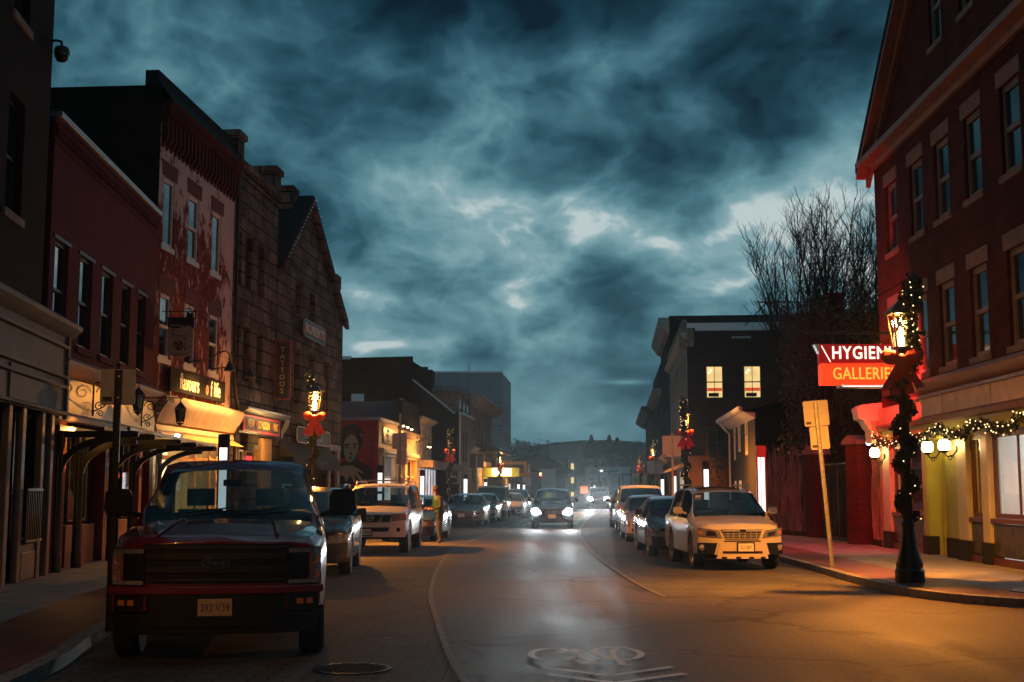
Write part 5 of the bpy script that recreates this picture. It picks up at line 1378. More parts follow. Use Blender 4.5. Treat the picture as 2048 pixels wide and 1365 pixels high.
def pier(lab, x, y, h, w=.5):
    o = thing('gate_pier', lab, 'gate pier', (x, y, .13), R(-70))
    boxes((-w / 2, w / 2, -w / 2, w / 2, 0, h)).build('pier', M['brick_red'], o)
    m = MB(); m.prism([(-w / 2 - .08, h), (w / 2 + .08, h), (w / 2 + .02, h + .12), (0, h + .26), (-w / 2 - .02, h + .12)], -w / 2 - .08, w / 2 + .08); m.build('cap', M['lintel'], o)
    return o
pier('dark brick gate pier next to the grey twig screen', 9.68, 39.9, 2.6); pier('red-lit brick gate pier next to the brick house corner', 9.72, 35.1, 2.75, .55)
ga = thing('metal_gate', 'pair of tall dark wrought-iron gates between two brick piers', 'gate', (9.72, 39.5, .16), math.atan2(-4.0, .0))
for k in range(2):
    x0 = .05 + k * 2.02; m = MB()
    for x in (x0, x0 + 1.94): m.box(x - .02, x + .02, -.02, .02, 0, 2.25)
    for z in (.04, 2.23): m.box(x0, x0 + 1.94, -.02, .02, z - .02, z + .02)
    rg = random.Random(k)
    for _ in range(16):
        xx = x0 + rg.uniform(.1, 1.84); pts = [(xx, 0, .05)]
        for j in range(1, 7): pts.append((min(max(pts[-1][0] + rg.gauss(0, .13), x0), x0 + 1.94), 0, .05 + j * .36))
        m.tube(pts, .012, 4)
    m.build('gate_leaf', M['black_metal'], ga)
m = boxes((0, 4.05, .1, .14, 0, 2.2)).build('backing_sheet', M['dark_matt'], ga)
# ---- dark vine-covered house behind the yard, roof rail and chimneys
v = thing('dark_building', 'dark building overgrown with vines behind the yard, with a roof railing', 'building', (0, 0, 0))
m = MB(); m.box(11.2, 26, 47, 51, 0, 8.05); m.prism([(14.2, 8.0), (18.6, 8.0), (17.3, 8.75), (15.6, 8.75)], 47, 51); m.build('wall', M['brick_dark'], v)
m = MB(); m.box(10.9, 26, 46.6, 51, 8.05, 8.25); m.build('roof_edge', M['slate'], v)
for x0, x1, z in ((12.1, 12.75, 9.0), (14.35, 15.1, 10.5)): boxes((x0, x1, 47.6, 48.4, 8.2, z), (x0 - .06, x1 + .06, 47.5, 48.5, z, z + .15)).build('chimney', M['brick_dark'], v)
m = MB()
for k in range(34): x = 10.0 + k * .2; m.box(x - .012, x + .012, 49.98, 50.02, 8.2, 9.15)
m.box(9.9, 16.8, 49.97, 50.03, 9.13, 9.18); m.tube([(9.4, 50, 8.2), (10.3, 50, 9.15)], .025, 4); m.build('roof_railing', M['black_metal'], v)
iv = thing('vine', 'mass of dark leafless vines and ivy hanging over the dark building', 'vine', (0, 0, 0))
m = MB(); rg = random.Random(9)
for k in range(170):
    u = rg.random(); z = rg.uniform(.3, 8.1); x = 10.3 + max(0, (6.6 - z)) * .05 + u * u * 7 if z < 7 else rg.uniform(10.6, 17)
    y = 46.6 - rg.uniform(0, 1.6)
    m.leaves((x, y, z), rg.uniform(.4, .9), 70, .16, rg=rg)
m.build('leaves', M['ivy'], iv)
m = MB()
for k in range(60):
    x = rg.uniform(10.6, 16.5); y = 45.6; pts = [(x, y, 0)]
    for j in range(1, 8): pts.append((pts[-1][0] + rg.gauss(.02, .22), y + rg.uniform(-.5, .5), j * 1.12 * rg.uniform(.95, 1.05)))
    m.tube(pts, [.05, .045, .04, .035, .03, .025, .018, .008], 4)
for k in range(80):
    p = Vector((rg.uniform(10.3, 11.8), 45.6, rg.uniform(5.5, 7.9))); bare(m, p, Vector((rg.uniform(-.8, .1), 0, rg.uniform(.1, .9))).normalized(), .55, .012, 2, .5, .1, rg)
m.build('stems', M['bark'], iv)
# ---- small pale house under the vines
FH = frame((9.83, 56.2), (9.05, 45.6))
h = thing('small_house', 'little dark house with white gutter and white window frames under the vines', 'house', FH[0], FH[1])
H = [(1.2, 1.9, 2.9, 4.3), (3.0, 3.9, 3.2, 4.5), (1.2, 1.9, .6, 2.0), (3.0, 3.9, .6, 2.0), (5.6, 6.5, 3.0, 4.4)]
front(MB(), 0, 9.0, 0, 4.75, H).build('wall', mat('dark_clapboard', (.03, .026, .024), .8, spec=.15), h)
for w in H: window(h, *w, .02, 'white_frame', 'pane_dull', .12)
m = MB(); m.face([(0, 0, 0), (0, 4.4, 0), (0, 4.4, 4.8), (0, 2.2, 5.35), (0, 0, 4.8)]); m.build('side_wall', M['brick_dark'], h)
MB().prism([(-.5, 4.72), (2.2, 5.5), (4.6, 4.9), (4.6, 4.75), (2.2, 5.3), (-.5, 4.55)], -.35, 9.2, 0).build('roof', M['slate'], h)
m = MB(); m.prism([(-.62, 4.62), (-.46, 4.55), (-.46, 4.72), (-.62, 4.76)], -.45, 9.2, 0); m.prism([(-.46, 4.55), (0, 4.3), (0, 4.5)], -.4, 9.2, 0)
m.tube([(-.2, -.5, 4.6), (-.1, -.3, 4.35), (.05, -.08, 4.1), (.05, -.08, .3)], .05, 8); m.build('gutter', M['white_frame'], h, 50)
sl = thing('wall_light', 'hidden orange uplight washing the brick side wall by the little house', 'wall lamp', (10.4, 88.2, 2.0))
boxes((-.12, .12, -.1, .1, 0, .2)).build('housing', M['black_metal'], sl); lamp('SPOT', 'wash', sl, (2.6, -1.1, .6), 700, (1, .38, .08), .1, (R(80), 0, 0), R(120), .8)
bush = thing('shrub', 'orange-lit leafy shrub against the brown brick side wall', 'shrub', (10.2, 57.4, 0))
m = MB(); rg = random.Random(4)
for k in range(26): m.leaves((rg.uniform(-.9, 1.0), rg.uniform(-.4, .4), rg.uniform(.8, 3.1)), .42, 42, .13, rg=rg)
m.build('foliage', M['ivy'], bush); MB().tube([(0, 0, 0), (.1, 0, 1.6)], [.09, .05], 6).build('stem', M['bark'], bush)
# ---- right row in the distance
def row_block(fr, x0, x1, depth, hgt, wm, name, lab, holes, cornice=None, fm='stone_pale', wy=.1, pm='pane_dull', topm='stone_pale', end=None, cat='building', winkw=None):
    o = thing(name, lab, cat, fr[0], fr[1])
    front(MB(), x0, x1, 0, hgt, holes, rev=.2).build('wall', M[wm], o)
    for hh in holes: window(o, *hh, wy, fm, pm, .09, **(winkw or {}))
    shell(o, x0, x1, depth, hgt, end or wm)
    if cornice:
        for z, pr, th in cornice: moulding(x0 - pr * .3, x1 + pr * .3, [(0, z), (-pr * .4, z + th * .15), (-pr, z + th * .75), (-pr, z + th), (0, z + th)]).build('cornice', M[topm], o)
    return o
b3 = row_block(FQ, -117, -90, 24, 13.55, 'limestone', 'brick_building', 'brown brick building with ornate pale front and two lit side windows', 
   [(-a - 1.6, -a, z, z + 2.4) for a in (92.5, 96.5, 100.5, 104.5, 108.5, 112.5) for z in (5.6, 9.2)], [(12.4, .5, .5), (4.2, .7, .7)], end='brick_brown')
m = MB()
for a in range(91, 117, 2): m.ball((-a, -.1, 13.4 + .3), .3, 6); m.box(-a - .4, -a + .4, -.2, .2, 13.0, 13.4)
m.box(-90.9, -89.95, -.5, .5, 11.9, 13.2); m.build('parapet_ornament', M['limestone'], b3)
m = MB(); m.box(-89.99, -89.7, .6, 24, 13.0, 13.25); m.box(-90.02, -89.96, .0, 24, 13.25, 13.6); m.build('roof_edge', M['steel'], b3)
litw = emis('lit_office_window', (1, .68, .26), .95, .25, .6)
for k, (ya, yb, za, zb, on) in enumerate(((1.38, 2.46, 8.2, 10.4, 1), (4.05, 5.15, 8.2, 10.4, 1), (1.4, 2.6, 3.95, 6.0, 0))):
    fm_ = MB(); x = -89.98
    fm_.box(x, x + .06, ya - .08, yb + .08, za - .1, za); fm_.box(x, x + .06, ya - .08, yb + .08, zb, zb + .08); fm_.box(x, x + .06, ya - .08, ya, za, zb); fm_.box(x, x + .06, yb, yb + .08, za, zb)
    zm = (za + zb) / 2; fm_.box(x, x + .05, ya, yb, zm - .04, zm + .04); fm_.box(x, x + .04, (ya + yb) / 2 - .02, (ya + yb) / 2 + .02, za, zb)
    w = fm_.build('window', M['dark_frame'], b3)
    boxes((x - .0, x + .015, ya, yb, za, zb)).build('pane', litw if on else M['pane_dull'], w)
    if on:
        boxes((x + .015, x + .02, ya + .02, yb - .02, za + .45, za + .68)).build('red_banner', emis('red_window_banner', (1, .1, .04), .6), w)
        boxes((x + .015, x + .02, ya + .1, yb - .25, za + .05, za + .32)).build('desk', M['dark_matt'], w)
        m = MB(); m.ball((x + .02, ya + .3, zb - .25), .07, 6); m.ball((x + .02, ya + .15, zb - .42), .05, 6); m.build('ceiling_lamp', emis('office_lamp', (1, .85, .6), 4), w)
    boxes((x, x + .1, ya - .2, yb + .2, zb + .1, zb + .3)).build('lintel', M['brick_brown'], w)
boxes((-89.97, -89.9, 3.2, 4.6, 12.45, 12.6)).build('wall_bracket', M['galv'], b3)
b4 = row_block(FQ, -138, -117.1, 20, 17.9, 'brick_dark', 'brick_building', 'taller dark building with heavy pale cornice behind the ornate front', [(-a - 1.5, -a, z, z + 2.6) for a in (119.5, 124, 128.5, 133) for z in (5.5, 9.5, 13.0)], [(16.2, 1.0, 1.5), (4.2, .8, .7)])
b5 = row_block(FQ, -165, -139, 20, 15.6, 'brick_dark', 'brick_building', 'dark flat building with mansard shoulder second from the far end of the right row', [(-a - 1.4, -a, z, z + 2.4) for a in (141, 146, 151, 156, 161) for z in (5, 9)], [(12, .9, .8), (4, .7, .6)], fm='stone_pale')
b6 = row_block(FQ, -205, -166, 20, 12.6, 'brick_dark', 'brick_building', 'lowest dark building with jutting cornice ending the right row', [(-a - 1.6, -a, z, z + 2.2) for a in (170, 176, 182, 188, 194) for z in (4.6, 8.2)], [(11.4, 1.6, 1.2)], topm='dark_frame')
# canopy and bright shop doorway under the ornate front
c = thing('shop_canopy', 'small pitched canopy over a bright doorway beside the second right lamp post', 'canopy', FQ[0], FQ[1])
MB().prism([(0, 3.7), (-1.6, 3.0), (-1.6, 2.85), (0, 3.4)], -99, -93, 0).build('canopy_roof', M['cream'], c)
m = MB()
for x in (-98.5, -97.2, -95.8, -94.4, -93.2): m.box(x - .12, x + .12, -.2, 0, .1, 3.0)
m.build('door_column', M['white_frame'], c); boxes((-98.6, -93.1, -.08, -.05, .1, 3.0)).build('bright_door', emis('white_shop_light', (1, .9, .75), 1.2, .5, 1.0), c)
hs = thing('hanging_sign', 'dark round-topped hanging sign on an iron bracket by the second right lamp post', 'sign', (9.95, 69.5, 0), 0)
m = MB(); m.prism([(-.75, 3.5), (.75, 3.5), (.75, 3.75)] + [(.75 * math.cos(PI * k / 10), 3.75 + .5 * math.sin(PI * k / 10)) for k in range(1, 10)] + [(-.75, 3.75)], -.03, .03); m.build('board', M['dark_frame'], hs)
m = MB(); m.tube([(-.8, 0, 4.9), (1.6, 0, 4.9)], .03, 5); m.tube([(-.8, 0, 4.9), (-.8, 0, 3.4)], .025, 5); scroll(m, 0, 0, 4.55, .22, 1.4, 1, .02); m.build('bracket', M['black_metal'], hs)
bs = thing('planter_greenery', 'bright green and red window plants in the distant right shopfront', 'plants', (8.55, 83.0, .13))
m = MB()
for k in range(9): m.leaves((rg.uniform(-.5, .5), 0, rg.uniform(.9, 2.3)), .3, 30, .16, rg=rg)
m.build('foliage', mat('bright_green_leaf', (.08, .25, .05), .5, var=.4), bs); boxes((-.5, .5, -.2, .2, 0, .7)).build('planter', M['lintel'], bs, bevel=.02)
# ---- tall bare trees behind the yard
rg = random.Random(21)
for i, (x, y, lab) in enumerate(((14.9, 64, 'leftmost of the three bare trees, spreading behind the dark vine-covered building'), (16.9, 66, 'tall bare tree in the middle of the group behind the roof railing'), (19.3, 66, 'upright bare tree rising close to the brick gabled house'))):
    tr = thing('bare_tree', lab, 'tree', (x, y, 0), 0, 'bare trees behind the yard')
    m = MB(); m.tube([(0, 0, 0), (.05, 0, 3), (0, 0, 7.4)], [.32, .27, .2], 8, False); m.build('trunk', M['bark'], tr, 60)
    m = MB()
    for k in range(15):
        a = 2 * PI * k / 15 + rg.uniform(-.2, .2); sp = rg.uniform(.05, .42)
        p = Vector((.25 * math.cos(a), .25 * math.sin(a), rg.uniform(5.2, 7.4)))
        d = Vector((math.cos(a) * sp, math.sin(a) * sp, 1)).normalized()
        top = (17.3 if i else 15.8) - 2.2 * sp ** .7 * 2 + rg.uniform(-.5, .5); n = 7; L_ = (top - p.z) / n
        r = .1
        for j in range(n):                       # a leading stem, forking all the way up
            d2 = (d + Vector((rg.gauss(0, .07), rg.gauss(0, .07), .06))).normalized(); q = p + d2 * L_ * 1.03
            m.tube([p, q], [r, r * .82], 5 if r > .03 else 3, False)
            for s_ in range(rg.randint(4, 5)):
                aa = rg.uniform(0, 2 * PI); dd = (d2 * .75 + Vector((math.cos(aa), math.sin(aa), .25)) * rg.uniform(.35, .75)).normalized()
                bare(m, p.lerp(q, rg.random()), dd, (1.25 - .09 * j) * rg.uniform(.7, 1.15), max(r * .45, .019), 3, .33, .3, rg, (2, 2), .74)
            p, d, r = q, d2, r * .8
    m.build('crown', M['bark'], tr)
# ---- left row in the distance (x runs along F2)
def line2(s_): d = Vector((1.75, 23.5)).normalized(); return Vector((-8.93, 31.0)) + d * s_
t = thing('mural_shop', 'low shop with red mural side wall and orange lit clapboard front', 'shop', F2[0], F2[1])
H = [(32.6, 36.4, .5, 3.3), (37.2, 42.9, .4, 3.2)]
clap = mat('clapboard', (.5, .34, .2), .6, var=.18, scale=3)
front(MB(), 31.1, 36.9, 0, 5.05, H[:1], rev=.3).build('wall', clap, t)
m = MB()
for k in range(24): m.prism([(0, 3.72 + k * .056), (-.025, 3.72 + k * .056), (-.004, 3.77 + k * .056)], 31.12, 36.9, 0)
m.build('siding', clap, t)
m = front(MB(), 36.9, 43.4, 0, 4.9, H[1:], rev=.3); m.build('wall', mat('ochre_front', (.5, .3, .13), .65, var=.25), t)
mural = mat('red_mural_paint', (.4, .016, .024), .75, var=.25, scale=1.5, bump=.15, bscale=20)
m = MB(); m.face([(31.1, 0, 0), (31.1, 9, 0), (31.1, 9, 5.05), (31.1, 0, 5.05)]); m.build('mural_wall', mural, t)
boxes((31.02, 36.95, -.12, .1, 5.05, 5.2), (31.0, 31.12, .1, 9, 5.05, 5.2)).build('coping', M['steel'], t)
m = MB(); m.face([(31.1, 0, 5.06), (43.4, 0, 4.9), (43.4, 9, 4.9), (31.1, 9, 5.06)]); m.face([(43.4, 0, 0), (43.4, 9, 0), (43.4, 9, 4.9), (43.4, 0, 4.9)]); m.build('roof', M['dark_matt'], t)
m = MB(); m.prism([(36.9, 4.9), (43.6, 4.85), (42.9, 6.5), (36.9, 6.5)], -.25, .3); m.build('pent_roof', M['slate'], t)
boxes((36.9, 43.5, -.2, .02, 4.5, 4.88)).build('dentil_band', clap, t)
boxes((31.3, 43.5, -.25, .02, 3.45, 3.68), (31.3, 43.5, -.16, .02, 3.3, 3.45)).build('shop_cornice', M['cream'], t, bevel=.02)
m = MB()
for x in (31.3, 32.45, 36.45, 37.05, 39.0, 41.0, 42.95): m.box(x, x + .16, -.08, .1, .1, 3.3)
m.box(37.2, 42.9, .0, .1, 2.3, 2.4); m.box(32.6, 36.4, .0, .1, 2.2, 2.28); m.build('shopfront_frame', M['cream'], t)
boxes((32.6, 36.4, .28, .3, .5, 3.3)).build('shop_window', emis('white_shop_window', (1, .88, .78), .9, .5, .9), t)
boxes((37.2, 42.9, .28, .3, .4, 3.2)).build('shop_window', emis('amber_shop_window', (1, .5, .12), .45, .6, .8), t)
boxes((33.4, 35.6, .1, .2, 2.3, 3.3)).build('blind', M['trim'], t)
bsn = thing('shop_sign', 'black window-like sign board with pale writing over the low mural shop', 'sign', F2[0], F2[1])
boxes((32.15, 36.2, -.08, -.03, 3.98, 4.76)).build('board', M['dark_frame'], bsn)
text('lettering', 'LIVE', mat('chalk_letter', (.6, .55, .4), .6), bsn, (33.5, -.09, 4.6), .22, sx=1.6); text('lettering', 'LOVE', mat('chalk_letter', (.6, .55, .4), .6), bsn, (33.4, -.09, 4.36), .24, sx=1.6); text('lettering', 'DINE', mat('chalk_letter', (.6, .55, .4), .6), bsn, (33.7, -.09, 4.12), .22, sx=1.6)
# mural: a generic face, hand and lettering, painted on the wall (flat reliefs 1 cm proud)
mo = thing('wall_mural', 'mural of a dark-haired face resting on a hand over red wall', 'mural', wpos(F2, (31.1, 0, 0)), F2[1])
blk = mat('black_mural_paint', (.012, .01, .012), .8); fl_ = mat('tan_mural_paint', (.55, .36, .22), .8, var=.08)
MS = -.32
def flat(name, pts, mt, off, par=mo):
    m = MB(); m.face([(-off, p[0] + MS, p[1]) for p in pts]); return m.build(name, mt, par)
# wall coordinates: first number = metres from the front corner, back along the wall
flat('hair', [(2.15, 3.2), (1.95, 3.1), (1.4, 3.1), (1.25, 3.5), (1.1, 3.9), (1.05, 4.5), (1.35, 4.85), (1.9, 4.85), (2.25, 4.5), (2.3, 3.6), (2.15, 3.3)], blk, .010)
flat('shoulder', [(2.5, 1.9), (.55, 1.9), (.6, 2.7), (1.2, 3.0), (1.6, 3.2), (2.4, 2.8)], blk, .012)
fc = flat('face', [(1.75, 2.95), (1.5, 3.1), (1.33, 3.5), (1.3, 3.95), (1.45, 4.25), (1.65, 4.35), (1.9, 4.2), (2.05, 3.9), (2.03, 3.5), (1.93, 3.1)], fl_, .014)
for y0, y1, z, dz in ((1.36, 1.62, 3.83, .1), (1.75, 2.02, 3.8, .1)):
    flat('brow', [(y0, z + .02), (y1, z - .02), (y1, z + .05), (y0, z + dz)], blk, .018); flat('eye', [(y0 + .03, z - .1), ((y0 + y1) / 2, z - .15), (y1 - .03, z - .1), ((y0 + y1) / 2, z - .05)], blk, .018)
flat('nose', [(1.6, 3.36), (1.78, 3.36), (1.74, 3.44), (1.64, 3.44)], blk, .018); flat('mouth', [(1.55, 3.2), (1.7, 3.15), (1.84, 3.2), (1.7, 3.25)], blk, .018)
flat('hand', [(2.5, 2.55), (2.1, 2.8), (1.6, 2.82), (1.1, 2.52), (1.06, 2.42), (1.4, 2.55), (1.1, 2.15), (1.18, 2.08), (1.5, 2.38), (1.4, 2.0), (1.5, 1.98), (1.66, 2.32), (1.8, 2.2), (1.9, 2.0), (2.0, 2.3), (2.5, 2.3)], fl_, .016)
for k, ch in enumerate('HOTRODC'): text('lettering', ch, mat('dark_red_letter', (.13, .008, .014), .8), mo, (-.008, .32, 4.75 - k * .6), .52, rot=(PI / 2, 0, -PI / 2), ext=.002)
for k in range(3):
    m = MB(); rg = random.Random(k); y = 2.4
    while y > (.5, .42, 1.5)[k]:
        w = rg.uniform(.04, .1); m.face([(-.012, y, 1.68 - k * .2), (-.012, y - w, 1.68 - k * .2), (-.012, y - w, 1.8 - k * .2), (-.012, y, 1.8 - k * .2)]); y -= w + .025
    m.build('small_lettering', blk, mo)
m = MB(); m.tube([(-.02, .85 + .06 * math.cos(a * PI / 8), 4.3 + .06 * math.sin(a * PI / 8)) for a in range(17)], .012, 5); m.build('white_ring', M['white_frame'], mo)
for i, (x, y, z) in enumerate(((34.2, -.75, 5.0), (35.6, -.75, 5.0), (37.0, -.75, 4.95), (43.0, -.9, 4.2), (42.3, -.9, 4.2))):
    b = thing('sign_lamp', ['gooseneck lamp nearest the mural corner over the low shop sign', 'middle gooseneck lamp over the low shop sign', 'right gooseneck lamp over the low shop sign', 'bare glaring bulb lamp at the far end of the low mural shop', 'dimmer bulb lamp beside the glaring one on the low mural shop'][i], 'wall lamp', wpos(F2, (x, y, z)), F2[1], 'lamps on the mural shop')
    m = MB(); m.tube([(0, .75, .15), (0, .2, .45), (0, .0, .35), (0, 0, .1)], .02, 5); m.lathe([(.03, .1), (.16, -.05), (.17, -.07), (.04, .04)], 12); m.build('shade', M['black_metal'], b, 50)
    MB().ball((0, 0, -.06), .07, 6).build('bulb', emis('warm_bulb', (1, .62, .25), 30 if i != 4 else 14), b)
    lamp('POINT', 'bulb_light', b, (0, -.02, -.22), 55 if i < 3 else 90, (1, .5, .15), .06)
# grey parapet behind the mural shop
g = thing('grey_building', 'plain blue-grey block rising right behind the red mural shop', 'building', (0, 0, 0))
boxes((-14, -6.28, 70, 78, 0, 6.55)).build('wall', mat('blue_grey_render', (.14, .16, .2), .8, var=.2, scale=1), g)
boxes((-6.3, -6.15, 69.9, 78, 0, 6.7)).build('corner_trim', M['steel'], g)
w = row_block(F2, 43.8, 50.2, 8, 5.9, 'stone_pale', 'white_building', 'narrow pale two-storey building with gutter past the mural shop', [(45.2, 45.9, 3.6, 5.3), (47.3, 48.0, 3.6, 5.3)], [(5.7, .4, .3)], fm='dark_frame')
a2 = thing('shop_awning', 'pale boxed awning with shop windows beneath, beyond the white building', 'awning', F2[0], F2[1])
boxes((44.5, 61, -.9, 0, 2.95, 3.4)).build('canopy', M['limestone'], a2, bevel=.03); boxes((44.6, 52, -.02, .0, .5, 2.9)).build('shop_window', emis('cool_shop_window', (.9, .9, 1), .55, .7, .7), a2)
m = MB()
for k in range(7): x = 44.5 + k * 1.25; m.box(x, x + .12, -.06, 0, .1, 2.95)
m.build('window_post', M['limestone'], a2)
for i, x in enumerate((55.5, 60.5)):
    q = thing('hanging_sign', ['small framed black projecting sign beyond the pale awning', 'narrow ladder-like projecting sign beyond the pale awning'][i], 'sign', wpos(F2, (x, -.2, 0)), F2[1])
    boxes((-.03, .03, -.95 + i * .5, -.1, 2.0, 2.9 + i * .3)).build('board', M['dark_frame'], q)
    text('lettering', 'BAR' if i == 0 else '', M['white_frame'], q, (-.04, -.55, 2.5), .3, rot=(PI / 2, 0, -PI / 2)) if i == 0 else None
    m = MB(); m.tube([(-.04, -.9 + i * .5, 2.05), (-.04, -.9 + i * .5, 2.85 + i * .3), (-.04, -.15, 2.85 + i * .3), (-.04, -.15, 2.05), (-.04, -.9 + i * .5, 2.05)], .03, 4); m.build('frame', M['white_frame'], q)
# big dark gabled block with dormers
d = thing('brick_building', 'big dark brick building with stepped chimney gable and dormers above the mural shop', 'building', F2[0], F2[1])
X0, X1 = 65.3, 73.6
H = [(66.2, 67.3, 3.8, 6.3), (68.2, 69.3, 3.8, 6.3), (70.2, 71.3, 3.8, 6.3)]
front(MB(), X0, X1, 0, 7.5, H).build('wall', M['limestone'], d)
for q in H: window(d, *q, .1, 'dark_frame', 'pane_dull', .1)
m = MB()
for x in (X0, X1):
    m.face([(x, 0, 0), (x, 22, 0), (x, 22, 11.6), (x, 3.6, 11.9), (x, 3.6, 10.0), (x, .4, 7.4), (x, 0, 7.4)])
m.build('gable_wall', M['brick_brown'], d)
m = MB(); m.face([(X0, .0, 7.4), (X1, .0, 7.4), (X1, 3.6, 10.0), (X0, 3.6, 10.0)]); m.face([(X0, 3.6, 11.5), (X1, 3.6, 11.5), (X1, 22, 11.5), (X0, 22, 11.5)]); m.build('roof', M['slate'], d)
m = MB(); m.tube([(X0 - .08, .3, 7.45), (X0 - .08, 3.6, 10.08)], .08, 5); m.build('verge', M['steel'], d)
boxes((X0 + .5, X0 + 2.2, 2.2, 3.58, 9, 10.9)).build('chimney', M['brick_brown'], d); boxes((X0 - .02, X0 + .5, 8.5, 14.0, 11.7, 11.95)).build('roof_edge', M['steel'], d); boxes((X0 + .1, X0 + 2, 10.5, 13.5, 11.7, 12.2)).build('roof_hatch', M['dark_matt'], d)
m = MB(); m.face([(X0 - .03, 7.4, 7.6), (X0 - .03, 8.4, 6.9), (X0 - .03, 8.4, 9.0), (X0 - .03, 7.4, 9.0)]); m.face([(X0 - .03, 11.1, 10.3), (X0 - .03, 11.6, 10.3), (X0 - .03, 11.6, 10.7), (X0 - .03, 11.1, 10.7)]); m.build('pale_patch', M['steel'], d)
for k in range(3):
    x = X0 + .7 + k * 2.6; m = MB(); m.box(x, x + 1.5, .1, 2.2, 7.6, 9.2); m.prism([(x - .2, 9.2), (x + 1.7, 9.2), (x + .75, 9.75)], -.1, 2.6); o = m.build('dormer', M['limestone'], d); boxes((x + .35, x + 1.15, .07, .1, 7.9, 9.0)).build('dormer_window', M['pane_dull'], o)
m = MB(); m.box(X0 - .06, X1 + .1, -.35, .0, 7.35, 7.55); m.tube([(X0 - .08, -.1, 7.4), (X0 - .08, -.1, .2)], .09, 6); m.build('eaves', M['steel'], d)
row_block(F2, 73.7, 93.5, 12, 9.6, 'limestone', 'stone_building', 'dark stone building with deep cornice beyond the dormers', [(a, a + 1.3, z, z + 2.6) for a in (75, 78.5, 82, 85.5, 89) for z in (2.2, 5.8)], [(8.6, 1.1, .9), (4.9, .4, .3)], end='limestone')
lb = row_block(F2, 94, 128, 12, 4.9, 'limestone', 'low_building', 'long low single-storey stone building with bracket lamp past the lit yellow shop', [(97, 99, .6, 3.0), (103, 105, .6, 3.0), (111, 113, .6, 3.0), (119, 121, .6, 3.0)], [(4.5, .5, .4)])
c = thing('curved_canopy', 'dark curved entrance canopy below the pale tower block', 'canopy', F2[0], F2[1])
m = MB(); m.prism([(0, 5.6), (-1.6, 5.4), (-2.2, 5.1), (-2.2, 4.9), (0, 4.9)], 78, 93, 0); m.build('canopy_roof', M['dark_frame'], c)
y = thing('yellow_shop', 'yellow lit shopfront with projecting signs past the second left lamp post', 'shop', F2[0], F2[1])
boxes((76, 86, -.3, .0, .1, 3.6)).build('shopfront', M['cream'], y); boxes((75.7, 86.3, -.6, .0, 3.6, 4.1)).build('cornice', M['cream'], y, bevel=.03)
pieces('shop_window', emis('yellow_shop_window', (1, .62, .2), .4, .5, .7), y, (77, 79.5, -.33, -.3, .6, 3.0), (81.5, 85, -.33, -.3, .6, 3.0))
lamp('POINT', 'front_light', y, (80, -2.2, 3.2), 90, (1, .55, .15), .15); lamp('POINT', 'front_light', y, (85, -1.6, 4.4), 40, (1, .58, .2), .15)
q = thing('lit_sign', 'glaring white-centred green and yellow hanging sign on the yellow shop', 'sign', wpos(F2, (80.5, -.7, 0)), R(2))
boxes((-.3, 2.9, -.08, .08, 2.75, 3.55)).build('board', mat('green_sign_board', (.08, .16, .05), .5), q); boxes((.5, 2.2, -.1, -.08, 2.85, 3.5)).build('lit_panel', emis('lit_sign_panel', (1, .95, .8), 2.5), q)
q = thing('hanging_sign', 'yellow framed sign board hanging behind the glaring white sign', 'sign', wpos(F2, (88, -.7, 0)), R(2))
boxes((.6, 3.1, -.05, .05, 2.9, 4.3)).build('board', mat('yellow_sign_board', (.4, .26, .04), .5), q); boxes((.9, 2.8, -.07, -.05, 3.2, 4.0)).build('panel', M['dark_frame'], q)
wl = thing('wall_lamp', 'orange wall lamp on the long low stone building', 'wall lamp', wpos(F2, (112, -.3, 3.6)), F2[1])
MB().lathe([(.05, .3), (.3, 0), (.26, 0), (.04, .2)], 12).build('shade', M['black_metal'], wl); MB().ball((0, 0, -.05), .14, 6).build('bulb', emis('orange_bulb', (1, .5, .12), 25), wl); lamp('POINT', 'wall_light', wl, (0, -.3, -.3), 260, (1, .45, .1), .1)
# pale tower block
tw = thing('tower_block', 'pale grey modern tower block with rows of narrow windows behind the left row', 'tower block', (-1.2, 150, 0), R(0))
Wt = [(1.0 + k * 3.2, 2.0 + k * 3.2, z, z + 2.6) for k in range(4) for z in (2.2, 6.0, 9.8)]
ttr = thing('x', 'x', 'x') if False else None
tm = mat('pale_grey_panel', (.34, .37, .42), .7, var=.1, scale=.6)
m = MB(); m.box(-12, 0, 0, .02, 0, 15.6); m.face([(-12, 15, 0), (0, 15, 0), (0, 15, 15.6), (-12, 15, 15.6)]); m.face([(-12, 0, 15.6), (0, 0, 15.6), (1.05, 14, 15.6), (-12, 15, 15.6)]); m.build('wall', tm, tw)
m = front(MB(), 0, 14.04, 0, 15.6, Wt, rev=.25); ow = m.build('street_wall', mat('pale_panel', (.42, .43, .46), .7, var=.1), tw); ow.rotation_euler = (0, 0, R(90 - 4.3))
m = MB()
for z in (3.6, 6.4, 9.2, 12.0): m.box(-12, 0, -.03, 0, z, z + .05)
for x in (-8.6, -4.2): m.box(x, x + .05, -.03, 0, 0, 15.5)
m.build('panel_joint', M['dark_frame'], tw)
wn = MB()
for a, b, cc, e in Wt: wn.box(a, b, .2, .24, cc, e)
o = wn.build('window_strip', M['pane'], tw); o.rotation_euler = (0, 0, R(90 - 4.3))
boxes((-12.1, .1, -.1, .2, 15.6, 15.8)).build('parapet', M['steel'], tw); MB().tube([(-4, 1, 15.6), (-4, 1, 16.6)], .05, 5).build('mast', M['galv'], tw)

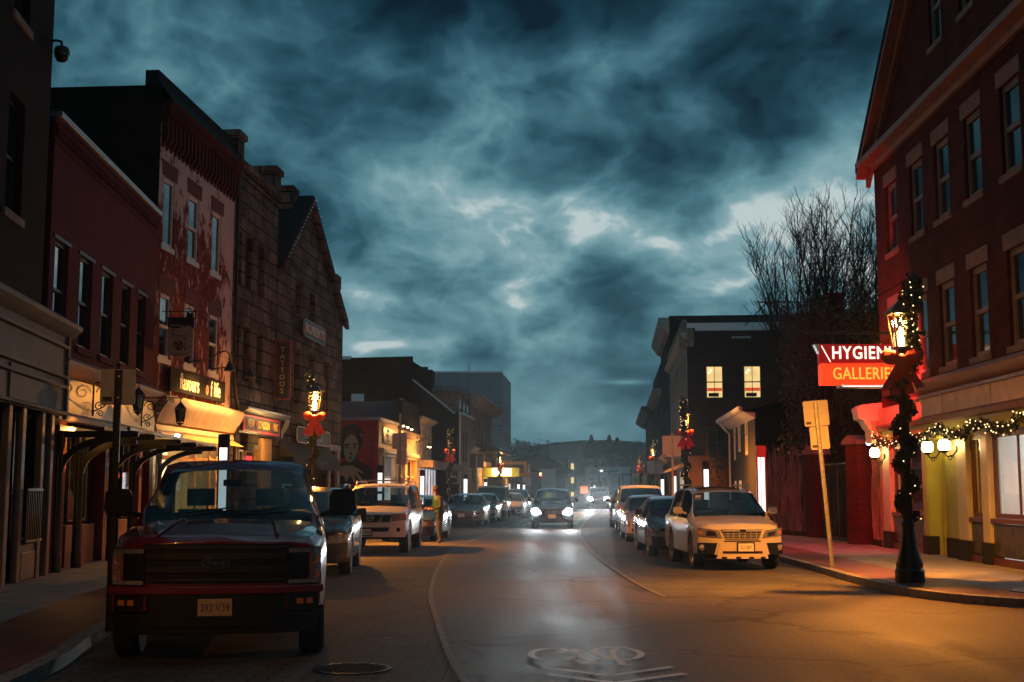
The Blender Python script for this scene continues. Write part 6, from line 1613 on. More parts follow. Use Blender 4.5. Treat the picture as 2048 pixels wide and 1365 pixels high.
# ---- across the end of the street
def far_block(name, lab, x0, x1, y0, y1, z1, mt, wins=(), cat='building', roofpts=None, litw_=()):
    o = thing(name, lab, cat, (0, 0, 0))
    boxes((x0, x1, y0, y1, -1, z1)).build('wall', mt, o)
    for a, b, c, e in wins:
        w = boxes((a, b, y0 - .1, y0 + .05, c, e)).build('window', M['pane_dull'], o)
    for a, b, c, e in litw_: boxes((a, b, y0 - .12, y0 + .05, c, e)).build('lit_window', litw, o)
    if roofpts: MB().prism(roofpts, y0 - .6, y1).build('roof', M['slate'], o)
    return o
gm = mat('far_grey_concrete', (.2, .21, .2), .8, var=.12, scale=.2)
far_block('grey_building', 'long grey flat-topped concrete building below the far hill', -4, 22.5, 350, 380, 10.3, gm, [(9 + k * 5.2, 12.6 + k * 5.2, 6.6, 9.0) for k in range(3)] + [(19.4, 21.4, z, z + 2.2) for z in (-.0, 3.2, 6.4)])
far_block('grey_building', 'square grey block standing up above the long concrete building', 11, 20, 356, 376, 14.4, mat('far_grey_render', (.22, .23, .22), .8))
far_block('stair_tower', 'slim grey stair tower with three lit yellow windows', 15.6, 17.6, 345, 349.5, 10.3, gm, litw_=[(16.2, 16.95, z, z + 1.6) for z in (-.6, 3.4, 7.2)])
far_block('warehouse', 'dark broad warehouse with low hipped roof at the street end', -3, 10.8, 255, 285, 5.3, mat('far_dark_wall', (.09, .095, .09), .8), [], roofpts=[(-4.2, 5.2), (12.4, 5.2), (12.4, 5.5), (7.2, 8.3), (5, 8.9), (2.5, 8.0), (-4.2, 7.3)], litw_=())
far_block('poster_tower', 'pale narrow panel building in front of the dark warehouse', 5.6, 8.4, 240, 243, 5.6, mat('pale_panel_wall', (.45, .44, .4), .7), litw_=[(6.4, 7.6, .2, 1.0)])
far_block('white_building', 'low white flat-roofed building at the end of the street', 20.4, 31, 330, 350, 7.5, mat('far_white_render', (.52, .55, .55), .8), [(22.6, 23.0, 3, 6.6)])
far_block('house', 'small gabled house peeping over the low white building', 21, 28, 352, 362, 7.9, M['limestone'], roofpts=[(20.5, 7.8), (22.5, 8.9), (24.5, 7.9), (26, 9.2), (28.5, 7.8)])
far_block('red_shop', 'small shop with glowing red and white windows at the street end', 13.2, 17.5, 246, 252, 3.2, mat('far_brick_shop', (.14, .06, .05), .8), litw_=())
o = thing('lit_window_sign', 'red and orange lit shop window sign at the street end', 'sign', (0, 0, 0)); boxes((13.4, 14.8, 245.7, 245.9, .9, 2.2)).build('panel', emis('red_shop_sign', (1, .16, .05), 2.2), o); boxes((15.3, 16.3, 245.7, 245.9, .7, 2.4)).build('white_panel', emis('white_shop_sign', (.9, 1, .95), 1.2), o)
# utility poles and the traffic signal arm
def pole(lab, x, y, h, light=False):
    o = thing('utility_pole', lab, 'utility pole', (x, y, 0))
    MB().tube([(0, 0, -1), (0, 0, h)], [.16, .12], 6).build('post', M['bark'], o)
    m = MB(); m.box(-1.6, 1.6, -.08, .08, h - .5, h - .3)
    for k in (-1.4, -.7, .7, 1.4): m.tube([(k, 0, h - .3), (k, 0, h - .05)], .05, 5)
    m.build('crossarm', M['bark'], o)
    if light:
        MB().tube([(0, 0, h - .6), (-.9, 0, h - .1), (-1.5, 0, h - .1)], .05, 5).build('lamp_arm', M['galv'], o)
        MB().ball((-1.5, 0, h - .25), .26, 6, .6).build('lamp_head', emis('far_street_lamp', (1, .85, .65), 9), o)
pole('utility pole with a lit street lamp before the white building', 19.3, 250, 5.6, True); pole('plain utility pole right of the lamp pole before the white building', 22.0, 250, 5.0)
o = thing('traffic_signal', 'traffic signal mast arm with three dark signal heads facing away', 'traffic light', (8.05, 160, 0))
MB().tube([(0, 0, 0), (0, 0, 2.9), (.1, 0, 3.2)], [.14, .1, .08], 8).build('pole', M['tan_wood'], o); MB().tube([(.0, 0, 1.9), (3, 0, 2.5), (6.2, 0, 2.75)], [.08, .06, .05], 6).build('mast_arm', M['galv'], o)
for x in (2.1, 3.9, 5.6): boxes((x - .18, x + .18, -.12, .14, 1.75 + x * .08, 2.85 + x * .08)).build('signal_head', M['dark_frame'], o, bevel=.02)
wr = thing('overhead_wires', 'thin overhead wires strung across the far end of the street', 'wires', (0, 0, 0))
m = MB()
for z, yy in ((4.9, 235), (4.2, 235)): m.tube([(9 + k * 1.6, yy, z - .5 * math.sin(PI * k / 10)) for k in range(11)], .03, 3)
m.build('wire', M['dark_matt'], wr)

# opposite_block: the town goes on behind the camera: dark street fronts the car panels and windows reflect
o = thing('street_block', 'dark brick street block closing the street behind the viewer', 'building', (0, -34, 0))
H = [(x, x + 1.2, z, z + 2) for x in range(-18, 30, 4) for z in (1.0, 5.0, 8.6)]
boxes((-24, 36, -8, 0, 0, 12.5)).build('wall', M['brick_dark'], o)
m = MB()
for a, b, c, e in H: m.box(a, b, -.02, .04, c, e)
m.build('window_row', M['pane_dull'], o); boxes((-24.3, 36.3, -8, .3, 12.5, 13)).build('cornice', M['trim'], o)
o = thing('street_block', 'dark brick corner block across the side street behind the viewer', 'building', (13.5, -10, 0))
boxes((0, 16, -22, 14, 0, 11.5)).build('wall', M['brick_dark'], o)
m = MB()
for k in range(8):
    for z in (1.0, 5.0, 8.3): m.box(-.04, .02, -20 + k * 4.2, -18.8 + k * 4.2, z, z + 2)
m.build('window_row', M['pane_dull'], o); boxes((-.3, 16, -22, 14.3, 11.5, 12)).build('cornice', M['trim'], o)
# ------------------------------------------------------------------ lamp posts with garlands and bows
rg = random.Random(17)
LP = [(6.46, 20.6), (-5.91, 37.4), (6.69, 48.3), (-3.55, 71.8), (9.91, 87.8), (-1.05, 109.8), (12.4, 121), (14.88, 146.6), (2.4, 172), (4.6, 205), (-4.3, 3.0)]
LAB = ['nearest right', 'nearest left', 'second right', 'second left', 'third right', 'third left', 'fourth right', 'farthest right', 'fourth left', 'farthest left', 'unseen near left']
WHERE = ['by the brick gabled house', 'before the stone gable', 'before the brown brick side wall', 'before the dark brick block', 'before the distant right row', 'before the low stone building', 'far down the right kerb', 'at the end of the right row', 'far down the left kerb', 'before the dark warehouse', 'before the grey panelled shopfront']
lp = thing('lamp_post', 'x', 'lamp post', (0, 0, 0))
m = MB(); m.lathe([(.24, .13), (.24, .32), (.21, .36), (.22, .42), (.2, .48), (.14, .7), (.105, .95), (.1, 1.02), (.115, 1.06), (.085, 1.12)], 12); m.build('base', M['black_metal'], lp, 30)
m = MB(); m.lathe([(.078, 1.1), (.066, 3.6), (.09, 3.67), (.06, 3.73), (.06, 3.88), (.1, 3.93)], 12)
for k in range(8): a = 2 * PI * k / 8; m.tube([(.077 * math.cos(a), .077 * math.sin(a), 1.15), (.066 * math.cos(a), .066 * math.sin(a), 3.55)], .012, 4)
m.build('shaft', M['black_metal'], lp, 40)
m = MB(); sq = [(1, 1), (-1, 1), (-1, -1), (1, -1)]
m.box(-.12, .12, -.12, .12, 3.93, 3.97)
for a, b in sq: m.tube([(a * .105, b * .105, 3.97), (a * .17, b * .17, 4.51)], .014, 4)
m.box(-.2, .2, -.2, .2, 4.515, 4.55)
m.build('lantern_frame', M['black_metal'], lp)
m = MB(); m.rings([[(a * .1, b * .1, 3.975) for a, b in sq], [(a * .163, b * .163, 4.508) for a, b in sq]], True, False); lgl = m.build('lantern_glass', glass_see('lantern_glass', (1, .93, .8)), lp)
m = MB(); m.lathe([(.02, 3.97), (.05, 4.0), (.06, 4.2), (.02, 4.3)], 8); m.build('bulb', M['warm_glass'], lp, 60)
m = MB(); m.rings([[(a * .22, b * .22, 4.55) for a, b in sq], [(a * .1, b * .1, 4.69) for a, b in sq], [(a * .03, b * .03, 4.75) for a, b in sq]]); m.lathe([(.03, 4.75), (.04, 4.8), (.012, 4.85), (.02, 4.88), (.001, 4.91)], 8); m.build('cap', M['black_metal'], lp)
# garland: wound round the shaft, then standing up past the lantern on one side
def garland_meshes(n_leaf, size):
    r2 = random.Random(8); m = MB(); bl = MB(); core = []
    for k in range(230):
        u = k / 229; z = 1.15 + 2.55 * u; a = u * 2 * PI * 4.2
        core.append((.12 * math.cos(a), .12 * math.sin(a), z))
    for k in range(120):
        u = k / 119; core.append((.2 - .06 * math.sin(u * PI) + .02 * math.sin(u * 9), -.08, 3.7 + 1.4 * u - .25 * max(0, u - .85)))
    for i, p in enumerate(core):
        rr = .105 if i < 230 else .13 + (.05 if i > 300 else 0)
        m.leaves(p, rr, n_leaf, size, rg=r2)
        if i % 12 == 0 or (i > 230 and i % 3 == 0):
            a = r2.uniform(0, 2 * PI); bl.ball((p[0] + rr * .9 * math.cos(a), p[1] + rr * .9 * math.sin(a), p[2]), .011, 4)
    return m, bl
gm_, gb_ = garland_meshes(14, .092)
ga0 = thing('garland', 'x', 'garland', (0, 0, 0)); gm_.build('foliage', M['leaf'], ga0); gb_.build('fairy_lights', M['fairy'], ga0)
def bow_mesh():
    m = MB()
    for s in (-1, 1):
        for dz, sc in ((.0, 1.0),):
            rs = []
            for k in range(13):
                u = k / 12; x = s * (.02 + .31 * sc * u); rr = .155 * sc * (math.sin(PI * min(1, u * .93 + .035)) ** .6) * (.55 + .6 * u)
                ring = []
                for j in range(16):
                    a = 2 * PI * j / 16; q = rr * (1 + .1 * math.sin(3 * a + 5 * u + dz * 20) + .06 * math.sin(7 * a + s))
                    ring.append((x + s * .02 * math.sin(2 * a), -.14 + .5 * q * math.cos(a), dz * .6 + .05 * u + q * math.sin(a)))
                rs.append(ring)
            m.rings(rs)
        for k2, (dx, L_) in enumerate(((.1, .6), (.27, .5))):
            rs = []
            for k in range(8):
                u = k / 7; x = s * (.02 + dx * u); z = -.02 - L_ * u; w = .05 + .025 * u; y = -.16 - .03 * math.sin(u * 6 + k2)
                rs.append([(x - w, y, z), (x + w, y - .02, z + .02 * s), (x + w, y - .012, z + .02 * s), (x - w, y + .008, z)])
            m.rings(rs)
    return m
bw0 = thing('ribbon_bow', 'x', 'bow', (0, 0, 0)); bow_mesh().build('loops', M['ribbon'], bw0, 50)
m = MB(); m.ball((0, -.15, .03), .07, 8, .9); m.build('knot', M['ribbon'], bw0, 60)
posts = []
for i, (x, y) in enumerate(LP):
    a = lp if i == 0 else copy_tree(lp)
    if i == 10:  # unseen post, added to throw some front light on the pickup
        a.location = (x, y, 0); posts.append(tag(a, 'unseen black lamp post with lit lantern, added off the left edge to light the pickup', 'lamp post', 'decorated lamp posts')); continue
    b = ga0 if i == 0 else copy_tree(ga0); c = bw0 if i == 0 else copy_tree(bw0)
    for o in (a, b, c): o.location = (x, y, 0)
    c.location = (x, y, 3.76); c.scale = (.95,) * 3
    rz = math.atan2(x, y) * -1
    b.rotation_euler = (0, 0, (0 if x > 5 and i == 0 else PI * .9 if i == 1 else rg.uniform(-2.6, -.6))); c.rotation_euler = (0, 0, rz)
    tag(a, f'{LAB[i]} black lamp post with lit lantern, {WHERE[i]}', 'lamp post', 'decorated lamp posts')
    tag(b, f'evergreen garland with fairy lights wound up the {LAB[i]} lamp post', 'garland', 'garlands on the lamp posts')
    tag(c, f'big red ribbon bow tied on the {LAB[i]} lamp post', 'bow', 'bows on the lamp posts')
    posts.append(a)
for i, a in enumerate(posts):
    pw = (8500, 13500, 11000, 9000, 8000, 6000, 5000, 5000, 5000, 5000, 600)[i]
    lamp('SPOT', 'lantern_light', a, (0, 0, 4.47), pw, (1, .34, .04), .05, (0, 0, 0), R(163), 1.0)
    lamp('POINT', 'lantern_glow', a, (0, 0, 4.42), pw * (.035 if i < 10 else .5), (1, .4, .07), .05)
# ------------------------------------------------------------------ white light columns
def light_column(lab, x, y, h, w, capm):
    o = thing('light_column', lab, 'light column', (x, y, .13), math.atan2(-x, y) * .5, 'white light columns')
    boxes((-w / 2, w / 2, -w / 2, w / 2, 0, .25), (-w / 2, w / 2, -w / 2, w / 2, h - .3, h), (-w / 2, -w / 2 + .035, -w / 2, w / 2, .25, h - .3), (w / 2 - .035, w / 2, -w / 2, w / 2, .25, h - .3), (-w / 2, w / 2, w / 2 - .035, w / 2, .25, h - .3), (-w * .1, -w * .04, -w / 2 - .004, -w / 2 + .03, .25, h - .3) if capm != 'dark_matt' else (-.01, .01, 0, .01, .3, .4)).build('casing', M[capm], o, bevel=.004)
    boxes((-w / 2 + .035, w / 2 - .035, -w / 2 + .012, w / 2 - .04, .25, h - .3)).build('light_panel', M['led'], o)
for i, (x, y, h, w, cm, lab) in enumerate(((6.42, 32.4, 2.62, .24, 'dark_red', 'tall white light column with red cap behind the yellow-lit silver SUV'),
        (6.82, 44.2, 2.5, .24, 'dark_matt', 'white light column before the brown brick side wall'), (8.0, 62, 2.45, .24, 'dark_red', 'thin white light column beside the second right lamp post canopy'), (8.9, 74.5, 2.4, .25, 'dark_matt', 'white light column left of the pitched canopy on the right'),
        (-6.43, 28, 2.72, .24, 'dark_matt', 'white light column with black top beside the tattoo shop'), (-5.2, 49.6, 2.45, .24, 'dark_matt', 'white light column at the red mural corner'), (-4.35, 61, 2.45, .25, 'dark_red', 'white light column with dark red top beyond the mural shop'),
        (-3.1, 84, 2.5, .3, 'dark_matt', 'white light column under the dark stone building'), (-2.2, 105, 2.4, .3, 'dark_matt', 'small white light column by the yellow lit shop'), (-.3, 128, 2.4, .3, 'dark_red', 'tiny white light column by the low stone building wall lamp'), (.75, 146, 2.4, .32, 'dark_matt', 'distant white light column at the end of the low stone building'), (1.5, 158, 2.4, .32, 'dark_red', 'farthest white light column on the left pavement'))):
    light_column(lab, x, y, h, w, cm)
# ------------------------------------------------------------------ backs of street signs
def street_sign(lab, x, y, plates, h, lean=0, w=.06, z=.13, mt='galv', sm='sign_back'):
    o = thing('street_sign', lab, 'street sign', (x, y, z), 0)
    o.rotation_euler = (0, R(lean), 0)
    m = MB(); m.box(-w / 2, w / 2, -.004, .004, 0, h); m.box(-w / 2, -w / 2 + .01, -.03, .0, 0, h); m.box(w / 2 - .01, w / 2, -.03, .0, 0, h)
    for k in range(int(h / .1)): m.box(-.008, .008, -.007, -.004, .03 + k * .1, .05 + k * .1)
    m.build('post', M[mt], o)
    for x0, x1, z0, z1 in plates:
        r_ = .03; pts = [(cx + r_ * math.cos(a), cz + r_ * math.sin(a)) for cx, cz, a0 in ((x1 - r_, z1 - r_, 0), (x0 + r_, z1 - r_, 90), (x0 + r_, z0 + r_, 180), (x1 - r_, z0 + r_, 270)) for a in [R(a0 + 30 * k) for k in range(4)]]
        p = MB().prism(pts, .006, .010).build('plate', M[sm], o)
        boxes((x0 + .03, x0 + .13, .004, .006, z0 + .04, z0 + .09)).build('maker_sticker', M['dark_frame'], p)
    m = MB()
    for x0, x1, z0, z1 in plates:
        for zz in (z0 + .08, z1 - .08): m.lathe([(.001, -.012), (.012, -.01), (.012, 0)], 6, (0, 0, zz), 1)
    m.build('bolt', M['steel'], o)
street_sign('back of a pale square street sign on a dark perforated post by the red pickup', -4.26, 13.5, [(-.2, .18, 2.4, 2.79)], 2.78, .0, .075, mt='black_metal')
street_sign('leaning street sign with two orange-lit plates on the right kerb', 6.2, 24.55, [(-.25, .24, 2.74, 3.24), (-.17, .2, 2.28, 2.73)], 3.2, -4.2, .075)
street_sign('pair of small street sign backs on a pole past the mural shop', -5.0, 56, [(-.35, .3, 3.3, 4.0), (-.15, .3, 2.6, 3.28)], 4.9, 0, .09)
street_sign('dark square sign back in front of the yellow lit shop', -2.6, 92, [(-.5, .5, 3.1, 4.1)], 4.0, 0, .1, sm='dark_frame')
street_sign('small tan sign back beside the third left lamp post', -.3, 122, [(-.5, .5, 2.6, 3.7)], 3.7, 0, .12)
street_sign('sign back below the fourth left bow', 2.0, 168, [(-.6, .6, 2.0, 3.2)], 3.1, 0, .12)
street_sign('large orange-lit sign back beside the round-topped hanging sign', 7.35, 57.5, [(-.45, .4, 3.0, 3.95)], 4.1, 0, .09)
street_sign('tan sign back hanging below the third right lamp post', 9.6, 84, [(-.55, .5, 2.55, 3.4)], 3.4, 0, .1)
street_sign('sign back below the farthest right bows', 13.7, 135, [(-.8, .8, 2.0, 3.2)], 3.2, 0, .12)
# fallen leaf
o = MB(); o.face([(-.05, 0, 0), (0, .03, .01), (.06, 0, .02), (0, -.04, .008)]); o = o.build('fallen_leaf', mat('orange_leaf', (.5, .2, .05), .7), None); tag(o, 'single orange fallen leaf on the parking lane right of the pickup', 'leaf'); o.location = (-1.35, 13.9, .008)
# ------------------------------------------------------------------ the person at the blue car
def person(loc, rz):
    root = thing('person', 'person in green vest and dark cap leaning toward the blue car', 'person', loc, rz)
    J = dict(pel=(0, 0, .93), wai=(0, .0, 1.06), che=(0, -.05, 1.27), nek=(0, -.09, 1.43), hd=(0, -.13, 1.52), hdt=(0, -.145, 1.66),
             sl=(.17, -.05, 1.36), el=(.23, -.06, 1.1), wl=(.13, -.28, 1.03), hl=(.09, -.36, 1.05),
             sr=(-.17, -.05, 1.36), er=(-.24, -.08, 1.1), wr=(-.14, -.3, 1.05), hr=(-.08, -.38, 1.07),
             tl=(.1, 0, .88), kl=(.11, -.05, .5), al=(.11, .02, .09), fl=(.12, -.13, .045),
             tr=(-.1, .02, .88), kr=(-.12, .03, .5), ar=(-.13, .15, .09), fr=(-.13, .0, .045))
    Rd = dict(pel=.15, wai=.135, che=.155, nek=.06, hd=.085, hdt=.08, sl=.075, el=.055, wl=.035, hl=.035, sr=.075, er=.055, wr=.035, hr=.035, tl=.11, kl=.085, al=.075, fl=.045, tr=.11, kr=.085, ar=.075, fr=.045)
    E = [('pel', 'wai'), ('wai', 'che'), ('che', 'nek'), ('nek', 'hd'), ('hd', 'hdt'), ('che', 'sl'), ('sl', 'el'), ('el', 'wl'), ('wl', 'hl'), ('che', 'sr'), ('sr', 'er'), ('er', 'wr'), ('wr', 'hr'),
         ('pel', 'tl'), ('tl', 'kl'), ('kl', 'al'), ('al', 'fl'), ('pel', 'tr'), ('tr', 'kr'), ('kr', 'ar'), ('ar', 'fr')]
    for s, w in (('l', .09), ('r', -.08)):          # fingers and thumb
        h = J['h' + s]
        for k in range(4):
            a, b = f'{s}f{k}', f'{s}g{k}'
            J[a] = (h[0] + (k - 1.5) * .018, h[1] - .05, h[2] - .004 * abs(k - 1.5)); J[b] = (h[0] + (k - 1.5) * .02, h[1] - .075 + .008 * abs(k - 1.4), h[2] - .035); Rd[a] = .0095; Rd[b] = .008; E += [('h' + s, a), (a, b)]
        a, b = f'{s}t0', f'{s}t1'; sg = 1 if s == 'r' else -1
        J[a] = (h[0] + sg * .035, h[1] - .015, h[2] + .012); J[b] = (h[0] + sg * .045, h[1] - .05, h[2] + .01); Rd[a] = .011; Rd[b] = .009; E += [('h' + s, a), (a, b)]
    names = list(J); me = bpy.data.meshes.new('body'); me.from_pydata([J[n] for n in names], [(names.index(a), names.index(b)) for a, b in E], [])
    o = bpy.data.objects.new('body', me); COL.objects.link(o)
    md = o.modifiers.new('skin', 'SKIN')
    for i, n in enumerate(names):
        v = me.skin_vertices[0].data[i]; v.radius = (Rd[n] * (1.15 if n in ('pel', 'che', 'wai') else 1), Rd[n] * (.8 if n in ('pel', 'che', 'wai') else 1)); v.use_root = (n == 'pel')
    o.modifiers.new('sub', 'SUBSURF').levels = 2; o.modifiers['sub'].render_levels = 2
    dg = bpy.context.evaluated_depsgraph_get(); m2 = bpy.data.meshes.new_from_object(o.evaluated_get(dg)); bpy.data.objects.remove(o)
    o = bpy.data.objects.new('body', m2); COL.objects.link(o); o.parent = root
    m2.materials.clear()
    for mm in (M['skin'], mat('dark_sleeve', (.03, .028, .03), .8), mat('olive_trousers', (.035, .026, .013), .85, var=.3, scale=8), mat('brown_shoes', (.05, .03, .02), .6)): m2.materials.append(mm)
    for p in m2.polygons:
        c = p.center; p.use_smooth = True
        hand = c.y < -.3 and .95 < c.z < 1.2
        p.material_index = 0 if (c.z > 1.445 or hand) else 3 if c.z < .085 else 2 if c.z < .97 else 1
    # vest, hair, facial features
    m = MB(); rs = []
    for z, rx, ry, y in ((.93, .2, .16, .0), (1.0, .195, .155, -.005), (1.12, .185, .145, -.02), (1.27, .2, .15, -.05), (1.36, .19, .135, -.06), (1.42, .13, .1, -.075), (1.45, .08, .075, -.085)):
        rs.append([(rx * math.cos(a), y + ry * math.sin(a), z + .012 * math.sin(3 * a)) for a in [2 * PI * k / 18 for k in range(18)]])
    m.rings(rs, True, False); m.build('vest', mat('green_vest', (.006, .055, .02), .6, var=.2, scale=8, bump=.2, bscale=15), root, 70)
    m = MB(); m.tube([(-.12, -.0, 1.43), (-.05, .07, 1.3), (.0, .115, 1.15)], .014, 5); m.tube([(.12, -.0, 1.43), (.05, .07, 1.3), (0, .115, 1.15)], .014, 5); m.build('vest_strap', mat('lime_strip', (.06, .25, .04), .5), root)
    m = MB(); m.lathe([(.1, -.06), (.112, .0), (.108, .06), (.08, .11), (.03, .135), (.001, .14)], 14, (0, -.115, 1.62)); m.build('cap', mat('dark_brown_cap', (.05, .025, .018), .8), root, 70)
    m = MB()
    for k in range(70): a = rg.uniform(.2, PI - .2); z = 1.6 - rg.random() * .14; m.leaves((.09 * math.cos(a), -.12 + .085 * math.sin(a), z), .015, 2, .05, rg=rg)
    m.build('hair', mat('brown_hair', (.05, .028, .018), .7), root)
    m = MB(); m.rings([[(-.018, -.215, 1.56), (.018, -.215, 1.56), (0, -.21, 1.6)], [(-.012, -.245, 1.555), (.012, -.245, 1.555), (0, -.225, 1.59)]]); m.build('nose', M['skin'], root)
    m = MB()
    for s in (-1, 1): m.ball((s * .033, -.212, 1.605), .009, 6)
    m.build('eye', M['dark_matt'], root)
    m = MB()
    for s in (-1, 1): m.lathe([(.001, 0), (.022, .004), (.026, .012), (.015, .016)], 8, (s * .088 - .008, -.12, 1.585), 0)
    m.build('ear', M['skin'], root, 60)
    boxes((-.022, .022, -.214, -.208, 1.528, 1.534)).build('mouth', mat('lips', (.35, .12, .1), .5), root)
    return root
person((-2.22, 38.55, .0), R(-62))
# ------------------------------------------------------------------ sky
w = bpy.data.worlds.new('World'); SC.world = w; w.use_nodes = True
T = w.node_tree; N = T.nodes.new; Lk = T.links.new
bg = T.nodes['Background']
tc = N('ShaderNodeTexCoord'); sep = N('ShaderNodeSeparateXYZ'); Lk(tc.outputs['Generated'], sep.inputs[0])
def math_(op, a, b=None, clamp=False):
    n = N('ShaderNodeMath'); n.operation = op; n.use_clamp = clamp
    for i, v in enumerate((a, b)):
        if v is None: continue
        if isinstance(v, (int, float)): n.inputs[i].default_value = v
        else: Lk(v, n.inputs[i])
    return n.outputs[0]
# cloud deck seen in perspective: direction squeezed so clouds flatten toward the horizon
zc = math_('ADD', math_('MAXIMUM', sep.outputs['Z'], 0.0), .4)
u = math_('DIVIDE', sep.outputs['X'], zc); v = math_('DIVIDE', sep.outputs['Y'], zc)
cb = N('ShaderNodeCombineXYZ'); Lk(u, cb.inputs[0]); Lk(v, cb.inputs[1])
def noise(scale, detail, rough, dist, loc=(0, 0, 0), sc=(1, 1, 1)):
    mp = N('ShaderNodeMapping'); mp.inputs['Location'].default_value = loc; mp.inputs['Scale'].default_value = sc; Lk(cb.outputs[0], mp.inputs[0])
    n = N('ShaderNodeTexNoise'); n.inputs['Scale'].default_value = scale; n.inputs['Detail'].default_value = detail; n.inputs['Roughness'].default_value = rough; n.inputs['Distortion'].default_value = dist
    Lk(mp.outputs[0], n.inputs['Vector']); return n.outputs['Fac']
def warped(scale, amt, loc):
    n = N('ShaderNodeTexNoise'); n.inputs['Scale'].default_value = scale; n.inputs['Detail'].default_value = 3
    mp = N('ShaderNodeMapping'); mp.inputs['Location'].default_value = loc; Lk(cb.outputs[0], mp.inputs[0]); Lk(mp.outputs[0], n.inputs['Vector'])
    s1 = N('ShaderNodeVectorMath'); s1.operation = 'SUBTRACT'; Lk(n.outputs['Color'], s1.inputs[0]); s1.inputs[1].default_value = (.5, .5, .5)
    s2 = N('ShaderNodeVectorMath'); s2.operation = 'SCALE'; Lk(s1.outputs[0], s2.inputs[0]); s2.inputs['Scale'].default_value = amt
    s3 = N('ShaderNodeVectorMath'); Lk(s2.outputs[0], s3.inputs[0]); Lk(cb.outputs[0], s3.inputs[1]); return s3.outputs[0]
wv = warped(4.0, .25, (7, 2, 0))
n1 = noise(SKYN[0], 8, .5, .0, (2.3, .7, 0), (1, SKYN[3], 1)); n2 = noise(SKYN[1], 10, .64, .35, (5.1, 1.2, 0), (1, SKYN[3], 1)); n3 = noise(SKYN[2], 3, .5, .2, (1.4, 3.3, 0), (1, SKYN[3], 1))
vm = N('ShaderNodeMapping'); vm.inputs['Scale'].default_value = (1, SKYN[3], 1); Lk(wv, vm.inputs[0])
def puff(sc_):
    vo = N('ShaderNodeTexVoronoi'); vo.feature = 'SMOOTH_F1'; vo.inputs['Scale'].default_value = sc_; vo.inputs['Smoothness'].default_value = .35; vo.inputs['Detail'].default_value = 4; vo.inputs['Roughness'].default_value = .55
    Lk(vm.outputs[0], vo.inputs['Vector']); return vo.outputs['Distance']
c_ = lambda n, k: math_('MULTIPLY', math_('SUBTRACT', n, .5), k)
val = math_('ADD', math_('ADD', c_(n1, NZ[0]), c_(n2, NZ[1])), c_(n3, NZ[2])); val = math_('ADD', val, c_(puff(PUFF[0]), PUFF[1]))
calm = N('ShaderNodeMapRange'); calm.inputs['From Min'].default_value = .03; calm.inputs['From Max'].default_value = .15; calm.inputs['To Min'].default_value = .3; calm.inputs['To Max'].default_value = 1; Lk(sep.outputs['Z'], calm.inputs[0])
val = math_('ADD', math_('MULTIPLY', val, calm.outputs[0]), PUFF[2])
# broad light and dark areas of the cloud deck (directions, size, amount)
def dirpx(px, py):
    f = 2500; th = math.atan(297.5 / f); a = (px - 1024) / f; b = -(py - 682.5) / f
    return Vector((a, math.cos(th) - b * math.sin(th), math.sin(th) + b * math.cos(th))).normalized()
def blob(px, py, rx, amt, ry=None):
    d = dirpx(px, py); ry = ry or rx
    dx = math_('MULTIPLY', math_('SUBTRACT', sep.outputs['X'], d.x), 2500 / rx); dz = math_('MULTIPLY', math_('SUBTRACT', sep.outputs['Z'], d.z), 2500 / ry)
    dy = math_('MULTIPLY', math_('SUBTRACT', sep.outputs['Y'], d.y), 3.0)
    r2 = math_('ADD', math_('ADD', math_('MULTIPLY', dx, dx), math_('MULTIPLY', dz, dz)), math_('MULTIPLY', dy, dy))
    return math_('MULTIPLY', math_('POWER', 2.718, math_('MULTIPLY', r2, -1.0)), amt)
for b in BLOBS: val = math_('ADD', val, blob(*b))
# darker overhead, paler toward the horizon
gr = N('ShaderNodeMapRange'); gr.inputs['From Min'].default_value = .0; gr.inputs['From Max'].default_value = .42; gr.inputs['To Min'].default_value = .17; gr.inputs['To Max'].default_value = -.42
Lk(sep.outputs['Z'], gr.inputs[0]); val = math_('ADD', val, gr.outputs[0])
ramp = N('ShaderNodeValToRGB'); cr = ramp.color_ramp
cols = SKYRAMP
while len(cr.elements) < len(cols): cr.elements.new(.5)
for e, (p, c) in zip(cr.elements, cols): e.position = p; e.color = (*c, 1)
low = math_('MULTIPLY', math_('LESS_THAN', sep.outputs['Z'], -.004), -1.0); val = math_('ADD', val, low)
Lk(val, ramp.inputs[0])
sky = N('ShaderNodeTexSky'); sky.sky_type = 'NISHITA'; sky.sun_disc = False; sky.sun_elevation = R(1.0); sky.sun_rotation = R(15)
mul = N('ShaderNodeMix'); mul.data_type = 'RGBA'; mul.blend_type = 'MULTIPLY'; mul.inputs['Factor'].default_value = 1; Lk(sky.outputs[0], mul.inputs['A']); mul.inputs['B'].default_value = (.1, .14, .17, 1)
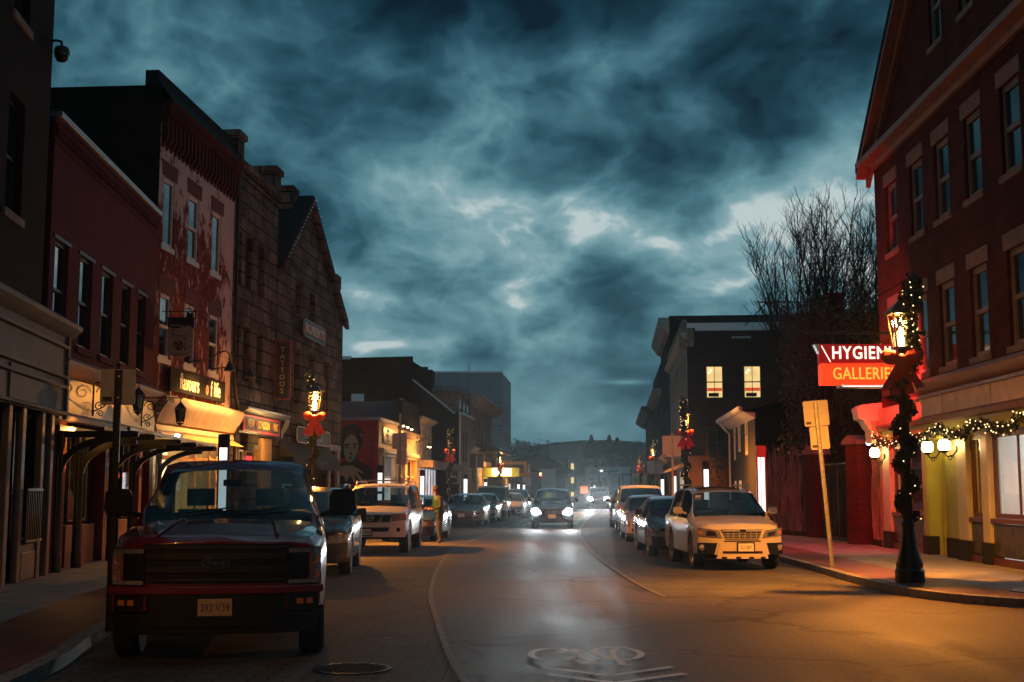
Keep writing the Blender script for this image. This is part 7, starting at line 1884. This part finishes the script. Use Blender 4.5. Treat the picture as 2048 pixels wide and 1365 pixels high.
mx = N('ShaderNodeMix'); mx.data_type = 'RGBA'; mx.inputs['Factor'].default_value = .994; Lk(mul.outputs['Result'], mx.inputs['A']); Lk(ramp.outputs[0], mx.inputs['B'])
Lk(mx.outputs['Result'], bg.inputs['Color']); bg.inputs['Strength'].default_value = SKYK
# last light of the sun, far below full strength
sl = bpy.data.lights.new('dusk_sun', 'SUN'); sl.energy = .015; sl.angle = R(25); sl.color = (.75, .88, 1)
so = bpy.data.objects.new('dusk_sun', sl); COL.objects.link(so); so.rotation_euler = (R(75), 0, R(180 - 15))
# ------------------------------------------------------------------ air
if HAZE > 0:
    hz = boxes((-120, 90, -8, 640, -1.2, 45)).build('haze', M['soil'], None)
    kind(hz, 'stuff')
    m = bpy.data.materials.new('evening_haze'); m.use_nodes = True; t = m.node_tree
    t.nodes.remove(t.nodes['Principled BSDF'])
    pv = t.nodes.new('ShaderNodeVolumePrincipled'); pv.inputs['Density'].default_value = HAZE; pv.inputs['Color'].default_value = (.8, .92, .95, 1); pv.inputs['Anisotropy'].default_value = HAZEG
    t.links.new(pv.outputs[0], t.nodes['Material Output'].inputs['Volume'])
    hz.data.materials.clear(); hz.data.materials.append(m)
# ------------------------------------------------------------------ camera
cd = bpy.data.cameras.new('camera'); cam = bpy.data.objects.new('camera', cd); COL.objects.link(cam)
cam.location = (0, 0, 1.62); cam.rotation_euler = (R(90) + math.atan(297.5 / 2500), 0, 0)
cd.sensor_width = 36; cd.lens = 36 * 2500 / 2048; cd.clip_end = 3000; cd.clip_start = .05
cd.dof.use_dof = True; cd.dof.focus_distance = 38; cd.dof.aperture_fstop = 6.3
SC.camera = cam
SC.view_settings.view_transform = 'Standard'; SC.view_settings.look = 'None'; SC.view_settings.exposure = EXPO; SC.view_settings.gamma = 1
SC.render.engine = 'CYCLES'
SC.cycles.use_denoising = True; SC.cycles.max_bounces = 6; SC.cycles.diffuse_bounces = 3; SC.cycles.glossy_bounces = 4; SC.cycles.transparent_max_bounces = 12; SC.cycles.volume_bounces = 0
SC.cycles.sample_clamp_indirect = 4; SC.cycles.caustics_reflective = False; SC.cycles.caustics_refractive = False
